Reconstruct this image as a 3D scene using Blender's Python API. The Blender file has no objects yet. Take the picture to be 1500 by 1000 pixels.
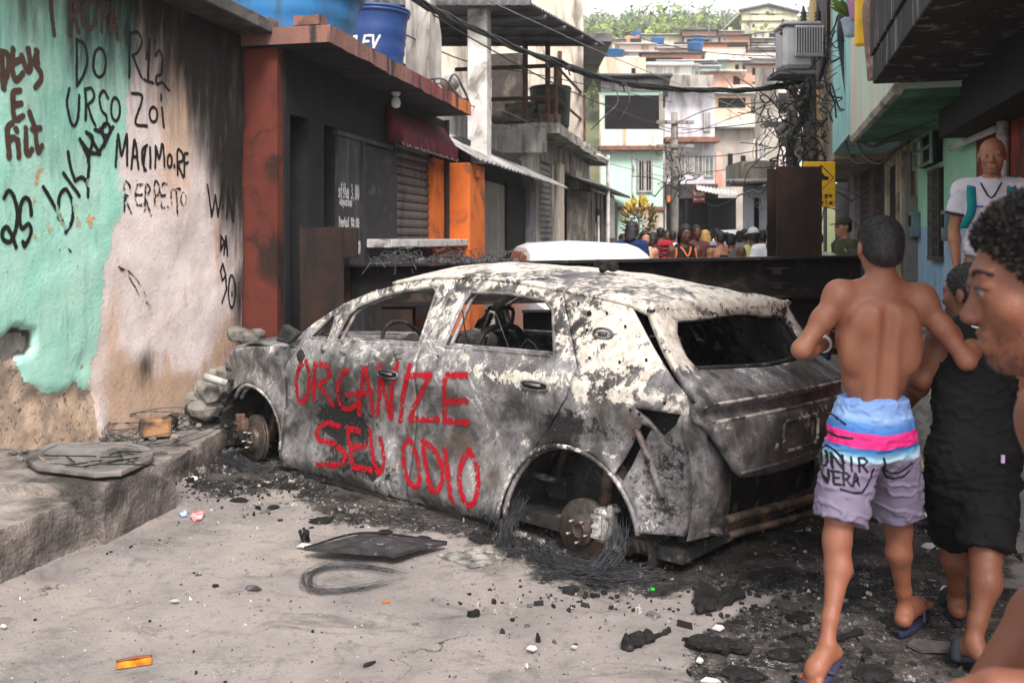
import bpy, bmesh, math, random
import numpy as np
from mathutils import Vector, Matrix
from mathutils.geometry import delaunay_2d_cdt

SC = bpy.context.scene
COL = SC.collection
R_ = math.radians
# ------------------------------------------------------------------ camera
EYE = 1.48          # eye height of the photographer
FPX = 1350.0        # focal length in pixels of the 1500 px wide photograph
cam = bpy.data.cameras.new("camera"); cam_o = bpy.data.objects.new("camera", cam); COL.objects.link(cam_o)
cam_o.location = (0, 0, EYE); cam_o.rotation_euler = (R_(90), 0, 0)
cam.sensor_width = 36; cam.lens = 36 * FPX / 1500; cam.shift_y = -0.1
cam.clip_start = 0.05; cam.clip_end = 3000
cam.dof.use_dof = True; cam.dof.focus_distance = 4.6; cam.dof.aperture_fstop = 5.6
SC.camera = cam_o
# ------------------------------------------------------------------ world, sun, exposure
SUN_EL, SUN_AZ = R_(50), R_(166)     # azimuth measured clockwise from +Y
world = bpy.data.worlds.new("World"); SC.world = world; world.use_nodes = True
wn = world.node_tree; bg = wn.nodes["Background"]
sky = wn.nodes.new("ShaderNodeTexSky"); sky.sky_type = 'NISHITA'; sky.sun_disc = False
sky.sun_elevation = SUN_EL; sky.sun_rotation = SUN_AZ; sky.dust_density = 1.0; sky.air_density = 1.2; sky.ozone_density = 0.6
hs = wn.nodes.new("ShaderNodeHueSaturation"); hs.inputs["Saturation"].default_value = 0.12   # a white overcast
wn.links.new(sky.outputs[0], hs.inputs["Color"]); wn.links.new(hs.outputs[0], bg.inputs["Color"])
bg.inputs["Strength"].default_value = 0.095
sun = bpy.data.lights.new("sun", 'SUN'); sun.energy = 1.5; sun.angle = R_(20); sun.color = (1.0, 0.925, 0.875)
sun_o = bpy.data.objects.new("sun", sun); COL.objects.link(sun_o)
sd = Vector((math.sin(SUN_AZ) * math.cos(SUN_EL), math.cos(SUN_AZ) * math.cos(SUN_EL), math.sin(SUN_EL)))
sun_o.rotation_euler = sd.to_track_quat('Z', 'Y').to_euler()
vs = SC.view_settings; vs.view_transform = 'Standard'; vs.look = 'None'; vs.exposure = 2.0; vs.gamma = 1.0
SC.render.engine = 'CYCLES'
SC.cycles.max_bounces = 6; SC.cycles.diffuse_bounces = 3; SC.cycles.transparent_max_bounces = 12
SC.cycles.use_denoising = True

# ------------------------------------------------------------------ geometry helpers
def P(px, py, Y):
    """the place at distance Y that the photograph shows at (px, py)"""
    return np.array([(px - 750) / FPX * Y, Y, EYE - (py - 350) / FPX * Y])
def G(px, py, z=0.0):
    """the place at height z that the photograph shows at (px, py)"""
    return P(px, py, FPX * (EYE - z) / (py - 350))

def vnoise(p, seed=0):
    """value noise, p (...,3) -> 0..1"""
    p = np.asarray(p, float); i = np.floor(p).astype(np.int64); f = p - i; f = f * f * (3 - 2 * f)
    def h(x, y, z):
        n = (x * 374761393 + y * 668265263 + z * 2147483647 + seed * 1274126177) & 0xffffffff
        n = ((n ^ (n >> 13)) * 1274126177) & 0xffffffff
        n = ((n ^ (n >> 15)) * 2246822519) & 0xffffffff
        return ((n ^ (n >> 16)) & 0xffff) / 65535.0
    r = 0
    for dx in (0, 1):
        for dy in (0, 1):
            for dz in (0, 1):
                w = (f[..., 0] if dx else 1 - f[..., 0]) * (f[..., 1] if dy else 1 - f[..., 1]) * (f[..., 2] if dz else 1 - f[..., 2])
                r = r + w * h(i[..., 0] + dx, i[..., 1] + dy, i[..., 2] + dz)
    return r
def fbm(p, seed=0, oct=4, gain=.5):
    p = np.asarray(p, float); a = 1; s = 0; t = 0
    for o in range(oct):
        s = s + a * vnoise(p * 2 ** o, seed + o); t += a; a *= gain
    return s / t
def sstep(a, b, x):
    t = np.clip((np.asarray(x, float) - a) / (b - a), 0, 1); return t * t * (3 - 2 * t)

ORIG = {}
def origin(o):
    return ORIG.get(o.name, np.zeros(3)) if o is not None else np.zeros(3)
def thing(name, label, cat, loc=(0, 0, 0), group=None, kind=None):
    o = bpy.data.objects.new(name, None); COL.objects.link(o); o.location = loc; o.empty_display_size = .2
    ORIG[o.name] = np.array(loc, float); return tag(o, label, cat, group, kind)
def tag(o, label=None, cat=None, group=None, kind=None):
    if label: o["label"] = label
    if cat: o["category"] = cat
    if group: o["group"] = group
    if kind: o["kind"] = kind
    return o
def mesh(name, v, f, m, parent=None, smooth=False, attrs=None, loc=None, label=None):
    """link world-space geometry as one object; children get coordinates relative to their thing"""
    v = np.asarray(v, float).reshape(-1, 3)
    if parent is not None: org = origin(parent)
    elif loc is not None: org = np.array(loc, float)
    else: org = v.mean(0) * [1, 1, 0] + [0, 0, v[:, 2].min()] if len(v) else np.zeros(3)
    me = bpy.data.meshes.new(name)
    me.from_pydata((v - org).tolist(), [], [tuple(int(i) for i in q) for q in f])
    for k, a in (attrs or {}).items():
        a = np.asarray(a, float)
        if a.ndim == 1:
            at = me.attributes.new(k, 'FLOAT', 'POINT'); at.data.foreach_set("value", a)
        else:
            at = me.attributes.new(k, 'FLOAT_COLOR', 'POINT'); at.data.foreach_set("color", np.c_[a[:, :3], np.ones(len(a))].ravel())
    me.validate()
    if smooth: me.polygons.foreach_set("use_smooth", [True] * len(me.polygons))
    o = bpy.data.objects.new(name, me); COL.objects.link(o)
    ms = m if isinstance(m, (list, tuple)) else [m]
    for x in ms: me.materials.append(x)
    if parent is not None: o.parent = parent; ORIG[o.name] = org
    else: o.location = org; ORIG[o.name] = org
    if label: o["label"] = label
    return o

class MB:
    """collects shapes, then links them as ONE mesh object"""
    def __init__(s): s.v = []; s.f = []; s.n = 0
    def add(s, v, f):
        v = np.asarray(v, float).reshape(-1, 3); s.v.append(v); s.f += [tuple(int(i) + s.n for i in q) for q in f]; s.n += len(v); return s
    def box(s, c, size, ax=None, bev=0.0):
        """box centred at c; ax = 3 axis vectors"""
        c = np.asarray(c, float); h = np.asarray(size, float) / 2
        ax = np.eye(3) if ax is None else np.asarray(ax, float)
        if bev <= 0:
            v = [c + ax[0] * x * h[0] + ax[1] * y * h[1] + ax[2] * z * h[2] for x in (-1, 1) for y in (-1, 1) for z in (-1, 1)]
            return s.add(v, [(0, 1, 3, 2), (4, 6, 7, 5), (0, 4, 5, 1), (2, 3, 7, 6), (0, 2, 6, 4), (1, 5, 7, 3)])
        bm = bmesh.new(); bmesh.ops.create_cube(bm, size=1)
        for q in bm.verts: q.co = Vector((q.co.x * 2 * h[0], q.co.y * 2 * h[1], q.co.z * 2 * h[2]))
        bmesh.ops.bevel(bm, geom=bm.edges[:], offset=bev, segments=1, affect='EDGES', profile=.5)
        bm.verts.ensure_lookup_table(); bm.verts.index_update()
        v = np.array([q.co for q in bm.verts]) @ ax + c; f = [[q.index for q in p.verts] for p in bm.faces]; bm.free()
        return s.add(v, f)
    def bx(s, a, b, bev=0.0):
        a = np.asarray(a, float); b = np.asarray(b, float); return s.box((a + b) / 2, np.abs(b - a), None, bev)
    def tube(s, pts, r, n=8, cap=True, closed=False):
        pts = np.asarray(pts, float); m = len(pts); r = np.broadcast_to(np.asarray(r, float), (m,))
        tn = np.gradient(pts, axis=0) if m > 2 else np.repeat((pts[1] - pts[0])[None], 2, 0)
        tn = tn / (np.linalg.norm(tn, axis=1)[:, None] + 1e-9)
        up = np.array([0, 0, 1.0]) if abs(tn[0][2]) < .9 else np.array([1.0, 0, 0])
        v = []
        for i in range(m):
            a = np.cross(tn[i], up); 
            if np.linalg.norm(a) < 1e-4: a = np.cross(tn[i], [0.3, 1, .2])
            a /= np.linalg.norm(a); b = np.cross(a, tn[i]); up = b
            for k in range(n):
                t = 2 * math.pi * k / n; v.append(pts[i] + r[i] * (math.cos(t) * a + math.sin(t) * b))
        f = [(i * n + k, i * n + (k + 1) % n, (i + 1) * n + (k + 1) % n, (i + 1) * n + k) for i in range(m - 1) for k in range(n)]
        if cap: f += [tuple(range(n - 1, -1, -1)), tuple((m - 1) * n + k for k in range(n))]
        return s.add(v, f)
    def lathe(s, prof, c, axis=(0, 0, 1), n=24):
        """prof = [(r, h)...] turned about axis through c"""
        ax = np.asarray(axis, float); ax /= np.linalg.norm(ax)
        a = np.cross(ax, [0, 0, 1]) if abs(ax[2]) < .9 else np.cross(ax, [1, 0, 0]); a /= np.linalg.norm(a); b = np.cross(ax, a)
        v = [np.asarray(c) + ax * h + r * (math.cos(2 * math.pi * k / n) * a + math.sin(2 * math.pi * k / n) * b) for r, h in prof for k in range(n)]
        m = len(prof)
        f = [(i * n + k, i * n + (k + 1) % n, (i + 1) * n + (k + 1) % n, (i + 1) * n + k) for i in range(m - 1) for k in range(n)]
        f += [tuple(range(n - 1, -1, -1)), tuple((m - 1) * n + k for k in range(n))]
        return s.add(v, f)
    def prism(s, poly, d):
        """poly = 3-D outline, extruded by vector d"""
        poly = np.asarray(poly, float); n = len(poly); d = np.asarray(d, float)
        return s.add(np.r_[poly, poly + d], [tuple(range(n)), tuple(range(2 * n - 1, n - 1, -1))] + [(k, k + n, (k + 1) % n + n, (k + 1) % n) for k in range(n)])
    def sheet(s, p00, p10, p11, p01, nu=1, nv=1, fn=None):
        """quad sheet; fn(u, v) -> offset vector"""
        p00, p10, p11, p01 = [np.asarray(q, float) for q in (p00, p10, p11, p01)]
        v = []
        for j in range(nv + 1):
            for i in range(nu + 1):
                a, b = i / nu, j / nv
                q = (p00 * (1 - a) + p10 * a) * (1 - b) + (p01 * (1 - a) + p11 * a) * b
                v.append(q if fn is None else q + fn(a, b))
        w = nu + 1
        return s.add(v, [(j * w + i, j * w + i + 1, (j + 1) * w + i + 1, (j + 1) * w + i) for j in range(nv) for i in range(nu)])
    def rock(s, c, r, seed=0, squash=(1, 1, 1)):
        bm = bmesh.new(); bmesh.ops.create_icosphere(bm, subdivisions=2, radius=1)
        v = np.array([q.co for q in bm.verts]); f = [[q.index for q in p.verts] for p in bm.faces]; bm.free()
        v = np.sign(v) * np.abs(v) ** .8
        v = v * (.62 + .75 * fbm(v * 1.3 + seed * 7.7, seed, 3))[:, None] * np.array(squash)
        a = random.Random(seed).uniform(0, 6.28); ca, sa = math.cos(a), math.sin(a)
        v = v @ np.array([[ca, sa, 0], [-sa, ca, 0], [0, 0, 1]])
        return s.add(v * r + np.asarray(c), f)
    def build(s, name, m, parent=None, smooth=False, attrs=None, loc=None, label=None):
        return mesh(name, np.concatenate(s.v) if s.v else np.zeros((0, 3)), s.f, m, parent, smooth, attrs, loc, label)

def solidify(o, t, off=-1):
    md = o.modifiers.new("solid", 'SOLIDIFY'); md.thickness = t; md.offset = off; return o
def bevel(o, w, seg=2, ang=40):
    md = o.modifiers.new("bevel", 'BEVEL'); md.width = w; md.segments = seg; md.limit_method = 'ANGLE'; md.angle_limit = R_(ang); return o
def dup(root, loc, label=None, group=None):
    """a copy of a thing with copies of its parts and sub-parts"""
    r = root.copy(); COL.objects.link(r); r.location = loc
    if label: r["label"] = label
    if group: r["group"] = group
    for ch in list(root.children):
        c = ch.copy(); COL.objects.link(c); c.parent = r
        for g in list(ch.children):
            d = g.copy(); COL.objects.link(d); d.parent = c
    return r

# ------------------------------------------------------------------ material helpers
def mat(name):
    m = bpy.data.materials.new(name); m.use_nodes = True; nt = m.node_tree
    return m, nt, nt.nodes["Principled BSDF"]
def nd(nt, t, props=None, **inp):
    n = nt.nodes.new(t)
    for k, v in (props or {}).items(): setattr(n, k, v)
    for k, v in inp.items():
        key = int(k[1:]) if k[0] == 'i' and k[1:].isdigit() else k.replace('_', ' ')
        s = n.inputs[key]
        if isinstance(v, bpy.types.NodeSocket): nt.links.new(v, s)
        else:
            if isinstance(v, (tuple, list)) and len(v) == 3 and s.type == 'RGBA': v = (*v, 1)
            s.default_value = v
    return n
def pos(nt): return nd(nt, "ShaderNodeNewGeometry").outputs["Position"]
def objc(nt): return nd(nt, "ShaderNodeTexCoord").outputs["Object"]
def noise(nt, vec, scale, detail=4, rough=.55, dist=0.0): return nd(nt, "ShaderNodeTexNoise", Vector=vec, Scale=scale, Detail=detail, Roughness=rough, Distortion=dist).outputs["Fac"]
def stretch(nt, vec, s): return nd(nt, "ShaderNodeVectorMath", {"operation": 'MULTIPLY'}, i0=vec, i1=s).outputs[0]
def ramp(nt, fac, stops, interp='LINEAR'):
    n = nd(nt, "ShaderNodeValToRGB", Fac=fac); n.color_ramp.interpolation = interp
    e = n.color_ramp.elements
    while len(e) < len(stops): e.new(.5)
    for q, (p, c) in zip(e, stops): q.position = p; q.color = (*c, 1) if len(c) == 3 else c
    return n.outputs["Color"]
def mx(nt, fac, a, b, mode='MIX'):
    n = nd(nt, "ShaderNodeMix", {"data_type": 'RGBA', "blend_type": mode}, i0=fac, i6=a, i7=b); return n.outputs[2]
def ma(nt, op, a, b=0.0, clamp=False): return nd(nt, "ShaderNodeMath", {"operation": op, "use_clamp": clamp}, i0=a, i1=b).outputs[0]
def mr(nt, x, a, b, lo=0.0, hi=1.0): return nd(nt, "ShaderNodeMapRange", {"interpolation_type": 'SMOOTHSTEP'}, Value=x, From_Min=a, From_Max=b, To_Min=lo, To_Max=hi).outputs[0]
def attr(nt, name): return nd(nt, "ShaderNodeAttribute", {"attribute_name": name}).outputs["Fac"]
def attrc(nt, name): return nd(nt, "ShaderNodeAttribute", {"attribute_name": name}).outputs["Color"]
def bump(nt, b, h, strength=.3, dist=.01): nt.links.new(nd(nt, "ShaderNodeBump", Height=h, Strength=strength, Distance=dist).outputs[0], b.inputs["Normal"])
def put(nt, b, **kw):
    for k, v in kw.items():
        s = b.inputs[k.replace('_', ' ')]
        if isinstance(v, bpy.types.NodeSocket): nt.links.new(v, s)
        else: s.default_value = (*v, 1) if isinstance(v, (tuple, list)) and len(v) == 3 else v
_mc = {}
def plain(name, col, col2=None, sc=4.0, rough=.8, metal=0.0, dirt=None, damt=.5, dsc=2.0, bmp=.25, bsc=60, bd=.006, streak=False, obj=False, spec=.3):
    """weathered surface: two tones by noise, dirt patches, fine relief"""
    if name in _mc: return _mc[name]
    m, nt, b = mat(name); v = objc(nt) if obj else pos(nt)
    col2 = col2 or tuple(c * .7 for c in col)
    c = mx(nt, mr(nt, noise(nt, v, sc, 6, .6), .35, .65), col, col2)
    if dirt:
        vv = stretch(nt, v, (1, 1, .18)) if streak else v
        c = mx(nt, mr(nt, noise(nt, vv, dsc * (2.5 if streak else 1), 7, .65, .4), .62 - damt * .3, .72 - damt * .1), c, dirt)
    put(nt, b, Base_Color=c, Roughness=rough, Metallic=metal, Specular_IOR_Level=spec)
    if bmp: bump(nt, b, noise(nt, v, bsc, 5, .6), bmp, bd)
    _mc[name] = m; return m

# ------------------------------------------------------------------ lettering: strokes in a unit box, y down
GL = {'A': [[(0, 1), (.45, 0), (.55, 0), (1, 1)], [(.2, .62), (.82, .62)]], 'B': [[(0, 0), (0, 1), (.7, .95), (.9, .75), (.6, .5), (0, .5)], [(0, 0), (.6, .03), (.8, .25), (.6, .5)]],
 'C': [[(.95, .15), (.6, 0), (.2, .15), (0, .5), (.2, .88), (.6, 1), (.95, .85)]], 'D': [[(.05, 0), (.05, 1), (.55, .92), (.95, .6), (.9, .3), (.5, .04), (.05, 0)]],
 'E': [[(.95, 0), (.1, .02), (.05, .5), (.05, 1), (1, .97)], [(.05, .5), (.8, .48)]], 'F': [[(.95, 0), (.1, .03), (.05, 1)], [(.05, .48), (.75, .46)]],
 'G': [[(.9, .12), (.55, 0), (.15, .2), (0, .55), (.2, .92), (.6, 1), (.95, .85), (.98, .52), (.55, .54)]], 'H': [[(0, 0), (0, 1)], [(1, 0), (1, 1)], [(0, .5), (1, .5)]],
 'I': [[(.5, 0), (.5, 1)]], 'i': [[(.5, .3), (.5, 1)], [(.5, .02), (.5, .08)]], 'K': [[(.05, 0), (.05, 1)], [(.9, 0), (.05, .6)], [(.3, .42), (.95, 1)]], 'L': [[(.05, 0), (.05, 1), (.9, .98)]],
 'M': [[(0, 1), (.1, 0), (.5, .65), (.88, 0), (1, 1)]], 'N': [[(0, 1), (.05, 0), (.92, 1), (1, 0)]], 'O': [[(.5, 0), (.12, .2), (0, .55), (.15, .9), (.5, 1), (.87, .85), (1, .5), (.85, .15), (.5, 0)]],
 'P': [[(.05, 1), (.05, .02), (.65, .02), (.95, .22), (.75, .5), (.05, .55)]], 'R': [[(.05, 1), (.05, .02), (.6, .02), (.92, .22), (.65, .48), (.08, .54)], [(.4, .52), (1, 1)]],
 'S': [[(.95, .12), (.55, 0), (.1, .15), (.12, .38), (.85, .6), (.95, .82), (.5, 1), (0, .9)]], 'T': [[(0, 0), (1, 0)], [(.5, 0), (.5, 1)]], 'U': [[(0, 0), (.05, .7), (.3, 1), (.7, .98), (.95, .7), (1, 0)]],
 'V': [[(0, 0), (.5, 1), (1, 0)]], 'W': [[(0, 0), (.25, 1), (.5, .35), (.72, 1), (1, 0)]], 'Y': [[(0, 0), (.5, .5), (1, 0)], [(.5, .5), (.5, 1)]], 'Z': [[(0, .05), (.95, 0), (.05, 1), (1, .96)]],
 '0': [[(.5, 0), (.1, .25), (.05, .7), (.4, 1), (.85, .8), (.95, .3), (.5, 0)]], '1': [[(.2, .2), (.55, 0), (.55, 1)]], '2': [[(.05, .2), (.4, 0), (.85, .15), (.8, .42), (.05, 1), (1, .95)]],
 '3': [[(.1, .1), (.5, 0), (.85, .2), (.45, .46), (.95, .72), (.55, 1), (.05, .9)]], '5': [[(.9, 0), (.2, .02), (.15, .45), (.7, .42), (.95, .7), (.6, 1), (.05, .92)]], '6': [[(.8, 0), (.2, .4), (.05, .75), (.4, 1), (.85, .8), (.7, .55), (.1, .68)]],
 '8': [[(.5, .48), (.15, .25), (.5, 0), (.85, .25), (.5, .48), (.05, .75), (.5, 1), (.95, .75), (.5, .48)]], '9': [[(.9, .2), (.5, 0), (.1, .22), (.4, .48), (.9, .25), (.85, .6), (.5, 1)]],
 '$': [[(.9, .2), (.5, .1), (.1, .25), (.9, .7), (.5, .88), (.05, .8)], [(.5, 0), (.5, 1)]], '.': [[(.4, .95), (.55, .98)]], ',': [[(.5, .9), (.35, 1.1)]], ':': [[(.5, .35), (.5, .4)], [(.5, .85), (.5, .9)]], '-': [[(.1, .5), (.9, .5)]],
 'a': [[(.9, .45), (.4, .35), (.05, .7), (.35, 1), (.85, .75), (.9, .4), (1, 1)]], 'c': [[(.95, .45), (.4, .36), (.05, .7), (.4, 1), (.95, .9)]], 'd': [[(.85, .45), (.3, .4), (.05, .7), (.4, 1), (.85, .8)], [(.88, 0), (.9, 1)]], 'e': [[(.05, .68), (.9, .62), (.6, .36), (.15, .5), (.1, .85), (.5, 1), (.95, .9)]],
 'f': [[(.9, .1), (.55, 0), (.4, .3), (.35, 1.15)], [(.05, .45), (.85, .42)]], 'g': [[(.85, .45), (.3, .38), (.1, .65), (.45, .85), (.85, .6), (.85, 1.15), (.4, 1.3), (.1, 1.2)]], 'h': [[(.1, 0), (.1, 1)], [(.1, .6), (.5, .4), (.85, .6), (.9, 1)]], 'l': [[(.5, 0), (.5, 1)]], 'm': [[(.02, 1), (.05, .4), (.25, .4), (.45, .55), (.48, 1)], [(.48, .55), (.75, .4), (.95, .6), (1, 1)]],
 'n': [[(.1, 1), (.1, .42), (.5, .4), (.88, .6), (.9, 1)]], 'o': [[(.5, .38), (.1, .6), (.3, 1), (.75, .95), (.9, .6), (.5, .38)]], 'p': [[(.1, .4), (.1, 1.3)], [(.1, .5), (.6, .38), (.9, .65), (.5, .95), (.1, .85)]], 'r': [[(.15, .4), (.2, 1)], [(.2, .6), (.55, .4), (.9, .48)]], 's': [[(.9, .45), (.4, .38), (.15, .55), (.85, .75), (.6, 1), (.1, .95)]],
 't': [[(.5, .05), (.45, .85), (.9, 1)], [(.1, .35), (.9, .33)]], 'u': [[(.1, .4), (.15, .85), (.5, 1), (.85, .8)], [(.88, .4), (.92, 1)]], 'v': [[(.1, .4), (.5, 1), (.9, .4)]]}
def glyph(ch, x0, y0, x1, y1, sk=0.0):
    """strokes of a letter in a picture-style box; sk tilts the baseline"""
    return [[(x0 + a * (x1 - x0), y0 + b * (y1 - y0) + sk * a * (x1 - x0)) for a, b in st] for st in GL[ch]]
def word(txt, x0, y0, x1, y1, sk=0.0, gap=.28):
    n = len(txt); w = (x1 - x0) / (n + gap * (n - 1)); out = []
    for i, ch in enumerate(txt):
        xa = x0 + i * w * (1 + gap)
        if ch != ' ': out += glyph(ch, xa, y0 + sk * (xa - x0), xa + w, y1 + sk * (xa - x0), sk)
    return out
def smooth_line(pts, n=6):
    """Catmull-Rom through the points"""
    p = np.asarray(pts, float)
    if len(p) < 3: return p
    q = np.r_[[2 * p[0] - p[1]], p, [2 * p[-1] - p[-2]]]; out = []
    for i in range(1, len(q) - 2):
        for k in range(n):
            t = k / n; a, b, c, d = q[i - 1], q[i], q[i + 1], q[i + 2]
            out.append(.5 * ((2 * b) + (c - a) * t + (2 * a - 5 * b + 4 * c - d) * t * t + (3 * b - a - 3 * c + d) * t ** 3))
    out.append(p[-1]); return np.array(out)
def paint(name, strokes, r, cell, surf, m, parent, soft=.6, amp=1.0, jitter=.15, label=None):
    """sprayed or brushed paint: a thin film on the surface. strokes are 2-D polylines in surface metres, surf(uv) -> world points"""
    segs = []
    for st in strokes:
        q = np.asarray(st, float)
        if len(q) == 1: q = np.r_[q, q + .002]
        segs.append(np.c_[q[:-1], q[1:]])
    S = np.concatenate(segs); R = r * (1 + soft)
    cells = {}
    for a0, b0, a1, b1 in S:
        i0, i1 = int(math.floor((min(a0, a1) - R) / cell)), int(math.ceil((max(a0, a1) + R) / cell))
        j0, j1 = int(math.floor((min(b0, b1) - R) / cell)), int(math.ceil((max(b0, b1) + R) / cell))
        I, J = np.meshgrid(np.arange(i0, i1 + 1), np.arange(j0, j1 + 1), indexing='ij')
        x = I * cell; y = J * cell; dx, dy = a1 - a0, b1 - b0
        t = np.clip(((x - a0) * dx + (y - b0) * dy) / (dx * dx + dy * dy + 1e-12), 0, 1)
        d = np.hypot(x - a0 - t * dx, y - b0 - t * dy)
        for i, j, dd in zip(I.ravel(), J.ravel(), d.ravel()):
            if dd < R and dd < cells.get((i, j), 9): cells[(i, j)] = dd
    keys = list(cells); idx = {k: n for n, k in enumerate(keys)}
    uv = np.array(keys, float) * cell; d = np.array([cells[k] for k in keys])
    wob = fbm(np.c_[uv / (r * 1.5), np.zeros(len(uv))], 5, 3) - .5
    al = amp * (1 - sstep(r * (1 - soft * .6), R * .98, d + wob * r * jitter * 4))
    f = [(idx[(i, j)], idx[(i + 1, j)], idx[(i + 1, j + 1)], idx[(i, j + 1)]) for i, j in keys if (i + 1, j) in idx and (i + 1, j + 1) in idx and (i, j + 1) in idx]
    return mesh(name, surf(uv), f, m, parent, True, {"alpha": al}, label=label)
def paint_mat(name, col, thin=.0, rough=.6, patch=14):
    m, nt, b = mat(name); v = pos(nt); out = nt.nodes["Material Output"]
    put(nt, b, Base_Color=mx(nt, noise(nt, v, 25, 4), col, tuple(c * .6 for c in col)), Roughness=rough, Specular_IOR_Level=.25)
    a = attr(nt, "alpha")
    w = mr(nt, noise(nt, v, patch, 6, .65), .38 + thin * .2, .5 + thin * .2, 1 - thin if thin < .01 else .15, 1.0)
    a = ma(nt, 'MULTIPLY', a, w) if thin > 0 else a
    sp = ma(nt, 'ADD', ma(nt, 'MULTIPLY', ma(nt, 'SUBTRACT', noise(nt, v, 260, 2, .6), .5), .5), a)
    a = ma(nt, 'MULTIPLY', mr(nt, sp, .08, .85), mr(nt, a, 0.0, .12))
    t = nd(nt, "ShaderNodeBsdfTransparent"); s = nd(nt, "ShaderNodeMixShader", i0=a, i1=t.outputs[0], i2=b.outputs[0])
    nt.links.new(s.outputs[0], out.inputs["Surface"]); return m
# ================================================================== THE SETTING: ground, pavement
def polysd(p, poly):
    """signed distance to a polygon, positive inside"""
    p = np.asarray(p, float); q = np.asarray(poly, float); d = np.full(len(p), 1e9); ins = np.zeros(len(p), bool)
    for a, b in zip(q, np.roll(q, -1, 0)):
        e = b - a; w = p - a; t = np.clip((w @ e) / (e @ e + 1e-12), 0, 1)
        d = np.minimum(d, np.hypot(*(w - t[:, None] * e).T))
        c = (a[1] > p[:, 1]) != (b[1] > p[:, 1])
        ins ^= c & (p[:, 0] < (b[0] - a[0]) * (p[:, 1] - a[1]) / (b[1] - a[1] + 1e-12) + a[0])
    return np.where(ins, d, -d)
def gpoly(px): return np.array([G(x, y)[:2] for x, y in px])
SOOT_A = np.r_[gpoly([(268, 668), (262, 705), (300, 735), (400, 722), (520, 768), (640, 786), (735, 806), (790, 850), (850, 874), (960, 880), (1060, 868), (1180, 890), (1500, 860), (1500, 690)]), [[3.2, 8.5], [-1.6, 8.5]]]
SOOT_B = gpoly([(1004, 932), (1004, 1060), (1500, 1060), (1500, 850), (1180, 860), (1040, 905)])
def soot_at(xy):
    n = fbm(np.c_[xy * 1.6, np.zeros(len(xy))], 3, 4) - .5; n2 = fbm(np.c_[xy * 7, np.ones(len(xy))], 9, 4) - .5
    a = sstep(-.10, .16, polysd(xy, SOOT_A) + n * .30 + n2 * .22)
    b = sstep(-.02, .04, polysd(xy, SOOT_B) + n2 * .06 + n * .05) * .62
    return np.maximum(a, b)
def gheight(xy):
    n = fbm(np.c_[xy * .8, np.zeros(len(xy))], 21, 3) - .5; n2 = fbm(np.c_[xy * 9, np.zeros(len(xy))], 22, 4) - .5
    s = soot_at(xy)
    return n * .035 + n2 * (.006 + .022 * s) - .010 * sstep(.0, .03, polysd(xy, SOOT_B))
def ground_mat():
    m, nt, b = mat("road"); v = pos(nt); s = attr(nt, "soot")
    c = mx(nt, mr(nt, noise(nt, v, 1.3, 5, .6), .35, .68), (.310, .272, .256), (.190, .170, .163))
    c = mx(nt, mr(nt, noise(nt, v, .7, 4, .6, .6), .5, .68), c, (.345, .292, .26))
    c = mx(nt, mr(nt, noise(nt, v, 5, 8, .72, .6), .50, .70, 0, .75), c, (.13, .12, .115))
    c = mx(nt, mr(nt, noise(nt, v, 24, 7, .75), .54, .68, 0, .7), c, (.10, .093, .09))
    ck = nd(nt, 'ShaderNodeTexVoronoi', {'feature': 'DISTANCE_TO_EDGE'}, Vector=nd(nt, 'ShaderNodeVectorMath', {'operation': 'ADD'}, i0=v, i1=nd(nt, 'ShaderNodeTexNoise', Vector=v, Scale=3.0, Detail=6).outputs['Color']).outputs[0], Scale=.55).outputs['Distance']
    c = mx(nt, ma(nt, 'MULTIPLY', mr(nt, ck, .006, .001), mr(nt, noise(nt, v, 1.1, 3), .5, .6)), c, (.05, .045, .043))
    c = mx(nt, mr(nt, noise(nt, v, 120, 3, .7), .58, .72, 0, .7), c, (.12, .11, .108))
    c = mx(nt, mr(nt, noise(nt, v, 95, 3, .7), .66, .74, 0, .8), c, (.56, .53, .50))
    c = mx(nt, ma(nt, 'MULTIPLY', mr(nt, noise(nt, stretch(nt, v, (1, 2.2, 1)), 1.7, 8, .7, .8), .54, .70), .7), c, (.085, .077, .073))
    # soot with ragged borders, and ash flakes in it
    e = ma(nt, 'ADD', s, ma(nt, 'MULTIPLY', ma(nt, 'SUBTRACT', noise(nt, v, 22, 6, .7), .5), 1.1))
    blk = ramp(nt, noise(nt, v, 16, 9, .78, .4), [(.33, (.005, .0048, .0048)), (.48, (.014, .013, .0125)), (.58, (.045, .040, .037)), (.70, (.12, .107, .098))]); blk = mx(nt, mr(nt, noise(nt, v, 130, 4, .75), .58, .66), blk, (.20, .185, .17)); blk = mx(nt, mr(nt, noise(nt, v, 3.0, 5, .65), .45, .62, 0, .75), blk, (.085, .074, .067))
    c = mx(nt, mr(nt, e, .30, .62), c, blk)
    fl = ma(nt, 'MULTIPLY', mr(nt, noise(nt, v, 46, 6, .75, .5), .57, .64), mr(nt, noise(nt, v, 2.6, 4, .6), .38, .62))
    c = mx(nt, ma(nt, 'MULTIPLY', fl, mr(nt, s, .15, .6)), c, (.50, .46, .43))
    put(nt, b, Base_Color=c, Roughness=.92, Specular_IOR_Level=.2)
    h = ma(nt, 'ADD', noise(nt, v, 70, 6, .7), ma(nt, 'MULTIPLY', noise(nt, v, 260, 2, .6), .35))
    bump(nt, b, h, .8, .012); return m
ROAD = ground_mat()
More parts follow.
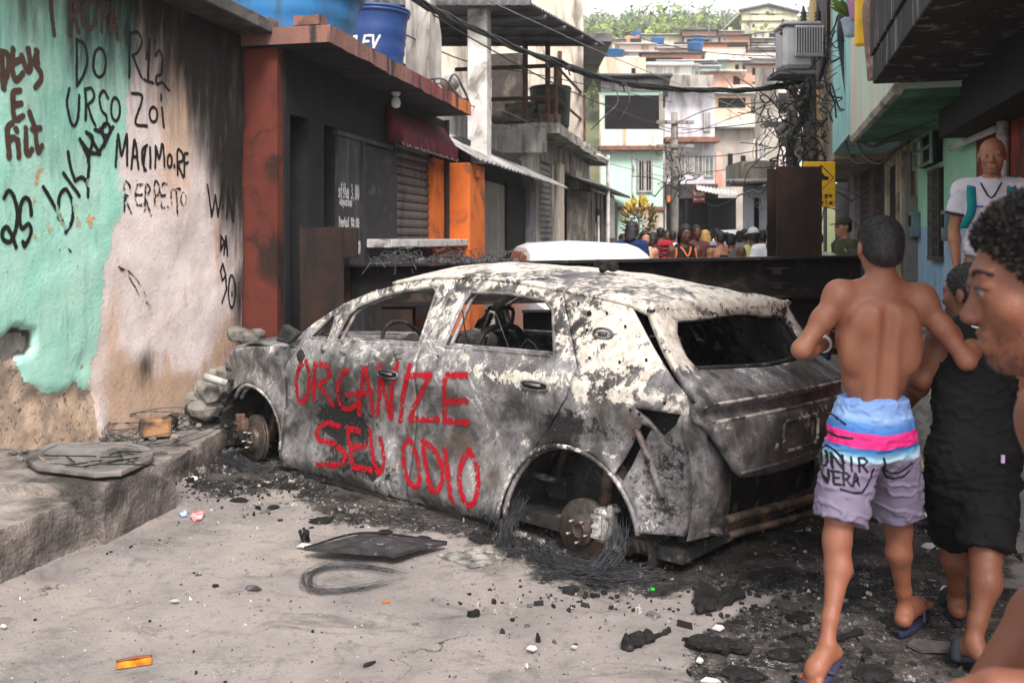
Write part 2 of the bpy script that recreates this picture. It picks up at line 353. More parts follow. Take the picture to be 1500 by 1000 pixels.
def road():
    xs = np.arange(-3.4, 4.6, .03); ys = np.arange(1.0, 11.5, .03)
    X, Y = np.meshgrid(xs, ys); xy = np.c_[X.ravel(), Y.ravel()]
    z = gheight(xy); nx, ny = len(xs), len(ys)
    edge = np.minimum.reduce([xy[:, 0] + 3.4, 4.57 - xy[:, 0], xy[:, 1] - 1.0, 11.47 - xy[:, 1]]); z = z * sstep(0, .4, edge)
    i = np.arange(nx * ny).reshape(ny, nx)
    f = np.c_[i[:-1, :-1].ravel(), i[:-1, 1:].ravel(), i[1:, 1:].ravel(), i[1:, :-1].ravel()]
    o = mesh("road", np.c_[xy, z], f, ROAD, None, True, {"soot": soot_at(xy)}, loc=(0, 0, 0)); tag(o, kind="structure")
    o = mesh("ground", [(-500, -60, -.03), (500, -60, -.03), (500, 700, -.03), (-500, 700, -.03)], [(0, 1, 2, 3)], ROAD, None, False, {"soot": np.zeros(4)}, loc=(0, 0, 0)); tag(o, kind="structure")
road()

def resample(poly, step, closed=True):
    q = np.asarray(poly, float); nx = np.roll(q, -1, 0) if closed else q[1:]; out = []
    for a, b in zip(q if closed else q[:-1], nx):
        n = max(1, int(round(np.linalg.norm(b - a) / step)))
        out += [a + (b - a) * k / n for k in range(n)]
    if not closed: out.append(q[-1])
    return np.array(out)
def fill2d(poly, holes=(), step=.04, pre=True):
    """triangulate a polygon with holes and interior points; returns 2-D points, triangles, outline count"""
    loops = [resample(poly, step)] + [resample(h, step * .7) for h in holes]
    allp = np.concatenate(loops); ed = []; k = 0
    for L in loops: ed += [(k + i, k + (i + 1) % len(L)) for i in range(len(L))]; k += len(L)
    lo, hi = allp.min(0), allp.max(0)
    gx, gy = np.meshgrid(np.arange(lo[0] + step / 2, hi[0], step), np.arange(lo[1] + step / 2, hi[1], step)); g = np.c_[gx.ravel(), gy.ravel()]
    keep = polysd(g, loops[0]) > step * .45
    for h in loops[1:]: keep &= polysd(g, h) < -step * .45
    pts = np.r_[allp, g[keep]]
    v2, _, fc, _, _, _ = delaunay_2d_cdt([Vector(p) for p in pts], ed, [], 0, 1e-6)
    v2 = np.array([tuple(p) for p in v2]); fc = np.array([list(t) for t in fc])
    cen = v2[fc].mean(1); ok = polysd(cen, loops[0]) > 0
    for h in loops[1:]: ok &= polysd(cen, h) < 0
    return v2, fc[ok], len(loops[0])
def rough_slab(name, poly, z0, z1, m, amp=.02, step=.05, tilt=None, chamf=.008, seed=1, **kw):
    """a poured concrete mass: top sheet and side walls, edges knocked about"""
    v2, f, n = fill2d(poly, (), step)
    a = v2[f]; area = (a[:, 1, 0] - a[:, 0, 0]) * (a[:, 2, 1] - a[:, 0, 1]) - (a[:, 1, 1] - a[:, 0, 1]) * (a[:, 2, 0] - a[:, 0, 0])
    f = np.where(area[:, None] > 0, f, f[:, ::-1])
    top = np.c_[v2, np.full(len(v2), z1)]
    if tilt is not None: top[:, 2] += tilt(v2)
    out = resample(poly, step); cen = out.mean(0)
    verts = [top]; faces = [tuple(t) for t in f]; rows = max(3, int((z1 - z0) / .05))
    idx = [np.argmin(np.hypot(*(v2 - p).T)) for p in out]; prev = idx; base = len(top); N = len(out)
    sa = 0.5 * np.sum(out[:, 0] * np.roll(out[:, 1], -1) - np.roll(out[:, 0], -1) * out[:, 1])
    nrm = np.roll(out, -1, 0) - np.roll(out, 1, 0); nrm = np.c_[nrm[:, 1], -nrm[:, 0]] * np.sign(sa); nrm /= np.linalg.norm(nrm, axis=1)[:, None] + 1e-9
    tz = top[idx, 2]
    for r in range(1, rows + 1):
        t = r / rows; q = out + nrm * (chamf * min(1, r / 1.0)); verts.append(np.c_[q, tz * (1 - t) + z0 * t])
        cur = [base + (r - 1) * N + i for i in range(N)]
        for i in range(N):
            j = (i + 1) % N; faces.append((prev[i], cur[i], cur[j], prev[j]) if sa > 0 else (prev[i], prev[j], cur[j], cur[i]))
        prev = cur
    v = np.concatenate(verts); d = np.stack([fbm(v * 5 + 17 * k, seed + k, 4) - .5 for k in range(3)], 1) * amp * 2
    d2 = np.stack([fbm(v * 23 + 7 * k, seed + 9 + k, 3) - .5 for k in range(3)], 1) * amp * .9
    return mesh(name, v + d + d2, faces, m, smooth=False, **kw)
CONC = plain("worn_concrete", (.34, .29, .258), (.17, .148, .135), 3.5, .92, dirt=(.045, .04, .038), damt=.85, dsc=3.0, bmp=.9, bsc=55, bd=.02)
CONC2 = plain("old_concrete", (.34, .31, .28), (.25, .23, .21), 2.5, .92, dirt=(.07, .06, .055), damt=.6, dsc=2.0, bmp=.5, bsc=50, bd=.01)
# pavement along the graffiti wall: a front block, a square block that stands proud, and the low strip beyond
WX = lambda y: -2.9 + .22 * (y - 5.2)          # face of the graffiti wall
o = rough_slab("pavement", [(-2.90, 1.6), (-2.20, 3.96), (-2.07, 4.40), (-2.02, 4.47), (-2.6, 4.62), (-3.2, 4.75), (-3.75, 1.6)], -.06, .235, CONC, .018, .03, seed=4); tag(o, kind="structure")
o = rough_slab("pavement", [(-1.975, 4.46), (-1.845, 5.03), (-1.95, 5.2), (-2.95, 5.25), (-3.15, 4.72), (-2.5, 4.50)], -.06, .285, CONC, .016, .03, seed=8); tag(o, kind="structure")
o = rough_slab("pavement", [(-2.02, 5.10), (-2.0, 6.4), (-1.72, 7.86), (-2.35, 7.86), (-2.98, 5.2)], -.06, .165, CONC, .02, .035, seed=12); tag(o, kind="structure")
# the high pavement on the right
RX = lambda y: 4.03 + .274 * (y - 8)           # face of the right-hand houses
o = rough_slab("pavement", [(2.55, 2.2), (2.58, 5.0), (2.74, 6.4), (3.2, 8.2), (4.9, 14.5), (9.2, 30.5), (10.6, 30.5), (6.0, 12.6), (4.9, 8.0), (3.6, 2.2)], -.06, .49, CONC2, .03, .10, seed=31); tag(o, kind="structure")
o = rough_slab("pavement", [(-2.0, 7.9), (-1.55, 7.9), (-1.2, 9.6), (-.25, 14.0), (1.4, 21.5), (3.6, 32), (2.6, 32), (.7, 21.5), (-.95, 14.0)], -.06, .14, CONC2, .02, .12, seed=33); tag(o, kind="structure")
# ================================================================== THE GRAFFITI WALL
def wall_uv(px, py):
    k = (px - 750) / FPX; Y = 4.044 / (.22 - k); return (Y, EYE - (py - 350) / FPX * Y)
def wall_relief(uv):
    Y, z = uv[:, 0], uv[:, 1]; p = np.c_[Y * 3, z * 3, np.zeros(len(uv))]
    lost = sstep(-.05, .12, .62 + .55 * (fbm(p * .9, 51, 5) - .5) * 2 - (.80 * sstep(5.85, 6.4, Y) - .25 * sstep(7.0, 7.6, Y)) - z + .30 * sstep(5.9, 5.1, Y))   # plaster gone low down
    cx, cz = wall_uv(12, 505); hole = sstep(1.0, .5, np.hypot((Y - cx) / .30, (z - cz) / .10) + (fbm(p * 3, 55, 4) - .5) * 1.6)
    d = (fbm(p * .5, 57, 3) - .5) * .05 + (fbm(p * 3, 58, 4) - .5) * .010
    return d - lost * (.012 + .03 * fbm(p * 2.5, 60, 4)) - hole * .06, lost, hole
def wall_pt(uv, off=0.0):
    uv = np.asarray(uv, float); d = wall_relief(uv)[0] + off
    return np.c_[WX(uv[:, 0]) + d * .977, uv[:, 0] - d * .215, uv[:, 1]]
def wall_mat():
    m, nt, b = mat("graffiti_wall"); v = pos(nt)
    turq = mx(nt, mr(nt, noise(nt, v, 2.5, 6, .6), .3, .7), (.29, .62, .50), (.42, .68, .57))
    turq = mx(nt, mr(nt, noise(nt, stretch(nt, v, (3, 3, .6)), 3, 5, .6), .5, .8), turq, (.22, .40, .33))
    fine = ma(nt, 'MULTIPLY', ma(nt, 'SUBTRACT', noise(nt, v, 34, 8, .75), .5), .55)
    pale = mx(nt, mr(nt, noise(nt, v, 3.0, 6, .6), .35, .65), (.80, .70, .67), (.66, .56, .53))
    pale = mx(nt, mr(nt, noise(nt, stretch(nt, v, (1, 1, .35)), 2.2, 6, .65, .4), .52, .68), pale, (.66, .46, .34))
    sn = ma(nt, 'ADD', attr(nt, "stain"), ma(nt, 'MULTIPLY', ma(nt, 'SUBTRACT', noise(nt, stretch(nt, v, (1, 1, .6)), 4.5, 8, .7, .5), .5), 1.5))
    pale = mx(nt, mr(nt, sn, .35, .95, 0, .9), pale, mx(nt, noise(nt, v, 9, 6, .7), (.56, .34, .20), (.40, .30, .235)))
    pale = mx(nt, mr(nt, ma(nt, 'ADD', sn, fine), .95, 1.35), pale, (.20, .165, .14))
    mk = ma(nt, 'ADD', ma(nt, 'ADD', attr(nt, "paint"), ma(nt, 'MULTIPLY', ma(nt, 'SUBTRACT', noise(nt, v, 7, 9, .7), .5), 1.0)), fine)
    c = mx(nt, mr(nt, mk, .40, .62), pale, turq)
    low = mx(nt, mr(nt, noise(nt, v, 6, 7, .65), .38, .62), (.58, .42, .30), (.30, .235, .19))
    low = mx(nt, mr(nt, noise(nt, v, 20, 8, .75), .54, .62), low, (.13, .11, .095))
    lk = ma(nt, 'ADD', ma(nt, 'ADD', attr(nt, "lost"), ma(nt, 'MULTIPLY', ma(nt, 'SUBTRACT', noise(nt, v, 8, 9, .7), .5), 1.5)), fine)
    c = mx(nt, mr(nt, lk, .46, .52), c, low)
    c = mx(nt, mr(nt, noise(nt, v, 30, 7, .75), .62, .66), c, (.30, .22, .17))     # chips
    c = mx(nt, mr(nt, attr(nt, "hole"), .3, .7), c, (.07, .055, .05))
    sk = ma(nt, 'ADD', attr(nt, "soot"), ma(nt, 'MULTIPLY', ma(nt, 'SUBTRACT', noise(nt, stretch(nt, v, (1.6, 1.6, .22)), 6, 9, .68, .3), .5), 1.05))
    c = mx(nt, mr(nt, sk, .08, 1.0, 0, .98), c, mx(nt, noise(nt, v, 14, 5), (.006, .0055, .0055), (.016, .015, .014)))
    c = mx(nt, mr(nt, noise(nt, v, 70, 3, .7), .70, .76, 0, .6), c, (.5, .47, .43))
    put(nt, b, Base_Color=c, Roughness=.88, Specular_IOR_Level=.2)
    hh = ma(nt, 'ADD', ma(nt, 'ADD', noise(nt, v, 30, 8, .7), ma(nt, 'MULTIPLY', noise(nt, v, 140, 3), .3)), ma(nt, 'MULTIPLY', mr(nt, lk, .46, .52), -.7))
    bump(nt, b, ma(nt, 'ADD', hh, ma(nt, 'MULTIPLY', mr(nt, mk, .46, .52), .25)), .7, .01); return m
def build_wall():
    W = thing("graffiti_wall", "long plastered wall in flaking turquoise and pink covered in spray writing, blackened by soot", "wall", (-2.6, 6.5, 0))
    ys = np.arange(1.6, 7.90, .03); zs = np.arange(-.03, 3.30, .03); Yg, Zg = np.meshgrid(ys, zs); uv = np.c_[Yg.ravel(), Zg.ravel()]
    _, lost, hole = wall_relief(uv); Y, z = uv.T; p = np.c_[Y, z, np.zeros(len(Y))]
    w = (fbm(p * 1.8, 61, 4) - .5)
    zt = np.interp(Y, [4, 5.5, 5.9, 6.5, 6.9, 7.15, 7.4, 7.6, 7.9], [3.0, 2.95, 2.75, 2.80, 2.62, 2.35, 1.95, 1.66, 1.5]) + w * .35
    soot = sstep(-.95, .55, z - zt + (fbm(np.c_[Y * 9, z * 1.2, 0 * Y], 66, 4) - .5) * .5)
    soot = np.maximum(soot, .35 * sstep(.3, .0, np.hypot((Y - 5.75) / .5, (z - 2.25) / .6) - .6) * 1.0)
    a, b_ = wall_uv(215, 535); soot = np.maximum(soot, .85 * sstep(1, 0, np.hypot((Y - a) / .22, (z - b_) / .30) + w * .8))
    a, b_ = wall_uv(352, 440); soot = np.maximum(soot, .8 * sstep(1, 0, np.hypot((Y - a) / .22, (z - b_) / .6) + w * .8))
    soot = np.maximum(soot, .45 * sstep(.32, .10, z + w * .25))
    stain = sstep(1.25, .25, z + w * .9) * sstep(5.9, 6.3, Y)
    paintm = sstep(.18, -.18, Y - np.interp(z, [0, .9, 1.4, 1.8, 2.3, 3.3], [5.7, 6.08, 6.12, 6.25, 6.35, 6.5]) + w * .25)
    nx, ny = len(ys), len(zs); i = np.arange(nx * ny).reshape(ny, nx)
    f = np.c_[i[:-1, :-1].ravel(), i[:-1, 1:].ravel(), i[1:, 1:].ravel(), i[1:, :-1].ravel()]
    mesh("plaster_face", wall_pt(uv), f, wall_mat(), W, True, {"soot": soot, "paint": paintm, "lost": lost, "hole": hole, "stain": stain})
    dark = plain("soot_concrete", (.045, .042, .04), (.02, .019, .019), 3, .9, dirt=(.10, .09, .085), damt=.3, bmp=.5, bsc=40, bd=.01)
    k = MB(); A = lambda y, off, z: np.array([WX(y) + off, y, z])
    k.prism([A(1.6, -.06, -.05), A(7.86, -.06, -.05), A(7.86, -.35, -.05), A(1.6, -.35, -.05)], (0, 0, 3.3)); k.build("masonry", CONC2, W)
    k = MB(); k.prism([A(1.6, .38, 3.22), A(7.88, .30, 3.22), A(7.88, -.6, 3.22), A(1.6, -.6, 3.22)], (0, 0, .11)); bevel(k.build("cornice", plain("cornice", (.09, .085, .082), (.05, .047, .046), 3, .9, dirt=(.16, .14, .13), damt=.4, bmp=.6, bsc=40, bd=.012), W), .012)
    # ---- writing
    el = lambda cx, cy, rx, ry: [(cx + rx * math.sin(t), cy - ry * math.cos(t)) for t in np.linspace(.25, 6.6, 13)]
    def spray(name, strokes, r, m, cell=.007, soft=.7, sm=True, label=None):
        st = [np.array([wall_uv(*q) for q in (smooth_line(s, 5) if sm and len(s) > 2 else s)]) for s in strokes]
        paint(name, st, r, cell, lambda uv: wall_pt(uv, .004), m, W, soft, label=label)
    blk = paint_mat("black_spray", (.018, .017, .018), 0); brn = paint_mat("brown_spray", (.085, .045, .032), 0)
    org = paint_mat("orange_paint", (.80, .40, .17), .75, patch=13); gry = paint_mat("faded_spray", (.06, .065, .06), .75, patch=16)
    spray("spray_writing", [[(75, -4), (76, 20), (78, 52)], [(60, -6), (90, -8)], [(101, 0), (102, 30), (103, 52)], [(102, 0), (112, 2), (112, 14), (104, 24)], [(106, 22), (111, 34), (115, 48)], el(130, 22, 10, 20), [(148, 4), (148, 46)], [(148, 4), (157, 8), (155, 20), (149, 27)], [(160, 50), (166, 16), (173, 57)], [(163, 38), (171, 39)]], .014, brn, label="brown sprayed word high under the cornice")
    spray("spray_writing", [[(112, 58), (113, 126)], [(112, 58), (124, 66), (128, 90), (122, 112), (113, 126)], el(146, 92, 9.5, 21), [(191, 48), (191, 113)], [(191, 49), (202, 48), (208, 62), (203, 76), (195, 82)], [(196, 81), (202, 98), (209, 114)], [(215, 86), (219, 58), (218, 118)], [(212, 117), (225, 122)], [(228, 82), (233, 74), (238, 86), (237, 108), (230, 112), (230, 124), (238, 121), (248, 133)],
        [(101, 130), (98, 154), (105, 182), (113, 178), (116, 140)], [(125, 132), (125, 176)], [(125, 131), (134, 130), (137, 143), (128, 154)], [(128, 154), (133, 172), (139, 184)], [(158, 144), (152, 133), (145, 144), (148, 162), (155, 170), (154, 184), (146, 188)], el(169, 160, 6.5, 17), [(194, 137), (207, 139), (208, 149), (198, 180), (215, 185)], el(225, 168, 5.6, 11), [(237, 158), (240, 187)], [(236, 139), (236, 147)],
        [(170, 244), (172, 197), (178, 228), (185, 197), (186, 242)], [(192, 247), (196, 205), (202, 247)], [(194, 230), (200, 230)], [(214, 213), (207, 220), (208, 240), (212, 250)], [(212, 214), (209, 236), (210, 250)], [(218, 216), (218, 246)], [(225, 246), (227, 214), (231, 233), (237, 211), (239, 244)], el(247, 236, 3.5, 9), [(254, 242), (254, 245)], [(259, 256), (259, 221), (266, 224), (266, 235), (260, 240), (267, 260)], [(274, 225), (269, 228), (269, 258)], [(269, 240), (274, 238)]], .0105, blk, label="black sprayed words in the middle of the wall")
    spray("spray_writing", [[(181, 309), (182, 268), (189, 272), (188, 284), (183, 290), (190, 312)], [(208, 271), (199, 273), (198, 298), (208, 300)], [(199, 286), (206, 285)], [(210, 310), (212, 272), (218, 278), (212, 290), (219, 316)], [(224, 300), (225, 267), (231, 271), (231, 283), (226, 288)], [(242, 269), (235, 272), (234, 302), (243, 303)], [(235, 287), (240, 286)], [(248, 280), (249, 300)], [(251, 277), (262, 277)], [(256, 277), (257, 316)], el(266, 292, 4, 9)], .0095, paint_mat("worn_spray", (.03, .028, .03), .2, patch=30), label="worn black word below the others")
    spray("spray_writing", [[(303, 271), (310, 317), (315, 286), (319, 317), (326, 270)], [(326, 302), (326, 305)], [(332, 320), (333, 275), (341, 325), (342, 272)], [(324, 345), (324, 367)], [(324, 345), (329, 354), (324, 367)], [(329, 373), (331, 346), (334, 374)], [(331, 402), (327, 386), (323, 397), (326, 411), (331, 403), (331, 424), (324, 443)], el(339, 427, 5, 24), [(339, 428), (339, 433)]], .0105, blk, sm=False, label="small black letters and number beside the brown pillar")
    spray("spray_tag", [[(4, 290), (10, 280), (18, 286), (24, 312), (20, 338), (12, 354), (2, 350), (1, 338), (8, 333), (16, 348), (21, 362)], [(44, 315), (42, 296), (36, 290), (30, 298), (27, 320), (30, 335), (40, 328), (44, 340), (35, 360), (31, 354)], [(62, 274), (84, 312), (95, 338)], [(94, 340), (103, 324), (105, 300), (96, 278), (86, 286), (84, 312), (85, 320)],
        [(100, 223), (104, 248), (109, 265)], [(92, 254), (115, 287)], [(109, 265), (120, 260), (128, 270), (128, 288)], [(128, 270), (131, 236), (117, 204)], [(117, 205), (132, 222), (147, 226)], [(132, 200), (148, 226)], [(147, 222), (153, 208), (149, 195), (138, 190)], [(126, 194), (136, 204), (130, 236)], el(155, 190, 6, 9), [(165, 186), (158, 200), (152, 214)]], .0125, blk, label="black looping tag over the turquoise paint")
    spray("spray_writing", [[(1, 76), (3, 130)], [(1, 76), (10, 80), (10, 100), (3, 128)], [(19, 72), (15, 96), (20, 118), (31, 108)], [(17, 95), (27, 88)], [(31, 82), (37, 102), (43, 102), (41, 72)], [(54, 76), (49, 92), (58, 106), (58, 118), (50, 128)], [(52, 74), (54, 92)], [(26, 133), (16, 138), (19, 174), (31, 170)], [(18, 155), (28, 152)], [(15, 181), (8, 190), (10, 231)], [(9, 205), (17, 201)], [(22, 205), (24, 230)], [(20, 189), (21, 192)], [(35, 188), (35, 222), (39, 226), (44, 219)], [(41, 165), (49, 188), (53, 222), (60, 214)], [(45, 190), (58, 188)]], .0165, brn, label="thick brown sprayed words at the left end")
    spray("painted_letters", [[(50, 356), (50, 296), (52, 258), (60, 250), (67, 258), (66, 270), (54, 294)], [(52, 297), (62, 296)], [(58, 300), (68, 330), (76, 344)], [(53, 352), (66, 349), (76, 343)], [(85, 300), (86, 334)], [(86, 334), (95, 330)], [(108, 296), (113, 330)], [(122, 322), (134, 316), (143, 318)], [(130, 300), (132, 332)], [(130, 268), (144, 266)]], .018, org, sm=False, label="faded orange letters")
    spray("spray_writing", [[(86, 366), (93, 356), (103, 372)], [(86, 366), (88, 395)], [(95, 437), (98, 497)], [(95, 437), (104, 440), (104, 458), (97, 466), (105, 488)], [(110, 388), (112, 396), (116, 390), (120, 398)]], .010, gry, sm=False, label="almost worn off grey letters")
    spray("crack", [[(172, 391), (190, 400), (208, 424), (222, 452)], [(175, 395), (188, 406), (205, 436)], [(214, 442), (218, 450), (221, 462)]], .008, paint_mat("crack_rust", (.10, .04, .02), .15), .006, .3)
build_wall()
# ================================================================== THE BURNT CAR
CR = np.array([.30, 4.26]); CU = np.array([-.746, .666]); CN = np.array([.666, .746]); CW = 1.70
ROLL = .04
def car_pt(s, t, z):
    s, t, z = np.broadcast_arrays(np.asarray(s, float), np.asarray(t, float), np.asarray(z, float))
    return np.stack([CR[0] + CU[0] * s + CN[0] * t, CR[1] + CU[1] * s + CN[1] * t, z - ROLL * t], -1)
def side_w(s, z):
    """how far the flank lies inside the widest line of the car"""
    s = np.asarray(s, float); z = np.asarray(z, float)
    w = .55 * np.maximum(z - .82, 0) + .03 * np.exp(-((z - .82) / .05) ** 2) * 0
    w = w + .030 * np.sin(np.pi * np.clip((.705 - z) / .56, 0, 1)) ** .8 + .5 * np.maximum(.10 - z, 0)
    w = w + .10 * np.maximum(z - .705, 0) * (z < .82) + .0115 * (z >= .82)
    w = w + .35 * np.maximum(s - 2.6, 0) ** 2 + 1.0 * np.maximum(-.25 - s, 0) ** 2
    r = np.hypot(s - .06, z - .10); w = w - .035 * np.exp(-((r - .43) / .07) ** 2)
    r = np.hypot(s - 2.74, z - .13); w = w - .020 * np.exp(-((r - .41) / .06) ** 2)
    w = w + .020 * np.exp(-((s - 1.75) / .28) ** 2 - ((z - .40) / .16) ** 2) + .010 * np.exp(-((s - .62) / .25) ** 2 - ((z - .45) / .2) ** 2)
    return w
def car_px(px, py):
    """the spot (s, z) on the near flank that the photograph shows at (px, py)"""
    k = (px - 750) / FPX; w = 0.0
    for _ in range(25):
        s = (k * (CR[1] + CN[1] * w) - CR[0] - CN[0] * w) / (CU[0] - k * CU[1])
        z = EYE - (py - 350) * (CR[1] + CU[1] * s + CN[1] * w) / FPX; w = float(side_w(s, z))
    return s, z + ROLL * w
def tail_s(t, z):
    s = np.interp(z, [.15, .30, .50,   .69, .70, .765, .775, .80, .89, 1.0, 1.11, 1.16, 1.18, 1.26], [-.60, -.645, -.665, -.67, -.62, -.61, -.655, -.64, -.515, -.43, -.36, -.33, -.36, -.24])
    return s + .03 - .06 * (1 - ((np.asarray(t) - CW / 2) / .75) ** 2)
def burnt_mat():
    m, nt, b = mat("burnt_steel"); v = pos(nt)
    nl = noise(nt, v, 2.4, 4, .6, .5); nm = noise(nt, v, 9, 9, .70, .5); nh = noise(nt, v, 36, 8, .75); st = noise(nt, stretch(nt, v, (1, 1, .22)), 12, 7, .7, .4)
    mixn = lambda a, b, x, y: ma(nt, 'ADD', ma(nt, 'MULTIPLY', ma(nt, 'SUBTRACT', a, .5), x), ma(nt, 'MULTIPLY', ma(nt, 'SUBTRACT', b, .5), y))
    c = ramp(nt, ma(nt, 'ADD', .5, mixn(nl, nm, 1.7, 1.5)), [(.10, (.02, .019, .019)), (.36, (.075, .069, .069)), (.56, (.17, .159, .162)), (.78, (.275, .258, .258)), (.98, (.40, .375, .36))])
    c = mx(nt, mr(nt, st, .52, .70, 0, .8), c, (.095, .088, .086))
    vein = ma(nt, 'ABSOLUTE', ma(nt, 'SUBTRACT', noise(nt, v, 5.0, 6, .6, 1.3), .5))        # swirls of blistered paint
    c = mx(nt, ma(nt, 'MULTIPLY', mr(nt, vein, .014, .004), mr(nt, nl, .52, .62, 0, .8)), c, (.70, .67, .65))
    c = mx(nt, mr(nt, noise(nt, v, 4.2, 8, .7, .4), .52, .68, 0, .6), c, (.105, .062, .042))
    ea = ma(nt, 'ADD', attr(nt, "ash"), mixn(nm, nh, 1.5, 1.0))
    white = mx(nt, mr(nt, noise(nt, v, 22, 6, .7), .35, .7), (.66, .615, .55), (.40, .335, .27))
    c = mx(nt, mr(nt, ea, .50, .58), c, white)
    c = mx(nt, mr(nt, ma(nt, 'ADD', attr(nt, "rust"), mixn(nm, nh, 1.0, .7)), .4, .62), c, mx(nt, nh, (.06, .032, .022), (.36, .25, .16)))
    es = ma(nt, 'ADD', attr(nt, "soot"), mixn(nm, nh, 1.15, .9))
    c = mx(nt, mr(nt, es, .40, .64), c, (.011, .0105, .0105))
    c = mx(nt, ma(nt, 'MULTIPLY', mr(nt, noise(nt, v, 90, 5, .75), .62, .70), mr(nt, attr(nt, "soot"), .2, .55, 0, .7)), c, (.50, .46, .42))
    c = mx(nt, mr(nt, noise(nt, v, 70, 6, .75), .62, .68, 0, .85), c, (.03, .028, .028))
    put(nt, b, Base_Color=c, Roughness=mr(nt, es, .3, .7, .52, .85), Metallic=.12, Specular_IOR_Level=.35)
    bump(nt, b, ma(nt, 'ADD', noise(nt, v, 26, 8, .7), mr(nt, ea, .44, .6, 0, .6)), .45, .005); return m
def build_car():
    BS = burnt_mat()
    BLK = plain("char", (.016, .015, .015), (.035, .032, .03), 12, .9, dirt=(.16, .14, .13), damt=.25, dsc=9, bmp=.7, bsc=50, bd=.01)
    ASHM = plain("ash_heap", (.42, .385, .35), (.20, .18, .165), 14, .95, dirt=(.03, .028, .027), damt=.8, dsc=7, bmp=.8, bsc=40, bd=.02)
    RST = plain("rusted_steel", (.085, .055, .042), (.17, .10, .065), 14, .75, .4, dirt=(.025, .022, .02), damt=.6, dsc=8, bmp=.4, bsc=80)
    RSTP = plain("rust_pale", (.20, .125, .09), (.075, .05, .04), 9, .75, .3, dirt=(.02, .018, .016), damt=.9, dsc=7, bmp=.5, bsc=60)
    c0 = car_pt(1.2, .85, 0); CAR = thing("burnt_car", "burnt out hatchback without wheels or glass, white with ash and sprayed in red", "car", (c0[0], c0[1], 0))
    def g(s, z, cs, cz, rs, rz): return np.exp(-((s - cs) / rs) ** 2 - ((z - cz) / rz) ** 2)
    def marks(kind, s, t, z):
        n = fbm(np.stack([s * 2.2, t * 2.2, z * 2.2], -1), 77, 3) - .5
        so = np.full(s.shape, .02); a = np.full(s.shape, .06); r = np.full(s.shape, -.6)
        if kind == "flank":
            a += .34 * sstep(.86, .95, z) + .10 * sstep(.70, .76, z) - .10 * sstep(.70, .66, z)
            so += .95 * g(s, z, 1.78, .40, .30, .15) + .55 * g(s, z, 1.55, .16, .5, .08) + .40 * sstep(.09, .03, z) + .25 * g(s, z, 2.30, .55, .06, .25)
            so += .35 * g(s, z, .55, .10, .25, .10) + .55 * g(s, z, .12, .55, .14, .13) + .10
            a += .25 * g(s, z, .45, .55, .35, .2) + .35 * g(s, z, 1.3, .13, .4, .06) + .45 * g(s, z, .45, .80, .6, .06) + .30 * g(s, z, 1.5, .78, .4, .05)
            # fender: pale steel
            f = sstep(2.36, 2.40, s); a += f * .28; so -= f * .15
            # rear quarter
            q = sstep(.10, -.02, s) * 1.0; a += q * (.10 * sstep(.66, .78, z) + .16) - .12 * q * sstep(.86, .95, z); so += q * (.16 * sstep(.72, .66, z) - .12 * sstep(.8, .9, z))
            so += .26 * g(s, z, -.02, .62, .30, .06) + .20 * g(s, z, -.45, .40, .15, .25); a += .4 * g(s, z, .02, .50, .5, .05)
            r += .5 * g(s, z, .15, .80, .25, .2) + .35 * g(s, z, -.1, 1.1, .2, .2) + .45 * g(s, z, -.4, .65, .2, .06)
        elif kind == "roof":
            a += .50 + n * .7; so += -.03 + .15 * sstep(.35, .0, t); r += .35 * sstep(1.1, 1.6, s)
        elif kind == "hood":
            a += .22; so += .35
        elif kind == "tail":
            a += .10 + .34 * sstep(.86, .95, z) + .16 * sstep(.76, .80, z) - .10 * sstep(.68, .64, z); so -= .06
            so += .14 * sstep(.70, .67, z) + .42 * g(t * 0, z, 0, .74, 1, .025) + .55 * g(t * 0, z, 0, 1.16, 1, .022) + .3 * g(t, z, .12, .95, .14, .2)
            a += .45 * g(t, z, .62, .56, .16, .07) + .5 * g(t, z, .95, .60, .1, .06) + .5 * g(t, z, 1.25, .55, .1, .08) + .3 * g(t * 0, z, 0, .675, 1, .02)
            r += 1.1 * g(t, z, .95, .84, .10, .035) + .75 * g(t * 0, z, 0, .735, 1, .03)
        elif kind == "inner": so += .9
        return {"soot": so + n * .45, "ash": a + n * .3, "rust": r}
    def flank(name, poly, holes=(), right=False, step=.03, th=.022, label=None):
        v2, f, _ = fill2d(poly, holes, step); s, z = v2.T; w = side_w(s, z); t = (CW - w) if right else w
        t = t + (fbm(np.c_[s * 6, z * 6, 0 * s], 5 + right, 3) - .5) * .008
        a = v2[f]; ar = (a[:, 1, 0] - a[:, 0, 0]) * (a[:, 2, 1] - a[:, 0, 1]) - (a[:, 1, 1] - a[:, 0, 1]) * (a[:, 2, 0] - a[:, 0, 0])
        f = np.where((ar > 0)[:, None], f[:, ::-1], f)        # outward = towards -n on the near side
        if right: f = f[:, ::-1]
        mk_ = marks("flank", s, t, z)
        if right: mk_["soot"] = mk_["soot"] + .45; mk_["ash"] = mk_["ash"] - .3
        o = mesh(name, car_pt(s, t, z), f, BS, CAR, True, mk_, label=label)
        # orientation check: outward should point away from the car's middle
        me = o.data; nn = sum((p.normal * p.area for p in me.polygons), Vector()); out = Vector((-CN[0], -CN[1], 0)) * (-1 if right else 1)
        if nn.dot(out) < 0: me.flip_normals()
        solidify(o, th); return o
    arc = lambda cs, cz, r, a0, a1, n=14: [(cs + r * math.cos(R_(a)), cz + r * math.sin(R_(a))) for a in np.linspace(a0, a1, n)]
    qwin = [(2.13, .872), (1.985, 1.015), (1.955, 1.01), (1.925, .868)]
    fwin = [(1.875, .872), (1.85, 1.03), (1.80, 1.075), (1.62, 1.145), (1.42, 1.188), (1.20, 1.213), (1.165, 1.195), (1.135, .893)]
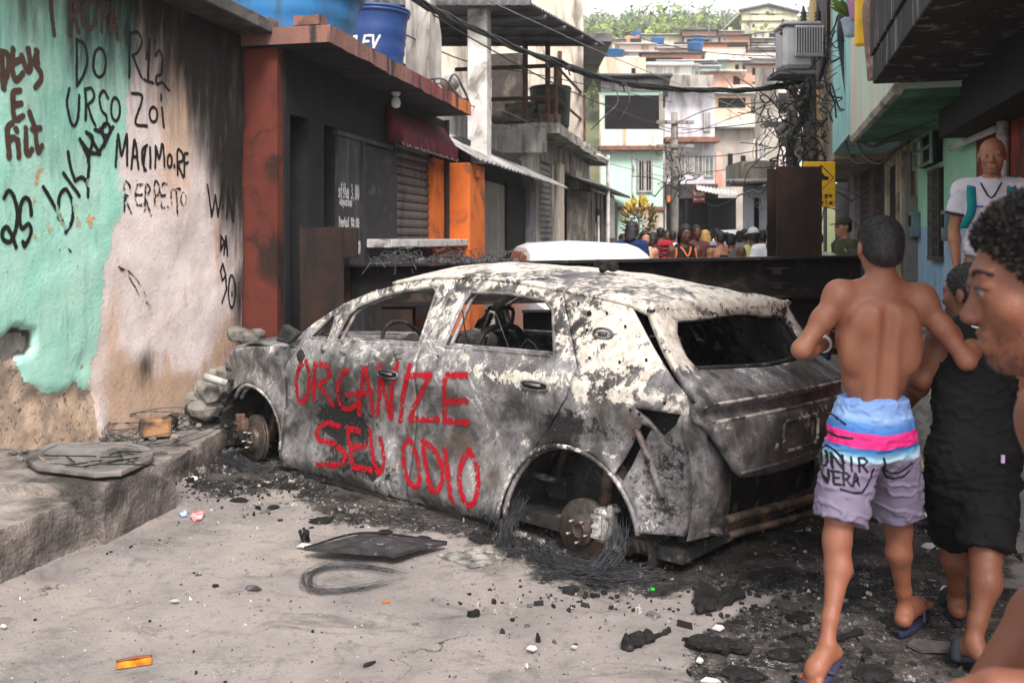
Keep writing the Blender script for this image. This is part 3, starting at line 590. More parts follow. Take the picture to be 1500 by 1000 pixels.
    rwin = [(.955, .903), (.935, 1.15), (.90, 1.20), (.62, 1.203), (.36, 1.178), (.29, 1.13), (.185, .915)]
    fdoor = [(1.203, .025), (2.345, .025), (2.347, .66), (2.20, .80), (2.31, .815), (2.13, .965), (1.93, 1.09), (1.72, 1.170), (1.50, 1.224), (1.25, 1.258), (1.035, 1.264), (1.117, .866), (1.122, .6), (1.18, .15)]
    rdoor = [(1.026, 1.266), (.8, 1.264), (.6, 1.252), (.272, 1.220), (.038, .885), (.070, .74), (.268, .46)] + arc(.06, .10, .415, 36, 0, 6) + [(.478, .025), (1.195, .025), (1.171, .15), (1.113, .6), (1.108, .866)]
    quart = [(.262, 1.218), (.0, 1.194), (-.17, 1.165), (-.30, 1.04), (-.45, .89), (-.56, .775), (-.60, .70), (-.60, .5), (-.58, .30), (-.52, .20), (-.38, .20)] + arc(.06, .10, .415, 166, 40, 18) + [(.258, .462), (.060, .737), (.029, .885)]
    lampcut = [car_px(*q) for q in ((928, 597), (962, 602), (998, 607), (990, 624), (972, 640), (950, 616))]; gash = [car_px(*q) for q in ((940, 621), (955, 627), (934, 664), (909, 712), (896, 704), (921, 660))]
    fend = [(2.357, .025), (2.357, .66), (2.213, .80), (2.36, .80), (2.7, .775), (3.0, .735), (3.15, .68), (3.19, .58), (3.12, .44)] + arc(2.74, .13, .385, 45, 176, 18)
    FB = lambda x: [(s, z) for s, z in x]
    flank("front_fender", fend, label="pale bare front fender"); flank("front_door", fdoor, [qwin, fwin], label="front door with red sprayed letters"); flank("rear_door", rdoor, [rwin], label="rear door with red sprayed letters"); flank("rear_quarter", quart, [lampcut, gash], label="speckled rear quarter above the empty wheel arch")
    for nm, pl, hl in (("front_fender", fend, []), ("front_door", fdoor, [qwin, fwin]), ("rear_door", rdoor, [rwin]), ("rear_quarter", quart, [])): flank(nm, pl, hl, True, .05, label="far side panel")
    # window frames, inner and outer lips
    for right in (False, True):
        for hole in (qwin, fwin, rwin):
            h = np.array(hole); c = h.mean(0); k = MB()
            for off, sc, r in ((.006, .985, .010), (.045, .95, .013)):
                q = resample(c + (h - c) * sc, .05); q = np.r_[q, q[:1]]; w = side_w(q[:, 0], q[:, 1]) + off
                k.tube(car_pt(q[:, 0], CW - w if right else w, q[:, 1]), r, 6, False)
            v = np.concatenate(k.v); sz = np.zeros(len(v))
            k.build("window_frame", BS, CAR, True, {"soot": sz + .25, "ash": sz + .25, "rust": sz - .3})
    # roof, hood, cowl, pillars
    gz = lambda s: np.interp(s, [-.30, -.17, .25, .6, 1.05, 1.3, 1.5, 1.66], [1.135, 1.172, 1.225, 1.257, 1.275, 1.265, 1.238, 1.20])
    def deck(name, s0, s1, ns, nt_, fz, edge, kind, th=.02, wav=.008):
        S, T = np.meshgrid(np.linspace(s0, s1, ns), np.linspace(-1, 1, nt_), indexing='ij'); z = fz(S, T)
        e = edge(S); t = CW / 2 + T * (CW / 2 - e); z = z + (fbm(np.stack([S * 4, t * 4, 0 * S], -1), 41, 4) - .5) * wav * 2
        i = np.arange(ns * nt_).reshape(ns, nt_); f = np.c_[i[:-1, :-1].ravel(), i[:-1, 1:].ravel(), i[1:, 1:].ravel(), i[1:, :-1].ravel()]
        o = mesh(name, car_pt(S.ravel(), t.ravel(), z.ravel()), f, BS, CAR, True, marks(kind, S.ravel(), t.ravel(), z.ravel()))
        if sum((p.normal.z * p.area for p in o.data.polygons)) < 0: o.data.flip_normals()
        return solidify(o, th)
    crown = lambda T: (1 - np.abs(T) ** 2.4)
    rz = lambda S, T: gz(S) + np.where(S > 1.3, .085 - (S - 1.3) * .12, .085) * crown(T) * np.interp(S, [-.3, .3], [.85, 1]) + .012
    deck("roof", -.27, 1.56, 46, 40, rz, lambda S: side_w(S, gz(S)) - .004, "roof", wav=.010)
    deck("hood", 2.40, 3.22, 26, 36, lambda S, T: np.interp(S, [2.4, 2.8, 3.05, 3.22], [.80, .785, .745, .66]) + .045 * crown(T) + .02 * np.sin(S * 14 + T * 5) * .4, lambda S: side_w(S, .75) + .03, "hood", wav=.02)
    k = MB(); k.tube([car_pt(2.32, t, .80 + .02 * math.sin(t * 3)) for t in np.linspace(.06, 1.64, 12)], .035, 8); k.tube([car_pt(1.54, t, 1.225 + .05 * (1 - ((t - .85) / .6) ** 2)) for t in np.linspace(.25, 1.45, 12)], .022, 8)
    v = np.concatenate(k.v); q = np.zeros(len(v)); k.build("windscreen_rim", BS, CAR, True, {"soot": q + .4, "ash": q + .15, "rust": q - .2})
    # tailgate
    hw = lambda z: np.interp(z, [.40, .46, .60, .685, .76, .80, .90, 1.05, 1.16, 1.19], [.46, .55, .68, .765, .79, .79, .74, .72, .70, .70])
    zl = np.array([.44, .47, .60, .685, .76, .80, .90, 1.05, 1.16, 1.185]); CT = CW / 2
    tail = [(CT - hw(z), z) for z in zl] + [(CT - .35, 1.235), (CT, 1.245), (CT + .35, 1.235)] + [(CT + hw(z), z) for z in zl[::-1]] + [(CT + .3, .425), (CT - .3, .425)]
    rw = [(CT - .60, .905), (CT - .625, .96), (CT - .60, 1.06), (CT - .55, 1.115), (CT, 1.135), (CT + .55, 1.115), (CT + .60, 1.06), (CT + .625, .96), (CT + .60, .905), (CT, .888)]
    v2, f, _ = fill2d(tail, [rw], .028); t, z = v2.T; s = tail_s(t, z)
    ru = sstep(.0, .012, np.abs(np.maximum(np.abs(t - .86) / 1.6, np.abs(z - .585)) - .055)); s = s - (1 - ru) * .010
    o = mesh("tailgate", car_pt(s, t, z), f, BS, CAR, True, marks("tail", s, t, z), label="tailgate without its window glass")
    if sum((p.normal * p.area for p in o.data.polygons), Vector()).dot(Vector((-CU[0], -CU[1], 0))) < 0: o.data.flip_normals()
    solidify(o, .03)
    for zz, r0, so_, as_ in ((.695, .010, -.1, .55), (.772, .009, -.1, .50), (.455, .008, .1, .35)):
        tt = np.linspace(.09 if zz > .6 else .32, CW - (.09 if zz > .6 else .32), 40); k = MB(); k.tube(car_pt(tail_s(tt, zz + 0 * tt) - .004, tt, zz + .012 * (1 - ((tt - CT) / .8) ** 2) + 0 * tt), r0, 6); v = np.concatenate(k.v); n_ = fbm(v * 5, 3, 3) - .5; k.build("tailgate_lip", BS, CAR, True, {"soot": n_ * .8 + so_, "ash": n_ + as_, "rust": n_ * 0 - .1})
    k = MB(); q = np.array([(.70, .515), (1.02, .515), (1.05, .535), (1.05, .635), (1.02, .655), (.70, .655), (.67, .635), (.67, .535), (.70, .515)]); q = resample(q, .04, False); k.tube(car_pt(tail_s(q[:, 0], q[:, 1]) - .004, q[:, 0], q[:, 1]), .009, 6, False); v = np.concatenate(k.v); n_ = fbm(v * 9, 3, 3) - .5; k.build("plate_recess", BS, CAR, True, {"soot": n_ - .1, "ash": n_ + .5, "rust": n_ * 0})
    k = MB(); q = resample(np.array(rw) * .985 + np.array([CT, 1.0]) * .015, .05); q = np.r_[q, q[:1]]; k.tube(car_pt(tail_s(q[:, 0], q[:, 1]) + .035, q[:, 0], q[:, 1]), .014, 6, False)
    k.build("rear_window_frame", BLK, CAR, True)
    # rear body corner behind the missing bumper, lamp cavity, bumper beam
    def blob(kind, kk, name, sm=False, so=.5, a=.1, r=-.4):
        v = np.concatenate(kk.v); n = fbm(v * 4, 3, 3) - .5; q = np.zeros(len(v)); return kk.build(name, BS, CAR, sm, {"soot": q + so + n * .6, "ash": q + a + n * .4, "rust": q + r})
    for tt, flip in ((.06, 1), (CW - .06, -1)):
        k = MB()
        zz = np.linspace(.19, .72, 12); 
        for i in range(11):
            pass
        rows = [[car_pt(-.52 - .055 * math.sin(min(1, max(0, (z - .1) / .6)) * 3.1) - .05 * math.sin(j / 7 * math.pi) * .6, tt + flip * (j / 7 * .34 * (1 - .5 * max(0, (z - .45) / .3))), z) for j in range(8)] for z in zz]
        k.add(np.array(rows).reshape(-1, 3), [(i * 8 + j, i * 8 + j + 1, (i + 1) * 8 + j + 1, (i + 1) * 8 + j) for i in range(11) for j in range(7)])
        blob(0, k, "corner_panel", True, .22, .30, -.1)
    k = MB()
    for j in range(1): k.tube([car_pt(-.30 - .10 * (1 - z) * 0 - (.66 - z) * .45 - j * .035, .0 + float(side_w(-.45, z)) * .8 - .012, z) for z in np.linspace(.66, .36, 6)][::-1], .016, 6)
    blob(0, k, "corner_rib", True, .45, .1, .1)
    k = MB(); k.box(car_pt(-.36, .16, .56), (.34, .10, .40), [np.r_[CU, 0], np.r_[CN, 0], (0, 0, 1)]); blob(0, k, "lamp_cavity", False, .75, .2)
    k = MB(); tl = np.linspace(.16, 1.56, 14); sb = lambda t: -.66 - .10 * (1 - ((t - CT) / .8) ** 2)
    k.tube([car_pt(sb(t), t, .285 + .012 * math.sin(t * 4)) for t in tl], .020, 6); k.tube([car_pt(sb(t) - .012, t, .222 + .012 * math.sin(t * 4)) for t in tl], .016, 6)
    k.sheet(car_pt(sb(.16) + .01, .16, .21), car_pt(sb(1.56) + .01, 1.56, .21), car_pt(sb(1.56) + .01, 1.56, .29), car_pt(sb(.16) + .01, .16, .29), 1, 1)
    k.build("bumper_beam", RSTP, CAR, True)
    k = MB()
    for t in (.22, 1.48): k = MB(); k.box(car_pt(-.56, t, .24), (.18, .07, .08), [np.r_[CU, 0], np.r_[CN, 0], (0, 0, 1)], .015); k.build("bumper_bracket", BLK, CAR)
    # shell: floor, wheel wells, bulkhead
    ax = [np.r_[CU, 0], np.r_[CN, 0], (0, 0, 1)]
    k = MB(); k.box(car_pt(1.0, .85, .13), (3.0, 1.5, .06), ax); k.box(car_pt(2.42, .85, .45), (.05, 1.45, .62), ax); k.box(car_pt(-.44, .85, .36), (.05, 1.3, .50), ax); k.box(car_pt(-.1, .85, .34), (.7, .95, .05), ax)
    for t in (.07, 1.63): k.box(car_pt(1.42, t, .07), (1.85, .07, .12), ax)
    k.box(car_pt(2.85, .85, .36), (.6, .8, .4), ax, .06)
    k.build("floor_pan", BLK, CAR)
    for cs, cz, r in ((.06, .10, .43), (2.74, .13, .40)):
        for t0, t1 in ((.03, .36), (CW - .03, CW - .36)):
            k = MB()
            a = np.linspace(R_(-12), R_(192), 22)
            for (ta, ra, tb, rb) in ((t0, r, t1, r), (t1, r, t1, .02)):
                A = np.array([car_pt(cs + ra * math.cos(x), ta, max(.03, cz + ra * math.sin(x))) for x in a]); B = np.array([car_pt(cs + rb * math.cos(x), tb, max(.03, cz + rb * math.sin(x))) for x in a]); n = len(a)
                k.add(np.r_[A, B], [(i, i + 1, n + i + 1, n + i) for i in range(n - 1)])
            k.build("wheel_well", BLK, CAR, True)
    for cs, cz, r, a0, a1 in ((.06, .10, .412, 0, 168), (2.74, .13, .382, 44, 178)):
        q = np.array(arc(cs, cz, r, a0, a1, 26)); w = side_w(q[:, 0], q[:, 1]); k = MB(); k.tube(car_pt(q[:, 0], w + .004, q[:, 1]), .013, 6); k.tube(car_pt(q[:, 0] * .985 + cs * .015, w + .05, q[:, 1] * .985 + cz * .015), .016, 6)
        v = np.concatenate(k.v); z0 = np.zeros(len(v)); k.build("arch_lip", BS, CAR, True, {"soot": z0 - .05, "ash": z0 + .42, "rust": z0 - .2})
    # brakes
    for s, z, r, lab, st in ((0.0, .13, .140, "rear brake disc with silver caliper", .0), (2.74, .155, .158, "front brake disc", .12)):
        for t, sg in ((.05, 1), (CW - .05, -1)):
            axd = np.array([-CN[0] * sg + st * CU[0], -CN[1] * sg + st * CU[1], .08]); c = car_pt(s, t, z)
            k = MB(); k.lathe([(.02, -.03), (r, -.03), (r, -.016), (r - .004, -.012), (r - .02, -.012), (r - .02, -.006), (r, -.006), (r, .006), (r * .55, .006), (r * .52, .010), (r * .50, .035), (.035, .035), (.035, .042), (.028, .042), (.026, .02), (.001, .02)], c, axd, 40)
            d = k.build("brake_disc", plain("disc_steel", (.05, .045, .043), (.10, .08, .07), 30, .6, .6, dirt=(.16, .08, .05), damt=.4, dsc=12, bmp=.2), CAR, True, label=lab); bevel(d, .002, 1, 50)
            a_ = axd / np.linalg.norm(axd); e1 = np.cross(a_, [0, 0, 1]); e1 /= np.linalg.norm(e1); e2 = np.cross(a_, e1); k = MB()
            for i in range(5):
                th = 2 * math.pi * i / 5 + .4; p = c + (e1 * math.cos(th) + e2 * math.sin(th)) * .052; k = MB(); k.tube([p + a_ * .03, p + a_ * .066], .0065, 8); k.build("wheel_stud", plain("stud_steel", (.35, .30, .27), (.2, .17, .15), 20, .5, .6), d, True)
            k = MB(); fwd = np.array([-CU[0], -CU[1], 0]) if s < 1 else np.array([CU[0], CU[1], 0]); side = c + fwd * (r * .80) + np.array([0, 0, .045]) 
            X = [fwd, a_, np.cross(fwd, a_)]
            k.box(side, (.075, .085, .15), X, .016); k.box(side + a_ * .045, (.05, .03, .10), X, .010); k.box(side + fwd * .05, (.03, .06, .20), X, .008)
            for dz in (-.045, .0, .045): k.box(side + a_ * .062 + np.array([0, 0, dz]), (.045, .012, .018), X, .003)
            k.tube([side + fwd * .06 + np.array([0, 0, -.09]), side + fwd * .10 + np.array([0, 0, -.10])], .014, 8); k.tube([side + fwd * .06 + np.array([0, 0, .08]), side + fwd * .09 + np.array([0, 0, .085])], .012, 8)
            k.build("brake_caliper", plain("caliper_metal", (.55, .52, .49), (.3, .28, .26), 25, .45, .5, dirt=(.03, .03, .03), damt=.6, dsc=16, bmp=.3) if s < 1 else RST, d)
    for s in (0.0, 2.74):
        for sg in (0, 1):
            T = lambda t: CW - t if sg else t
            k = MB()
            k.tube([car_pt(s - .03, T(.14), .14), car_pt(s - .02, T(.30), .55)], .035, 8); k.tube([car_pt(s, T(.08), .13), car_pt(s + .35, T(.55), .12)], .03, 8); k.build("suspension_arm", RST, CAR, True)
    k = MB(); k.tube([car_pt(-.20, .12, .05), car_pt(-.36, .16, .24)], .026, 8); k.build("tow_strut", RST, CAR, True)
    # door handles, trim, mirror stub
    for s, z, lab in ((1.33, .725, None), (.26, .775, None)):
        q = np.array([(s + .085 * math.cos(a) * (1 if abs(math.cos(a)) > .3 else 1), z + .021 * np.sign(math.sin(a)) * abs(math.sin(a)) ** .5) for a in np.linspace(0, 2 * math.pi, 20)[:-1]]); w = side_w(q[:, 0], q[:, 1]); k = MB()
        v = car_pt(q[:, 0], w - .007, q[:, 1]); k.add(v, [tuple(range(len(v)))]); hnd = k.build("door_handle", plain("void_black", (.010, .010, .010), None, 5, .9, bmp=0), CAR)
        if hnd.data.polygons[0].normal.dot(Vector((-CN[0], -CN[1], 0))) < 0: hnd.data.flip_normals()
        k = MB(); qq = np.r_[q, q[:1]]; k.tube(car_pt(qq[:, 0], side_w(qq[:, 0], qq[:, 1]) - .008, qq[:, 1]), .006, 6, False); k.tube([car_pt(s + .05, side_w(s, z) - .016, z + .006), car_pt(s - .045, side_w(s, z) - .016, z + .004)], .008, 6)
        v = np.concatenate(k.v); z0 = np.zeros(len(v)); k.build("handle_rim", BS, hnd, True, {"soot": z0 + .1, "ash": z0 + .3, "rust": z0})
    k = MB(); p = [car_pug for car_pug in ()]
    k.prism([car_pt(2.20, -.02, .83), car_pt(2.36, .0, .835), car_pt(2.27, .0, .95), car_pt(2.14, .02, .90)], car_pt(0, -.05, 0) - car_pt(0, 0, 0)); bevel(k.build("mirror_base", BLK, CAR), .015)
    # panel fixings: dark clip holes on the rear pillar and tail
    k = MB(); sp = [(px, py) for px, py in ((848, 444), (861, 483), (864, 459), (890, 459), (917, 478), (865, 524), (909, 530), (948, 527), (925, 600), (938, 606), (975, 590))]
    for i, (px, py) in enumerate(sp):
        s, z = car_px(px, py); r = .008 if i not in (2,) else .015; q = [car_pt(s + r * math.cos(a), side_w(s, z) - .009, z + r * math.sin(a)) for a in np.linspace(0, 6.28, 12)[:-1]]; k.add(q, [tuple(range(11))])
    k.build("clip_hole", _mc["void_black"], CAR)
    k = MB()
    for px, py in ((884, 489),):
        s, z = car_px(px, py); q = [car_pt(s + .055 * math.cos(a), side_w(s, z) - .008, z + .026 * math.sin(a)) for a in np.linspace(0, 6.3, 18)]; k.tube(q, .007, 6, False); k.tube([car_pt(s + .02, side_w(s, z) - .01, z), car_pt(s - .02, side_w(s, z) - .01, z)], .012, 8)
    v = np.concatenate(k.v); z0 = np.zeros(len(v)); k.build("filler_recess", BS, CAR, True, {"soot": z0 + .3, "ash": z0 + .3, "rust": z0})
    # cabin: seat frames, wheel, dash, ash
    def seat(cs, ct):
        k = MB(); L = lambda a, b, z: car_pt(cs + a, ct + b, z)
        k.tube(smooth_line([L(0, -.22, .30), L(-.10, -.20, .62), L(-.20, -.17, .93), L(-.22, -.08, 1.0), L(-.22, .08, 1.0), L(-.20, .17, .93), L(-.10, .20, .62), L(0, .22, .30)], 5), .018, 8)
        for z in (.45, .6, .75): k.tube([L(-.06 - (z - .45) * .3, -.2, z), L(-.06 - (z - .45) * .3, .2, z)], .007, 6)
        for b in (-.12, 0, .12): k.tube(smooth_line([L(-.03, b, .35), L(-.10, b * .9, .6), L(-.19, b * .8, .95)], 4), .005, 5)
        k.tube([L(.42, -.22, .30), L(0, -.24, .28), L(0, .24, .28), L(.42, .22, .30), L(.42, -.22, .30)], .02, 8); k.tube(smooth_line([L(-.23, -.06, 1.0), L(-.24, -.06, 1.10), L(-.24, .06, 1.10), L(-.23, .06, 1.0)], 4), .012, 6)
        return k.build("seat_frame", BLK, CAR, True)
    seat(1.12, .48); seat(1.12, 1.22); seat(.30, .45); seat(.30, .95)
    k = MB(); k.tube([car_pt(1.72 + .08 * math.cos(a), .48 + .18 * math.sin(a), .82 + .16 * math.cos(a)) for a in np.linspace(0, 6.3, 24)], .013, 6, False); k.tube([car_pt(1.72, .48, .82), car_pt(2.1, .48, .68)], .025, 8); k.tube([car_pt(1.72, .30, .82), car_pt(1.72, .66, .82)], .012, 6); k.build("steering_wheel", BLK, CAR, True)
    k = MB(); rg = random.Random(5)
    for t in np.linspace(.12, 1.58, 22): k.rock(car_pt(2.12 + rg.uniform(-.12, .12), t, .74 + rg.uniform(-.05, .05)), rg.uniform(.07, .13), rg.randrange(999))
    k.build("dashboard", BLK, CAR, True)
    k = MB()
    for i in range(90): k.rock(car_pt(rg.uniform(.62, 2.2), rg.uniform(.12, 1.5), rg.uniform(.2, .36)), rg.uniform(.05, .13), rg.randrange(999), (1, 1, .6))
    for i in range(26): k.rock(car_pt(rg.uniform(1.15, 1.95), rg.uniform(.05, .12), .845 + rg.uniform(-.03, .02)), rg.uniform(.02, .045), rg.randrange(999), (1.3, 1, .7))
    for i in range(26): k.rock(car_pt(rg.uniform(.25, .9), rg.uniform(.06, .14), .86 + rg.uniform(-.03, .03)), rg.uniform(.02, .055), rg.randrange(999), (1.2, 1, .8))
    tag(k.build("ash_lumps", ASHM, CAR, True), kind="stuff")
    k = MB()                                                                       # charred spring wires trailing in the window openings
    for i in range(14):
        p0 = car_pt(rg.uniform(.2, 1.0), rg.uniform(.15, .5), .80); pts = [p0 + np.array([rg.uniform(-.12, .12), rg.uniform(-.12, .12), rg.uniform(-.05, .22)]) * j / 2 for j in range(4)]; k.tube(smooth_line(pts, 4), .004, 5)
    k.build("spring_wires", BLK, CAR, True)
    k = MB(); k.tube(smooth_line([car_pt(.62, 1.5, .85), car_pt(.56, 1.45, 1.05), car_pt(.42, 1.38, 1.18), car_pt(.30, 1.40, 1.05), car_pt(.25, 1.5, .88)], 6), .022, 8); k.tube([car_pt(.15, 1.62, .86), car_pt(.45, 1.45, 1.22)], .03, 8); k.build("inner_pillar", BLK, CAR, True)
    # red spray
    cp = lambda L: [(400 + x * .2901, 480 + y * .2901) for x, y in L]
    ST = [[(165, 170), (130, 205), (118, 290), (140, 372), (172, 345), (184, 250), (168, 172)], [(212, 180), (208, 270), (205, 362)], [(212, 185), (258, 183), (286, 225), (268, 265), (216, 287)], [(232, 285), (265, 330), (306, 392)], [(382, 215), (346, 235), (330, 305), (345, 392), (390, 408), (432, 372), (424, 330), (374, 337)],
        [(436, 432), (444, 330), (463, 205), (486, 312), (506, 432)], [(432, 330), (500, 326)], [(532, 432), (538, 310), (541, 192)], [(541, 215), (570, 350), (594, 450)], [(600, 446), (602, 310), (630, 178)], [(645, 470), (660, 330), (692, 190)], [(672, 246), (735, 238), (797, 236)], [(797, 236), (740, 350), (690, 462)], [(690, 462), (835, 462)], [(977, 240), (872, 240)], [(872, 240), (868, 470)], [(868, 470), (982, 476)], [(870, 370), (977, 370)],
        [(336, 497), (272, 480), (222, 520), (236, 565), (302, 582), (366, 640), (336, 690), (226, 690)], [(437, 520), (377, 505)], [(377, 505), (390, 600), (405, 700)], [(405, 700), (497, 716)], [(390, 605), (466, 596)], [(490, 522), (505, 640), (530, 722), (560, 702), (556, 620), (541, 560)], [(685, 565), (660, 620), (670, 730), (710, 800), (741, 770), (735, 680), (708, 590), (685, 565)],
        [(760, 570), (772, 690), (800, 820)], [(760, 570), (812, 612), (850, 690), (856, 770), (832, 820), (800, 822)], [(870, 610), (886, 740), (906, 872)], [(990, 620), (952, 690), (945, 790), (975, 880), (1015, 885), (1036, 790), (1025, 680), (992, 620)]]
    st = [np.array([car_px(*q) for q in (smooth_line(cp(s), 5) if len(s) > 2 else np.array(cp(s)))]) for s in ST]
    def surf(uv):
        s, z = uv.T; return car_pt(s, side_w(s, z) + (fbm(np.c_[s * 6, z * 6, 0 * s], 5, 3) - .5) * .008 - .0035, z)
    paint("spray_lettering", st, .0140, .006, surf, paint_mat("red_spray", (.42, .005, .016), .05, .5, 48), CAR, 1.05, label="red sprayed words across both doors")
    return CAR
CAR = build_car()
# ================================================================== LEFT SIDE OF THE STREET
FD = np.array([.2102, .9777]); FO = np.array([.9777, -.2102])      # along the facades, and out towards the street
def FL(Y, off=0.0, z=0.0):
    return np.array([-2.0 + .215 * (Y - 7.85) + off * FO[0], Y + off * FO[1], z])
FAX = [np.r_[FD, 0], np.r_[FO, 0], np.array([0, 0, 1.0])]
def Yf(px, off=0.0): return (3.688 - off * 1.02) / (.215 - (px - 750) / FPX)
def fb(k, Y0, Y1, o0, o1, z0, z1, bev=0.0):
    """box along the facade line"""
    a = FL(Y0); b = FL(Y1); L = np.linalg.norm((b - a)[:2]); c = (a + b) / 2 + np.r_[FO, 0] * (o0 + o1) / 2
    k.box([c[0], c[1], (z0 + z1) / 2], (L, abs(o1 - o0), z1 - z0), FAX, bev); return k
def slats(k, p0, p1, z0, z1, pitch, out, depth=.02):
    """roller shutter: ribbed steel sheet between p0 and p1"""
    p0 = np.asarray(p0, float); p1 = np.asarray(p1, float); n = int((z1 - z0) / pitch); v = []; o = np.asarray(out, float)
    prof = []
    for i in range(n):
        z = z0 + i * pitch; prof += [(z, 0), (z + pitch * .18, -depth), (z + pitch * .22, 0), (z + pitch * .55, depth * .55)]
    prof.append((z0 + n * pitch, 0))
    for z, d in prof: v += [np.r_[p0[:2], z] + o * d, np.r_[p1[:2], z] + o * d]
    k.add(v, [(2 * i, 2 * i + 1, 2 * i + 3, 2 * i + 2) for i in range(len(prof) - 1)]); return k
FO3 = np.r_[FO, 0]
def corrug(k, p00, p10, p11, p01, n, amp=.02, up=(0, 0, 1)):
    """corrugated sheet: ribs run from the 0-edge to the 1-edge"""
    up = np.asarray(up, float); return k.sheet(p00, p10, p11, p01, n * 4, 2, lambda a, b: up * amp * math.sin(a * n * 2 * math.pi))
BLACKW = plain("black_paint_wall", (.007, .007, .0085), (.014, .0135, .016), 3, .75, dirt=(.012, .012, .012), damt=.6, dsc=1.6, bmp=.4, bsc=50)
CHARC = plain("charcoal_door", (.036, .036, .041), (.024, .024, .028), 4, .6, dirt=(.09, .085, .085), damt=.4, dsc=3, bmp=.2, streak=True)
BROWNR = plain("brick_red_paint", (.125, .028, .018), (.095, .022, .014), 3, .8, dirt=(.022, .012, .01), damt=.45, dsc=1.7, bmp=.35, bsc=45)
ORANGE = plain("orange_paint_wall", (.60, .14, .022), (.48, .105, .018), 3, .75, dirt=(.18, .06, .03), damt=.35, dsc=3, bmp=.25, bsc=45)
SHUT = plain("shutter_steel", (.135, .12, .115), (.09, .08, .078), 3, .55, .3, dirt=(.04, .035, .033), damt=.6, dsc=2.5, bmp=.15, streak=True)
PLAST = plain("grey_plaster", (.42, .39, .355), (.30, .28, .26), 2, .9, dirt=(.10, .09, .08), damt=.6, dsc=1.4, bmp=.4, bsc=40, streak=True)
CREAM = plain("cream_plaster", (.62, .53, .43), (.50, .43, .36), 1.5, .9, dirt=(.16, .14, .12), damt=.55, dsc=1.0, bmp=.3, bsc=30, streak=True)
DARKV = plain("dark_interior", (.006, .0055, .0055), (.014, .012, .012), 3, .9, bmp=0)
TIN = plain("grey_tin", (.36, .35, .35), (.25, .245, .25), 2, .6, .3, dirt=(.10, .075, .06), damt=.5, dsc=1.3, bmp=.15, streak=True)
TIND = plain("dull_tin", (.15, .15, .158), (.11, .108, .115), 2, .65, .3, dirt=(.05, .042, .04), damt=.5, dsc=1.3, bmp=.15)
RUSTB = plain("rust_bar", (.16, .075, .055), (.10, .05, .04), 8, .8, .2, dirt=(.05, .03, .025), damt=.5, dsc=5, bmp=.3)
WHITEP = plain("dirty_white", (.66, .63, .60), (.52, .49, .46), 3, .8, dirt=(.20, .18, .16), damt=.5, dsc=2, bmp=.2)

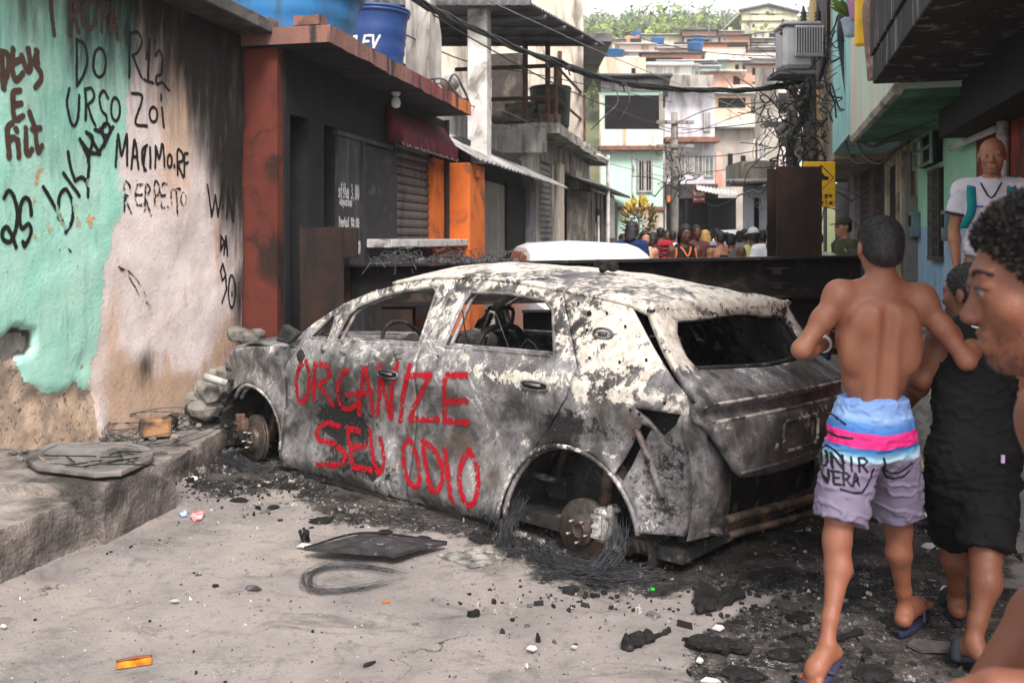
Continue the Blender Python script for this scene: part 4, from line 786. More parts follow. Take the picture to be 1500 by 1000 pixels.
def snack_bar():
    S = thing("snack_bar", "low black painted snack bar with a burgundy awning, roller shutter and long concrete canopy", "building", FL(10, -2))
    k = MB(); fb(k, 7.89, 8.0, -.36, -.02, -.05, 3.20); k.build("pillar", BROWNR, S, label="brick red end pillar")
    k = MB()
    fb(k, 8.003, 8.09, -.30, .0, -.05, 3.12)
    for a, b, z0 in ((8.09, 8.45, 2.58), (8.45, 8.8, -.05), (8.8, 9.06, 2.57), (9.06, 10.8, -.05), (10.8, 12.25, 2.63), (12.25, 12.95, 2.55)): fb(k, a, b, -.30, .0, z0, 3.12)
    fb(k, 10.8, 12.25, -.30, .0, -.05, 1.36); k.build("wall", BLACKW, S)
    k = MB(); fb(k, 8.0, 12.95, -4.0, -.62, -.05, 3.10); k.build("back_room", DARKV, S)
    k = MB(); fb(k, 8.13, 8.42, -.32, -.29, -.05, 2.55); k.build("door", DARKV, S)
    k = MB(); fb(k, 9.06, 9.68, .0, .035, .1, 2.50); fb(k, 9.66, 9.72, .0, .05, .1, 2.50); k.build("door", CHARC, S, label="grey door with chalked prices")
    k = MB(); fb(k, 9.73, 10.78, .0, .028, .1, 2.48); k.build("door", plain("black_door", (.014, .014, .017), (.022, .022, .026), 4, .6, dirt=(.08, .075, .08), damt=.2, dsc=5, bmp=.2), S)
    k = MB(); fb(k, 9.0, 10.6, .0, .05, 2.50, 2.545); k.build("door_rail", CHARC, S)
    k = MB(); slats(k, FL(10.8, -.06), FL(12.25, -.06), 1.40, 2.66, .105, FO3, .022); k.build("shutter", SHUT, S)
    k = MB(); fb(k, 12.26, 12.94, -.28, .012, -.05, 2.56); k.build("orange_panel", ORANGE, S)
    k = MB(); k.tube([FL(12.75, .05, 1.40), FL(12.75, .05, 3.12)], .035, 10); k.build("pole", BLACKW, S)
    k = MB(); fb(k, 9.83, 13.0, .0, .29, 1.385, 1.478, .008); k.build("counter", plain("tile_counter", (.55, .53, .51), (.42, .40, .39), 18, .4, dirt=(.16, .14, .13), damt=.4, dsc=6, bmp=.2), S)
    k = MB(); fb(k, 9.86, 10.7, .285, .297, 1.40, 1.465); k.build("counter_label", plain("pale_enamel", (.60, .58, .60), None, 5, .4), S)
    # canopy slab: brown-pink paint turning orange at the far end
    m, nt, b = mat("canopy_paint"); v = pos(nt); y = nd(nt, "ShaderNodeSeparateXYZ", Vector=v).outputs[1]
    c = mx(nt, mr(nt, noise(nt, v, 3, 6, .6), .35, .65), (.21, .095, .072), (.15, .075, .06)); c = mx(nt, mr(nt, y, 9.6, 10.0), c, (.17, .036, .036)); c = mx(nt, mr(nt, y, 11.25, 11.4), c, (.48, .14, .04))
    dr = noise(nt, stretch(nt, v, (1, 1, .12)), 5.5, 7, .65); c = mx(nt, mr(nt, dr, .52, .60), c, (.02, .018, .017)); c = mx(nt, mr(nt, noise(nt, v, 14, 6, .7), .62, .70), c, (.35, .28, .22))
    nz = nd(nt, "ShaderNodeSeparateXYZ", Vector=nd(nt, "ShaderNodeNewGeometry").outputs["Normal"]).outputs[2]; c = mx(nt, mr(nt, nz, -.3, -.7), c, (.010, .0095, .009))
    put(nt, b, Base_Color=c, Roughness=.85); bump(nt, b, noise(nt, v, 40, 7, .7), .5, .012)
    n = 70; rg = random.Random(3); prof = []
    k = MB(); a = FL(7.8, .5); e = FL(12.36, .5)
    v = []
    for i in range(n + 1):
        q = a + (e - a) * i / n; j = [.022 * (float(vnoise(np.array([i * .35, w * 9.1, 0.]), 5)) - .5) + rg.uniform(-.003, .003) for w in range(4)]
        v += [q + FO3 * (-2.6) + [0, 0, 3.12], q + FO3 * j[0] + [0, 0, 3.12 + j[1]], q + FO3 * j[2] + [0, 0, 3.275 + j[3]], q + FO3 * (-2.6) + [0, 0, 3.28]]
    k.add(v, [(4 * i + c_, 4 * i + (c_ + 1) % 4, 4 * i + 4 + (c_ + 1) % 4, 4 * i + 4 + c_) for i in range(n) for c_ in range(4)] + [(0, 3, 2, 1), (4 * n, 4 * n + 1, 4 * n + 2, 4 * n + 3)])
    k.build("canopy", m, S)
    HB_ = ("hollow_brick", plain("brick_red", (.22, .10, .075), (.14, .07, .055), 9, .9, dirt=(.03, .027, .025), damt=.5, dsc=5, bmp=.4), S)
    for a_, b_, o0, o1 in ((7.82, 8.0, -.32, -.06), (7.83, 7.98, .16, .40)): k = MB(); fb(k, a_, b_, o0, o1, 3.285, 3.365); k.build(*HB_)
    # awning with scalloped valance
    AW = plain("burgundy_canvas", (.15, .022, .036), (.10, .016, .026), 4, .85, dirt=(.04, .015, .018), damt=.4, dsc=3, bmp=.3, bsc=120)
    k = MB(); Y0, Y1 = 10.45, 12.75; nn = 92
    k.sheet(FL(Y0, .02, 3.0), FL(Y1, .02, 3.0), FL(Y1, .20, 2.72), FL(Y0, .20, 2.72), nn, 4, lambda a_, b_: np.array([0, 0, -.02 * math.sin(b_ * 3.1) + .004 * math.sin(a_ * 60)]))
    k.sheet(FL(Y0, .205, 2.72), FL(Y1, .205, 2.72), FL(Y1, .205, 2.58), FL(Y0, .205, 2.58), nn, 4, lambda a_, b_: FO3 * .012 * math.sin(a_ * 55) * b_ + np.array([0, 0, -.035 * b_ * abs(math.sin(a_ * math.pi * 17))]))
    for Y in (Y0, Y1): k.add([FL(Y, .02, 3.0), FL(Y, .20, 2.72), FL(Y, .205, 2.58), FL(Y, .02, 2.58)], [(0, 1, 2, 3)])
    aw = solidify(k.build("awning", AW, S, True), .006)
    k = MB(); k.tube([FL(Y0 + (Y1 - Y0) * i / nn, .207, 2.578 - .035 * abs(math.sin(i / nn * math.pi * 17))) for i in range(nn + 1)], .007, 5); k.build("awning_trim", plain("pale_braid", (.45, .36, .36), None, 5, .8), aw, True)
    # chalk prices
    ch = paint_mat("chalk", (.75, .73, .73), .12, .9, patch=60)
    def cuv(px, py): Y = Yf(px, .04); return (Y, EYE - (py - 350) / FPX * (FL(Y, .04)[1]))
    st = []
    for t, x0, y0, x1, y1, sk in (("sfiha 3,00", 496, 268, 526, 288, .14), ("especial", 498, 289, 516, 300, .1), ("Pastel 10,00", 497, 318, 526, 331, .08), ("$ 25,00", 514, 352, 528, 370, .1)):
        st += [np.array([cuv(*q) for q in s]) for s in word(t, x0, y0, x1, y1, sk)]
    paint("chalk_writing", st, .0105, .006, lambda uv: np.array([FL(a_, .042, b_) for a_, b_ in uv]), ch, S, .5)
    return S
snack_bar()
def water_tank(label, c, r, h, col, txt=False, ang=0):
    T = thing("water_tank", label, "water tank", c, "blue water tanks on the flat roof")
    m = plain("tank_" + ("navy" if txt else "blue"), col, tuple(x * .75 for x in col), 2, .45, dirt=tuple(x * .4 + .03 for x in col), damt=.35, dsc=1.5, bmp=.05, streak=True)
    c = np.array(c, float); k = MB(); rr = lambda t: r * (.80 + .17 * t)
    prof = [(.01, 0)] + [(rr(t) + (.012 if i % 4 == 1 else 0), h * t * .86) for i, t in enumerate(np.linspace(0, 1, 14))] + [(r * 1.0, h * .87), (r * 1.04, h * .875), (r * 1.04, h * .92), (r * .98, h * .925)]
    k.lathe(prof, c, (0, 0, 1), 48); k.build("tank_body", m, T, True)
    k = MB(); k.lathe([(r * 1.06, h * .925), (r * 1.06, h * .955), (r * .9, h * .985), (r * .4, h * 1.03), (.01, h * 1.04)], c, (0, 0, 1), 48); ld = k.build("lid", m, T, True)
    if txt:
        W = paint_mat("white_logo", (.75, .74, .74), 0, .5)
        st = word("TLEV", -.02, .0, .43, .15, 0, .30); st = [[(a - (b - .07) * .25, -b) for a, b in s] for s in st]
        def sf(uv):
            th = uv[:, 0] / r + ang; rad = rr((.50 * h + uv[:, 1]) / (h * .86)) + .014
            return np.stack([c[0] + rad * np.sin(th), c[1] - rad * np.cos(th), c[2] + .50 * h + uv[:, 1]], -1)
        paint("lettering", st, .017, .006, sf, W, T, .15)
    return T
water_tank("large blue water tank at the left end of the flat roof", (-2.32, 9.7, 3.29), .72, .78, (.025, .155, .36))
water_tank("smaller navy water tank with white lettering behind the large blue one", (-1.80, 12.1, 3.62), .44, .88, (.02, .055, .19), True, -.72)
k = MB(); k.box((-1.8, 12.1, 3.45), (1.0, 1.0, .33), None, .01); tag(k.build("concrete_plinth", CONC2), "low concrete plinth under the navy water tank", "plinth")

def bulb():
    B = thing("bare_bulb", "white bare bulb hanging under the concrete canopy", "lamp", FL(10.2, .22, 2.95))
    p = FL(10.2, .22, 3.12); k = MB(); k.lathe([(.05, -.02), (.05, -.05), (.03, -.07)], p, (0, 0, 1), 16); k.build("socket", WHITEP, B, True)
    k = MB(); k.lathe([(.02, -.07), (.045, -.10), (.055, -.14), (.045, -.185), (.01, -.20)], p, (0, 0, 1), 16); k.build("bulb", plain("bulb_glass", (.75, .74, .72), None, 5, .25), B, True)
bulb()
def roof_chair():
    p = P(648, 150, 12.4); p[2] = 3.30; C = thing("folding_chair", "metal folding chair tipped over on the edge of the canopy", "chair", p)
    k = MB()
    for s in (-.2, .2):
        k.tube(smooth_line([p + [-.35, s, .25], p + [.0, s, .30], p + [.15, s, .18], p + [.28, s, .02]], 5), .013, 6); k.tube(smooth_line([p + [.05, s, .02], p + [.12, s, .30], p + [.20, s, .34], p + [.33, s, .10], p + [.36, s, .01]], 5), .013, 6)
    for x, z in ((-.33, .25), (-.1, .29)): k.tube([p + [x, -.2, z], p + [x, .2, z]], .012, 6)
    k.build("chair_frame", plain("chair_metal", (.07, .07, .075), None, 9, .4, .6), C, True)
    k = MB(); k.box(p + [.10, 0, .27], (.24, .36, .20), None, .07); k.build("cushion", plain("grey_vinyl", (.42, .40, .39), (.22, .21, .21), 6, .6), C, True)
roof_chair()
def orange_kiosk():
    O = thing("orange_kiosk", "square orange painted masonry block beside the grey shop", "wall", FL(13.4, .15))
    k = MB(); fb(k, 12.98, 13.85, -.3, .31, -.05, 2.55, .012); k.build("block", ORANGE, O)
    k = MB(); fb(k, 13.25, 13.42, .31, .36, 2.36, 2.46, .006); k.build("junction_box", plain("orange_box", (.35, .09, .03), None, 5, .7), O)
orange_kiosk()
def grey_shop():
    S = thing("grey_shop", "dark grey shop with a pale door under a sloping corrugated lean-to roof", "building", FL(16.5, -1))
    k = MB(); fb(k, 13.87, 14.1, -.3, .02, -.05, 2.66); fb(k, 14.1, 18.6, -.3, -.12, -.05, 3.05); k.build("wall", plain("grey_wall", (.04, .04, .044), (.026, .026, .03), 3, .8, dirt=(.025, .025, .025), damt=.5, bmp=.3), S)
    k = MB(); fb(k, 14.65, 16.75, -.12, -.05, .3, 2.45); k.build("door", plain("brushed_door", (.21, .20, .20), (.13, .125, .125), 1.4, .45, .4, dirt=(.36, .35, .35), damt=.4, dsc=1.2, bmp=.1, streak=True), S, label="pale metal door")
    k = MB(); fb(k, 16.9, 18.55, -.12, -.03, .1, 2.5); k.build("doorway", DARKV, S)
    k = MB(); fb(k, 18.6, 19.2, -.3, .06, -.05, 2.66); k.build("column", plain("blue_grey_plaster", (.20, .20, .22), (.15, .15, .165), 3, .85, dirt=(.08, .08, .08), damt=.4, bmp=.3), S)
    k = MB(); corrug(k, FL(12.96, -.75, 3.30), FL(20.6, -.75, 3.26), FL(20.6, .52, 2.60), FL(12.96, .42, 2.60), 30, .018, FO3 * .4 + np.array([0, 0, .9])); solidify(k.build("lean_to_roof", plain("white_tin", (.56, .54, .53), (.40, .39, .385), 2, .6, .2, dirt=(.20, .16, .14), damt=.5, dsc=1.5, bmp=.2), S, True), .006)
    k = MB(); fb(k, 13.0, 19.2, -1.2, -.75, 2.6, 3.68); fb(k, 14.0, 19.2, -.75, -.62, 2.9, 3.66); k.build("upper_wall", PLAST, S)
grey_shop()
def concrete_house():
    S = thing("concrete_house", "unfinished two storey concrete house with an open terrace, rusty railings and a big tin roof", "building", FL(21, -2))
    k = MB(); fb(k, 19.2, 20.0, -.3, .0, -.05, 3.7); fb(k, 21.5, 22.6, -.3, .0, -.05, 3.7); fb(k, 24.2, 28.0, -.3, .05, -.05, 3.7); fb(k, 20, 24.2, -.3, .0, 3.2, 3.7); k.build("wall", PLAST, S)
    k = MB(); fb(k, 22.0, 22.7, -.1, .10, -.05, 3.3); k.build("column", CREAM, S); k = MB(); fb(k, 24.3, 25.2, -.1, .16, -.05, 3.3); k.build("column", CREAM, S)
    k = MB(); slats(k, FL(19.3, -.04), FL(21.5, -.04), .15, 3.25, .13, FO3, .03); k.build("shutter", plain("shutter_grey", (.22, .21, .21), (.15, .145, .145), 3, .55, .3, dirt=(.07, .065, .06), damt=.5, streak=True), S)
    k = MB(); slats(k, FL(22.7, -.04), FL(24.2, -.04), .15, 3.2, .13, FO3, .03); k.build("shutter", SHUT, S)
    v2 = [FL(19.15, -5)[:2], FL(19.15, .55)[:2], FL(27.6, .62)[:2], FL(27.6, -5)[:2]]
    rough_slab("terrace_slab", v2, 3.66, 3.88, PLAST, .05, .16, seed=70, parent=S)
    k = MB()
    fb(k, 19.0, 19.18, -1.6, .30, 3.25, 3.75, .02); k.build("edge_beam", PLAST, S)
    # white column that carries the roof
    k = MB(); fb(k, 14.65, 14.97, -.18, .14, 2.7, 5.6, .015); k.build("column", WHITEP, S, label="tall white column")
    k = MB(); fb(k, 12.6, 12.85, -.5, -.15, 3.3, 5.6); k.build("column", PLAST, S)
    k = MB(); k.sheet(FL(12.9, -.3, 3.5), FL(13.3, -.1, 3.5), FL(13.0, -.3, 5.3), FL(12.9, -.35, 5.3), 4, 8, lambda a, b: FO3 * .05 * math.sin(b * 7 + a * 4)); k.build("hanging_sheet", PLAST, S, True)
    k = MB(); fb(k, 12.7, 22.4, -6.0, -2.4, 2.8, 5.0); fb(k, 22.2, 22.5, -6, -.9, 3.88, 6.0); k.build("back_wall", plain("hall_shade", (.06, .045, .04), (.035, .03, .028), 3, .9, dirt=(.14, .11, .09), damt=.35, dsc=2, bmp=.4), S)  # shade of the open hall put into this wall's dark brown colour
    # roof
    a, b, c, d = np.array([-2.6, 14.3, 5.12]), np.array([.30, 14.3, 5.12]), np.array([2.05, 20.2, 5.72]), np.array([-2.6, 20.2, 5.72])
    k = MB(); corrug(k, a, d, c, b, 34, .025); solidify(k.build("tin_roof", TIND, S, True), .008)
    k = MB(); k.sheet(a + [0, -.02, -.02], b + [0, -.02, -.02], b + [0, -.02, .5], a + [0, -.02, .5], 120, 1, lambda u, v: np.array([0, .02 * math.sin(u * 120), 0])); solidify(k.build("roof_fascia", plain("pale_tin", (.52, .52, .54), (.42, .42, .44), 2, .5, .3, dirt=(.2, .19, .19), damt=.4, bmp=.1), S, True), .006)
    k = MB()
    for t in (.15, .38, .62, .85): k.tube([a + (d - a) * t - [0, 0, .08], b + (c - b) * t - [0, 0, .08]], .04, 6)
    tag(k.build("roof_purlins", TIND, S), kind="stuff")
    # railing of rusty angle iron; one length across, one along the street
    zr = (3.9, 4.40, 5.1); k0 = FL(19.25, -1.7); k1 = FL(19.25, .47); k2 = FL(23.3, .50)
    for z in (4.42, 5.08):
        k = MB(); k.tube([k0 + [0, 0, z], k1 + [0, 0, z]], .045, 4); k.build("rail", RUSTB, S); k = MB(); k.tube([k1 + [0, 0, z], k2 + [0, 0, z]], .04, 4); k.build("rail", RUSTB, S)
    for q, z1, r in ((FL(19.25, -.18), 5.6, .06), (FL(19.25, .30), 5.65, .055), (k1, 5.1, .045), (FL(20.8, .3), 5.7, .05), (k2, 5.1, .045), (FL(19.25, -1.2), 5.55, .05)):
        k = MB(); k.tube([q + [0, 0, 3.86], q + [0, 0, z1]], r, 4); k.build("post", RUSTB, S)
    k = MB(); k.tube([FL(19.4, -.8, 3.95), FL(19.4, -1.7, 4.5)], .06, 4); k.build("brace", RUSTB, S)
    return S
concrete_house()
k = MB(); rg = random.Random(8)
for i in range(7): k.box(FL(19.6 + rg.uniform(0, 1.5), rg.uniform(-1.4, .2), 3.98 + rg.uniform(0, .5)), (rg.uniform(.2, .8), rg.uniform(.2, .5), rg.uniform(.15, .5)), None, .02)
tag(k.build("terrace_clutter", plain("clutter", (.06, .055, .05), (.20, .17, .14), 5, .9, bmp=.3)), kind="stuff")
k = MB(); k.lathe([(.38, 0), (.42, .1), (.46, .9), (.48, .92), (.46, .96), (.02, .98)], FL(20.6, .12, 3.9), (0, 0, 1), 24); tag(k.build("black_drum", plain("black_plastic", (.02, .02, .022), None, 5, .5)), "black plastic drum standing on the open terrace", "drum")
def cream_house():
    S = thing("cream_house", "tall cream plastered house rising behind the open terrace", "building", (0, 26, 0))
    k = MB(); k.bx((-3.5, 22.6, 3.9), (1.75, 31, 8.6)); k.build("wall", CREAM, S)
    k = MB()
    k.bx((1.75, 24.2, 5.2), (1.78, 25.2, 6.5)); k.build("window", DARKV, S)
    k = MB(); k.bx((1.70, 22.5, 6.3), (2.45, 30.5, 6.5)); k.build("eave", TIND, S)
    k = MB(); k.bx((.35, 22.52, 4.0), (.42, 22.6, 6.2)); k.build("pipe", WHITEP, S)
    k = MB(); k.bx((-.75, 22.54, 4.3), (-.1, 22.6, 5.4)); k.build("poster", plain("yellowed_poster", (.45, .40, .30), (.25, .22, .2), 6, .8), S)
cream_house()
def shack():
    S = thing("timber_shack", "dark patched timber shack with a white notice board and a sagging tin roof", "shed", FL(27, .3))
    WOOD = plain("grey_timber", (.13, .115, .10), (.07, .062, .056), 3, .9, dirt=(.26, .23, .2), damt=.4, dsc=3, bmp=.4, streak=True)
    k = MB(); rg = random.Random(4); Y = 23.4
    while Y < 30.5:
        w = rg.uniform(.25, .5); fb(k, Y, Y + w - .02, .05, .60 + rg.uniform(-.03, .03), -.05, 2.7 + rg.uniform(-.1, .1)); Y += w
    k.build("plank_wall", WOOD, S)
    k = MB(); fb(k, 25.0, 25.9, .60, .64, .2, 2.3); k.build("doorway", DARKV, S)
    k = MB(); fb(k, 27.0, 29.0, .63, .68, 1.5, 2.75); k.build("notice_board", plain("notice_white", (.55, .52, .53), (.40, .36, .38), 9, .7), S); k = MB(); fb(k, 26.9, 29.1, .625, .66, 1.42, 2.83); k.build("board_frame", WOOD, S)
    k = MB(); corrug(k, FL(22.9, -.3, 3.2), FL(31, -.3, 3.15), FL(31, 1.0, 2.85), FL(22.9, 1.0, 2.78), 22, .03); solidify(k.build("tin_roof", TIND, S, True), .02)
    for i, (y, o, l) in enumerate(((24.0, .72, 1.9), (24.4, .75, 2.1), (26.2, .74, 1.6))):
        k = MB(); k.tube([FL(y, o, .1), FL(y + .5, o - .08, l)], .035, 5); k.build("leaning_pole", WHITEP if i == 1 else WOOD, S)
shack()
k = MB(); k.tube(smooth_line([FL(23, .9, 3.55), FL(24.5, .95, 3.55), FL(24.7, .95, 3.4), FL(24.7, .95, .1)], 4), .05, 8); tag(k.build("white_pipe", WHITEP, None, True), "bent white pipe running down beside the timber shack", "pipe")
k = MB(); fb(k, 31.2, 34, .2, .55, -.05, 2.6); tag(k.build("pink_wall", plain("pink_plaster", (.62, .36, .40), (.52, .31, .34), 2, .9, dirt=(.25, .17, .17), damt=.3)), "pink wall just past the timber shack", "wall")
# ================================================================== RIGHT SIDE OF THE STREET
RD = np.array([.274, 1.0]) / math.hypot(.274, 1); RO = np.array([-RD[1], RD[0]]); RO3 = np.r_[RO, 0]
RAX = [np.r_[RD, 0], RO3, np.array([0, 0, 1.0])]
def RL(Y, off=0.0, z=0.0): return np.array([RX(Y) + off * RO[0], Y + off * RO[1], z])
def rb(k, Y0, Y1, o0, o1, z0, z1, bev=0.0):
    a = RL(Y0); b = RL(Y1); L = np.linalg.norm((b - a)[:2]); c = (a + b) / 2 + RO3 * (o0 + o1) / 2
    k.box([c[0], c[1], (z0 + z1) / 2], (L, abs(o1 - o0), z1 - z0), RAX, bev); return k
OV = .76       # how far the upper floors jut out
MINTW = plain("mint_weathered", (.38, .56, .43), (.46, .60, .49), 2, .9, dirt=(.52, .45, .36), damt=.75, dsc=1.4, bmp=.4, bsc=40, streak=True)
def red_house():
    S = thing("red_house", "red house with a heavy black stained balcony jutting over the pavement", "building", RL(5.5, -1))
    k = MB(); rb(k, 1.5, 8.0, -2.0, .0, .3, 6); k.build("wall", plain("red_wall", (.36, .055, .035), (.27, .04, .03), 2.5, .8, dirt=(.07, .02, .016), damt=.5, dsc=1.2, bmp=.3), S)
    k = MB(); rb(k, 1.5, 7.02, .0, .95, 2.70, 2.92); rb(k, 1.5, 7.02, .83, .97, 2.92, 3.9); rb(k, 6.88, 7.02, .0, .83, 2.92, 3.9)
    bevel(k.build("balcony", plain("stained_balcony", (.036, .033, .033), (.018, .017, .017), 3, .9, dirt=(.24, .22, .21), damt=.3, dsc=3, bmp=.5, streak=True), S), .01)
    k = MB(); rb(k, 1.5, 8.0, .0, .30, 2.36, 2.70); k.build("beam", BLACKW, S)
    k = MB(); q = [RL(6.9, .05, 2.36), RL(6.9, .06, .5)]; k.tube(q, .045, 10); k.build("drain_pipe", WHITEP, S, True)
    k = MB(); k.tube([RL(7.1, .05, 2.33), RL(8.6, .09, 2.33)], .03, 8); k.build("conduit", WHITEP, S, True)
red_house()
def green_house():
    S = thing("green_house", "pale green house with a weathered upper floor jutting out and a grilled window below", "building", RL(9.5, -1))
    m, nt, b = mat("two_tone_wall"); v = pos(nt); z = nd(nt, "ShaderNodeSeparateXYZ", Vector=v).outputs[2]
    c = mx(nt, mr(nt, noise(nt, v, 2.4, 6, .6), .35, .65), (.26, .56, .38), (.33, .60, .44)); lo = mx(nt, mr(nt, noise(nt, stretch(nt, v, (1, 1, .3)), 4, 6, .65), .4, .65), (.20, .36, .52), (.36, .48, .56))
    c = mx(nt, mr(nt, ma(nt, 'ADD', z, ma(nt, 'MULTIPLY', noise(nt, v, 6, 4), .03)), 1.64, 1.63), c, lo); c = mx(nt, mr(nt, noise(nt, v, 5, 7, .7), .60, .68), c, (.42, .42, .36)); c = mx(nt, mr(nt, noise(nt, stretch(nt, v, (1, 1, .2)), 6, 6, .7), .6, .72), c, (.10, .13, .11))
    put(nt, b, Base_Color=c, Roughness=.85); bump(nt, b, noise(nt, v, 40, 7, .7), .35, .006)
    k = MB(); rb(k, 8.0, 11.05, -2.0, .0, .3, 2.8); k.build("wall", m, S)
    k = MB(); rb(k, 7.06, 10.6, -1.5, OV, 2.66, 6.2); k.build("upper_wall", MINTW, S)
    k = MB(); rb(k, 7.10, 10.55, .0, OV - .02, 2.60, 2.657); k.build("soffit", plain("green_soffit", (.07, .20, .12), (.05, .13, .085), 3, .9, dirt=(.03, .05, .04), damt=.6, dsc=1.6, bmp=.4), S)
    k = MB(); k.tube([RL(7.07, OV, 2.66), RL(10.6, OV, 2.66)], .05, 6); k.build("edge_moulding", plain("cream_edge", (.50, .45, .38), (.3, .27, .23), 5, .9, dirt=(.1, .09, .08), damt=.5), S)
    # grilled window, meter boxes, air conditioner frame
    k = MB(); rb(k, 9.45, 10.05, -.02, .012, 1.30, 2.22); w = k.build("window", DARKV, S)
    k = MB()
    for i in range(6): k.tube([RL(9.47 + i * .115, .05, 1.3), RL(9.47 + i * .115, .05, 2.22)], .009, 5)
    for j in range(7):
        for i in range(5): k.tube(smooth_line([RL(9.47 + i * .115, .05, 1.36 + j * .13), RL(9.53 + i * .115, .055, 1.41 + j * .13), RL(9.585 + i * .115, .05, 1.36 + j * .13)], 3), .006, 4)
    rb(k, 9.43, 10.07, .0, .06, 1.25, 1.30); k.build("window_grille", plain("grille_iron", (.10, .085, .07), (.06, .05, .045), 9, .7, .3), w)
    for Y, z0 in ((10.85, 1.50), (8.85, 1.46)):
        k = MB(); rb(k, Y, Y + .2, .0, .10, z0, z0 + .30, .01); bxx = k.build("meter_box", plain("meter_grey", (.14, .22, .25), (.10, .15, .17), 6, .6, dirt=(.05, .06, .06), damt=.4), S); k = MB(); rb(k, Y + .03, Y + .17, .10, .112, z0 + .13, z0 + .26); k.build("meter_window", DARKV, bxx)
    k = MB(); rb(k, 9.5, 10.5, .0, .06, 2.28, 2.62); k.build("painted_shade", DARKV, S); k = MB()  # raised dark box: shade behind the vent frame put into its colour
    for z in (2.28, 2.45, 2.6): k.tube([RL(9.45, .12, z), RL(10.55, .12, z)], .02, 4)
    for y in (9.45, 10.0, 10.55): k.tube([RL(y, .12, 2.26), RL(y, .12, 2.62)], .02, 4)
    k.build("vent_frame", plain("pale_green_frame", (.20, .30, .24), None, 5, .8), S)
green_house()
def row_houses():
    S = thing("turquoise_house", "narrow house with a smooth turquoise upper floor and cream door frames below", "building", RL(13, -1))
    k = MB(); rb(k, 11.05, 14.1, -2.0, .0, .3, 2.9); k.build("wall", plain("ochre_wall", (.36, .27, .17), (.26, .2, .14), 3, .9, dirt=(.08, .06, .05), damt=.6, dsc=1.5, streak=True), S)
    k = MB(); rb(k, 10.62, 11.3, -1.5, OV - .02, 2.70, 6.6); k.build("upper_wall", CREAM, S)
    k = MB(); rb(k, 11.3, 14.0, -1.5, OV, 2.78, 6.8); k.build("upper_wall", plain("turquoise_paint", (.33, .62, .60), (.26, .52, .50), 2, .85, dirt=(.16, .28, .27), damt=.35, dsc=1.4, streak=True), S)
    k = MB(); rb(k, 11.25, 11.75, .0, .05, .5, 2.55); k.build("door", SHUT, S)
    k = MB(); rb(k, 12.3, 13.2, .0, .04, .5, 2.5); k.build("door", DARKV, S)
    for y in (11.8, 12.2, 13.3): k = MB(); rb(k, y, y + .12, .0, .08, .5, 2.6); k.build("door_frame", plain("cream_frame", (.50, .42, .30), (.38, .31, .22), 4, .85, dirt=(.12, .1, .08), damt=.5), S)
    k = MB(); rb(k, 11.06, 11.22, .0, .14, .9, 2.0); k.build("meter_cabinet", plain("grey_cabinet", (.20, .19, .17), None, 6, .7), S)
    T = thing("grilled_house", "ochre and grey house with a large iron grille above, past the turquoise one", "building", RL(17, -1))
    k = MB(); rb(k, 14.1, 24.0, -2.0, .0, .3, 2.9); k.build("wall", plain("black_front", (.03, .028, .028), (.05, .045, .043), 3, .8, dirt=(.10, .09, .08), damt=.3), T)
    k = MB(); rb(k, 14.05, 20.2, -1.5, OV - .03, 2.72, 7.2); k.build("upper_wall", plain("worn_ochre", (.46, .36, .25), (.34, .29, .23), 2.2, .9, dirt=(.14, .12, .10), damt=.55, dsc=1.5, streak=True), T)
    k = MB(); rb(k, 17.9, 20.3, OV - .03, OV + .05, 2.6, 8.0); k.build("corner_pier", plain("amber_wall", (.62, .40, .16), (.5, .34, .16), 2, .85, dirt=(.2, .15, .1), damt=.4, streak=True), T)
    k = MB(); rb(k, 14.9, 17.7, OV - .05, OV + .004, 4.5, 7.0); gw = k.build("grille_opening", DARKV, T); k = MB()
    for i in range(14): k.tube([RL(14.95 + i * .21, OV + .03, 4.5), RL(14.95 + i * .21, OV + .03, 7.0)], .016, 4)
    for j in range(16): k.tube([RL(14.9, OV + .03, 4.55 + j * .16), RL(17.7, OV + .03, 4.55 + j * .16)], .012, 4)
    k.build("iron_grille", plain("grille_grey", (.15, .13, .13), None, 6, .6, .3), gw)
    k = MB(); rb(k, 14.6, 15.2, .0, .10, .5, 2.7); k.build("pier", plain("brown_pier", (.12, .085, .07), (.07, .05, .045), 5, .9), T); k = MB(); rb(k, 17.6, 18.6, .0, .12, .5, 2.7); k.build("pier", plain("white_pier", (.45, .43, .42), (.3, .28, .27), 4, .9), T)
    k = MB(); slats(k, RL(15.3, .02), RL(17.4, .02), .5, 2.6, .12, RO3, .025); k.build("shutter", plain("shutter_dark", (.06, .055, .055), None, 4, .6, .3), T)
row_houses()
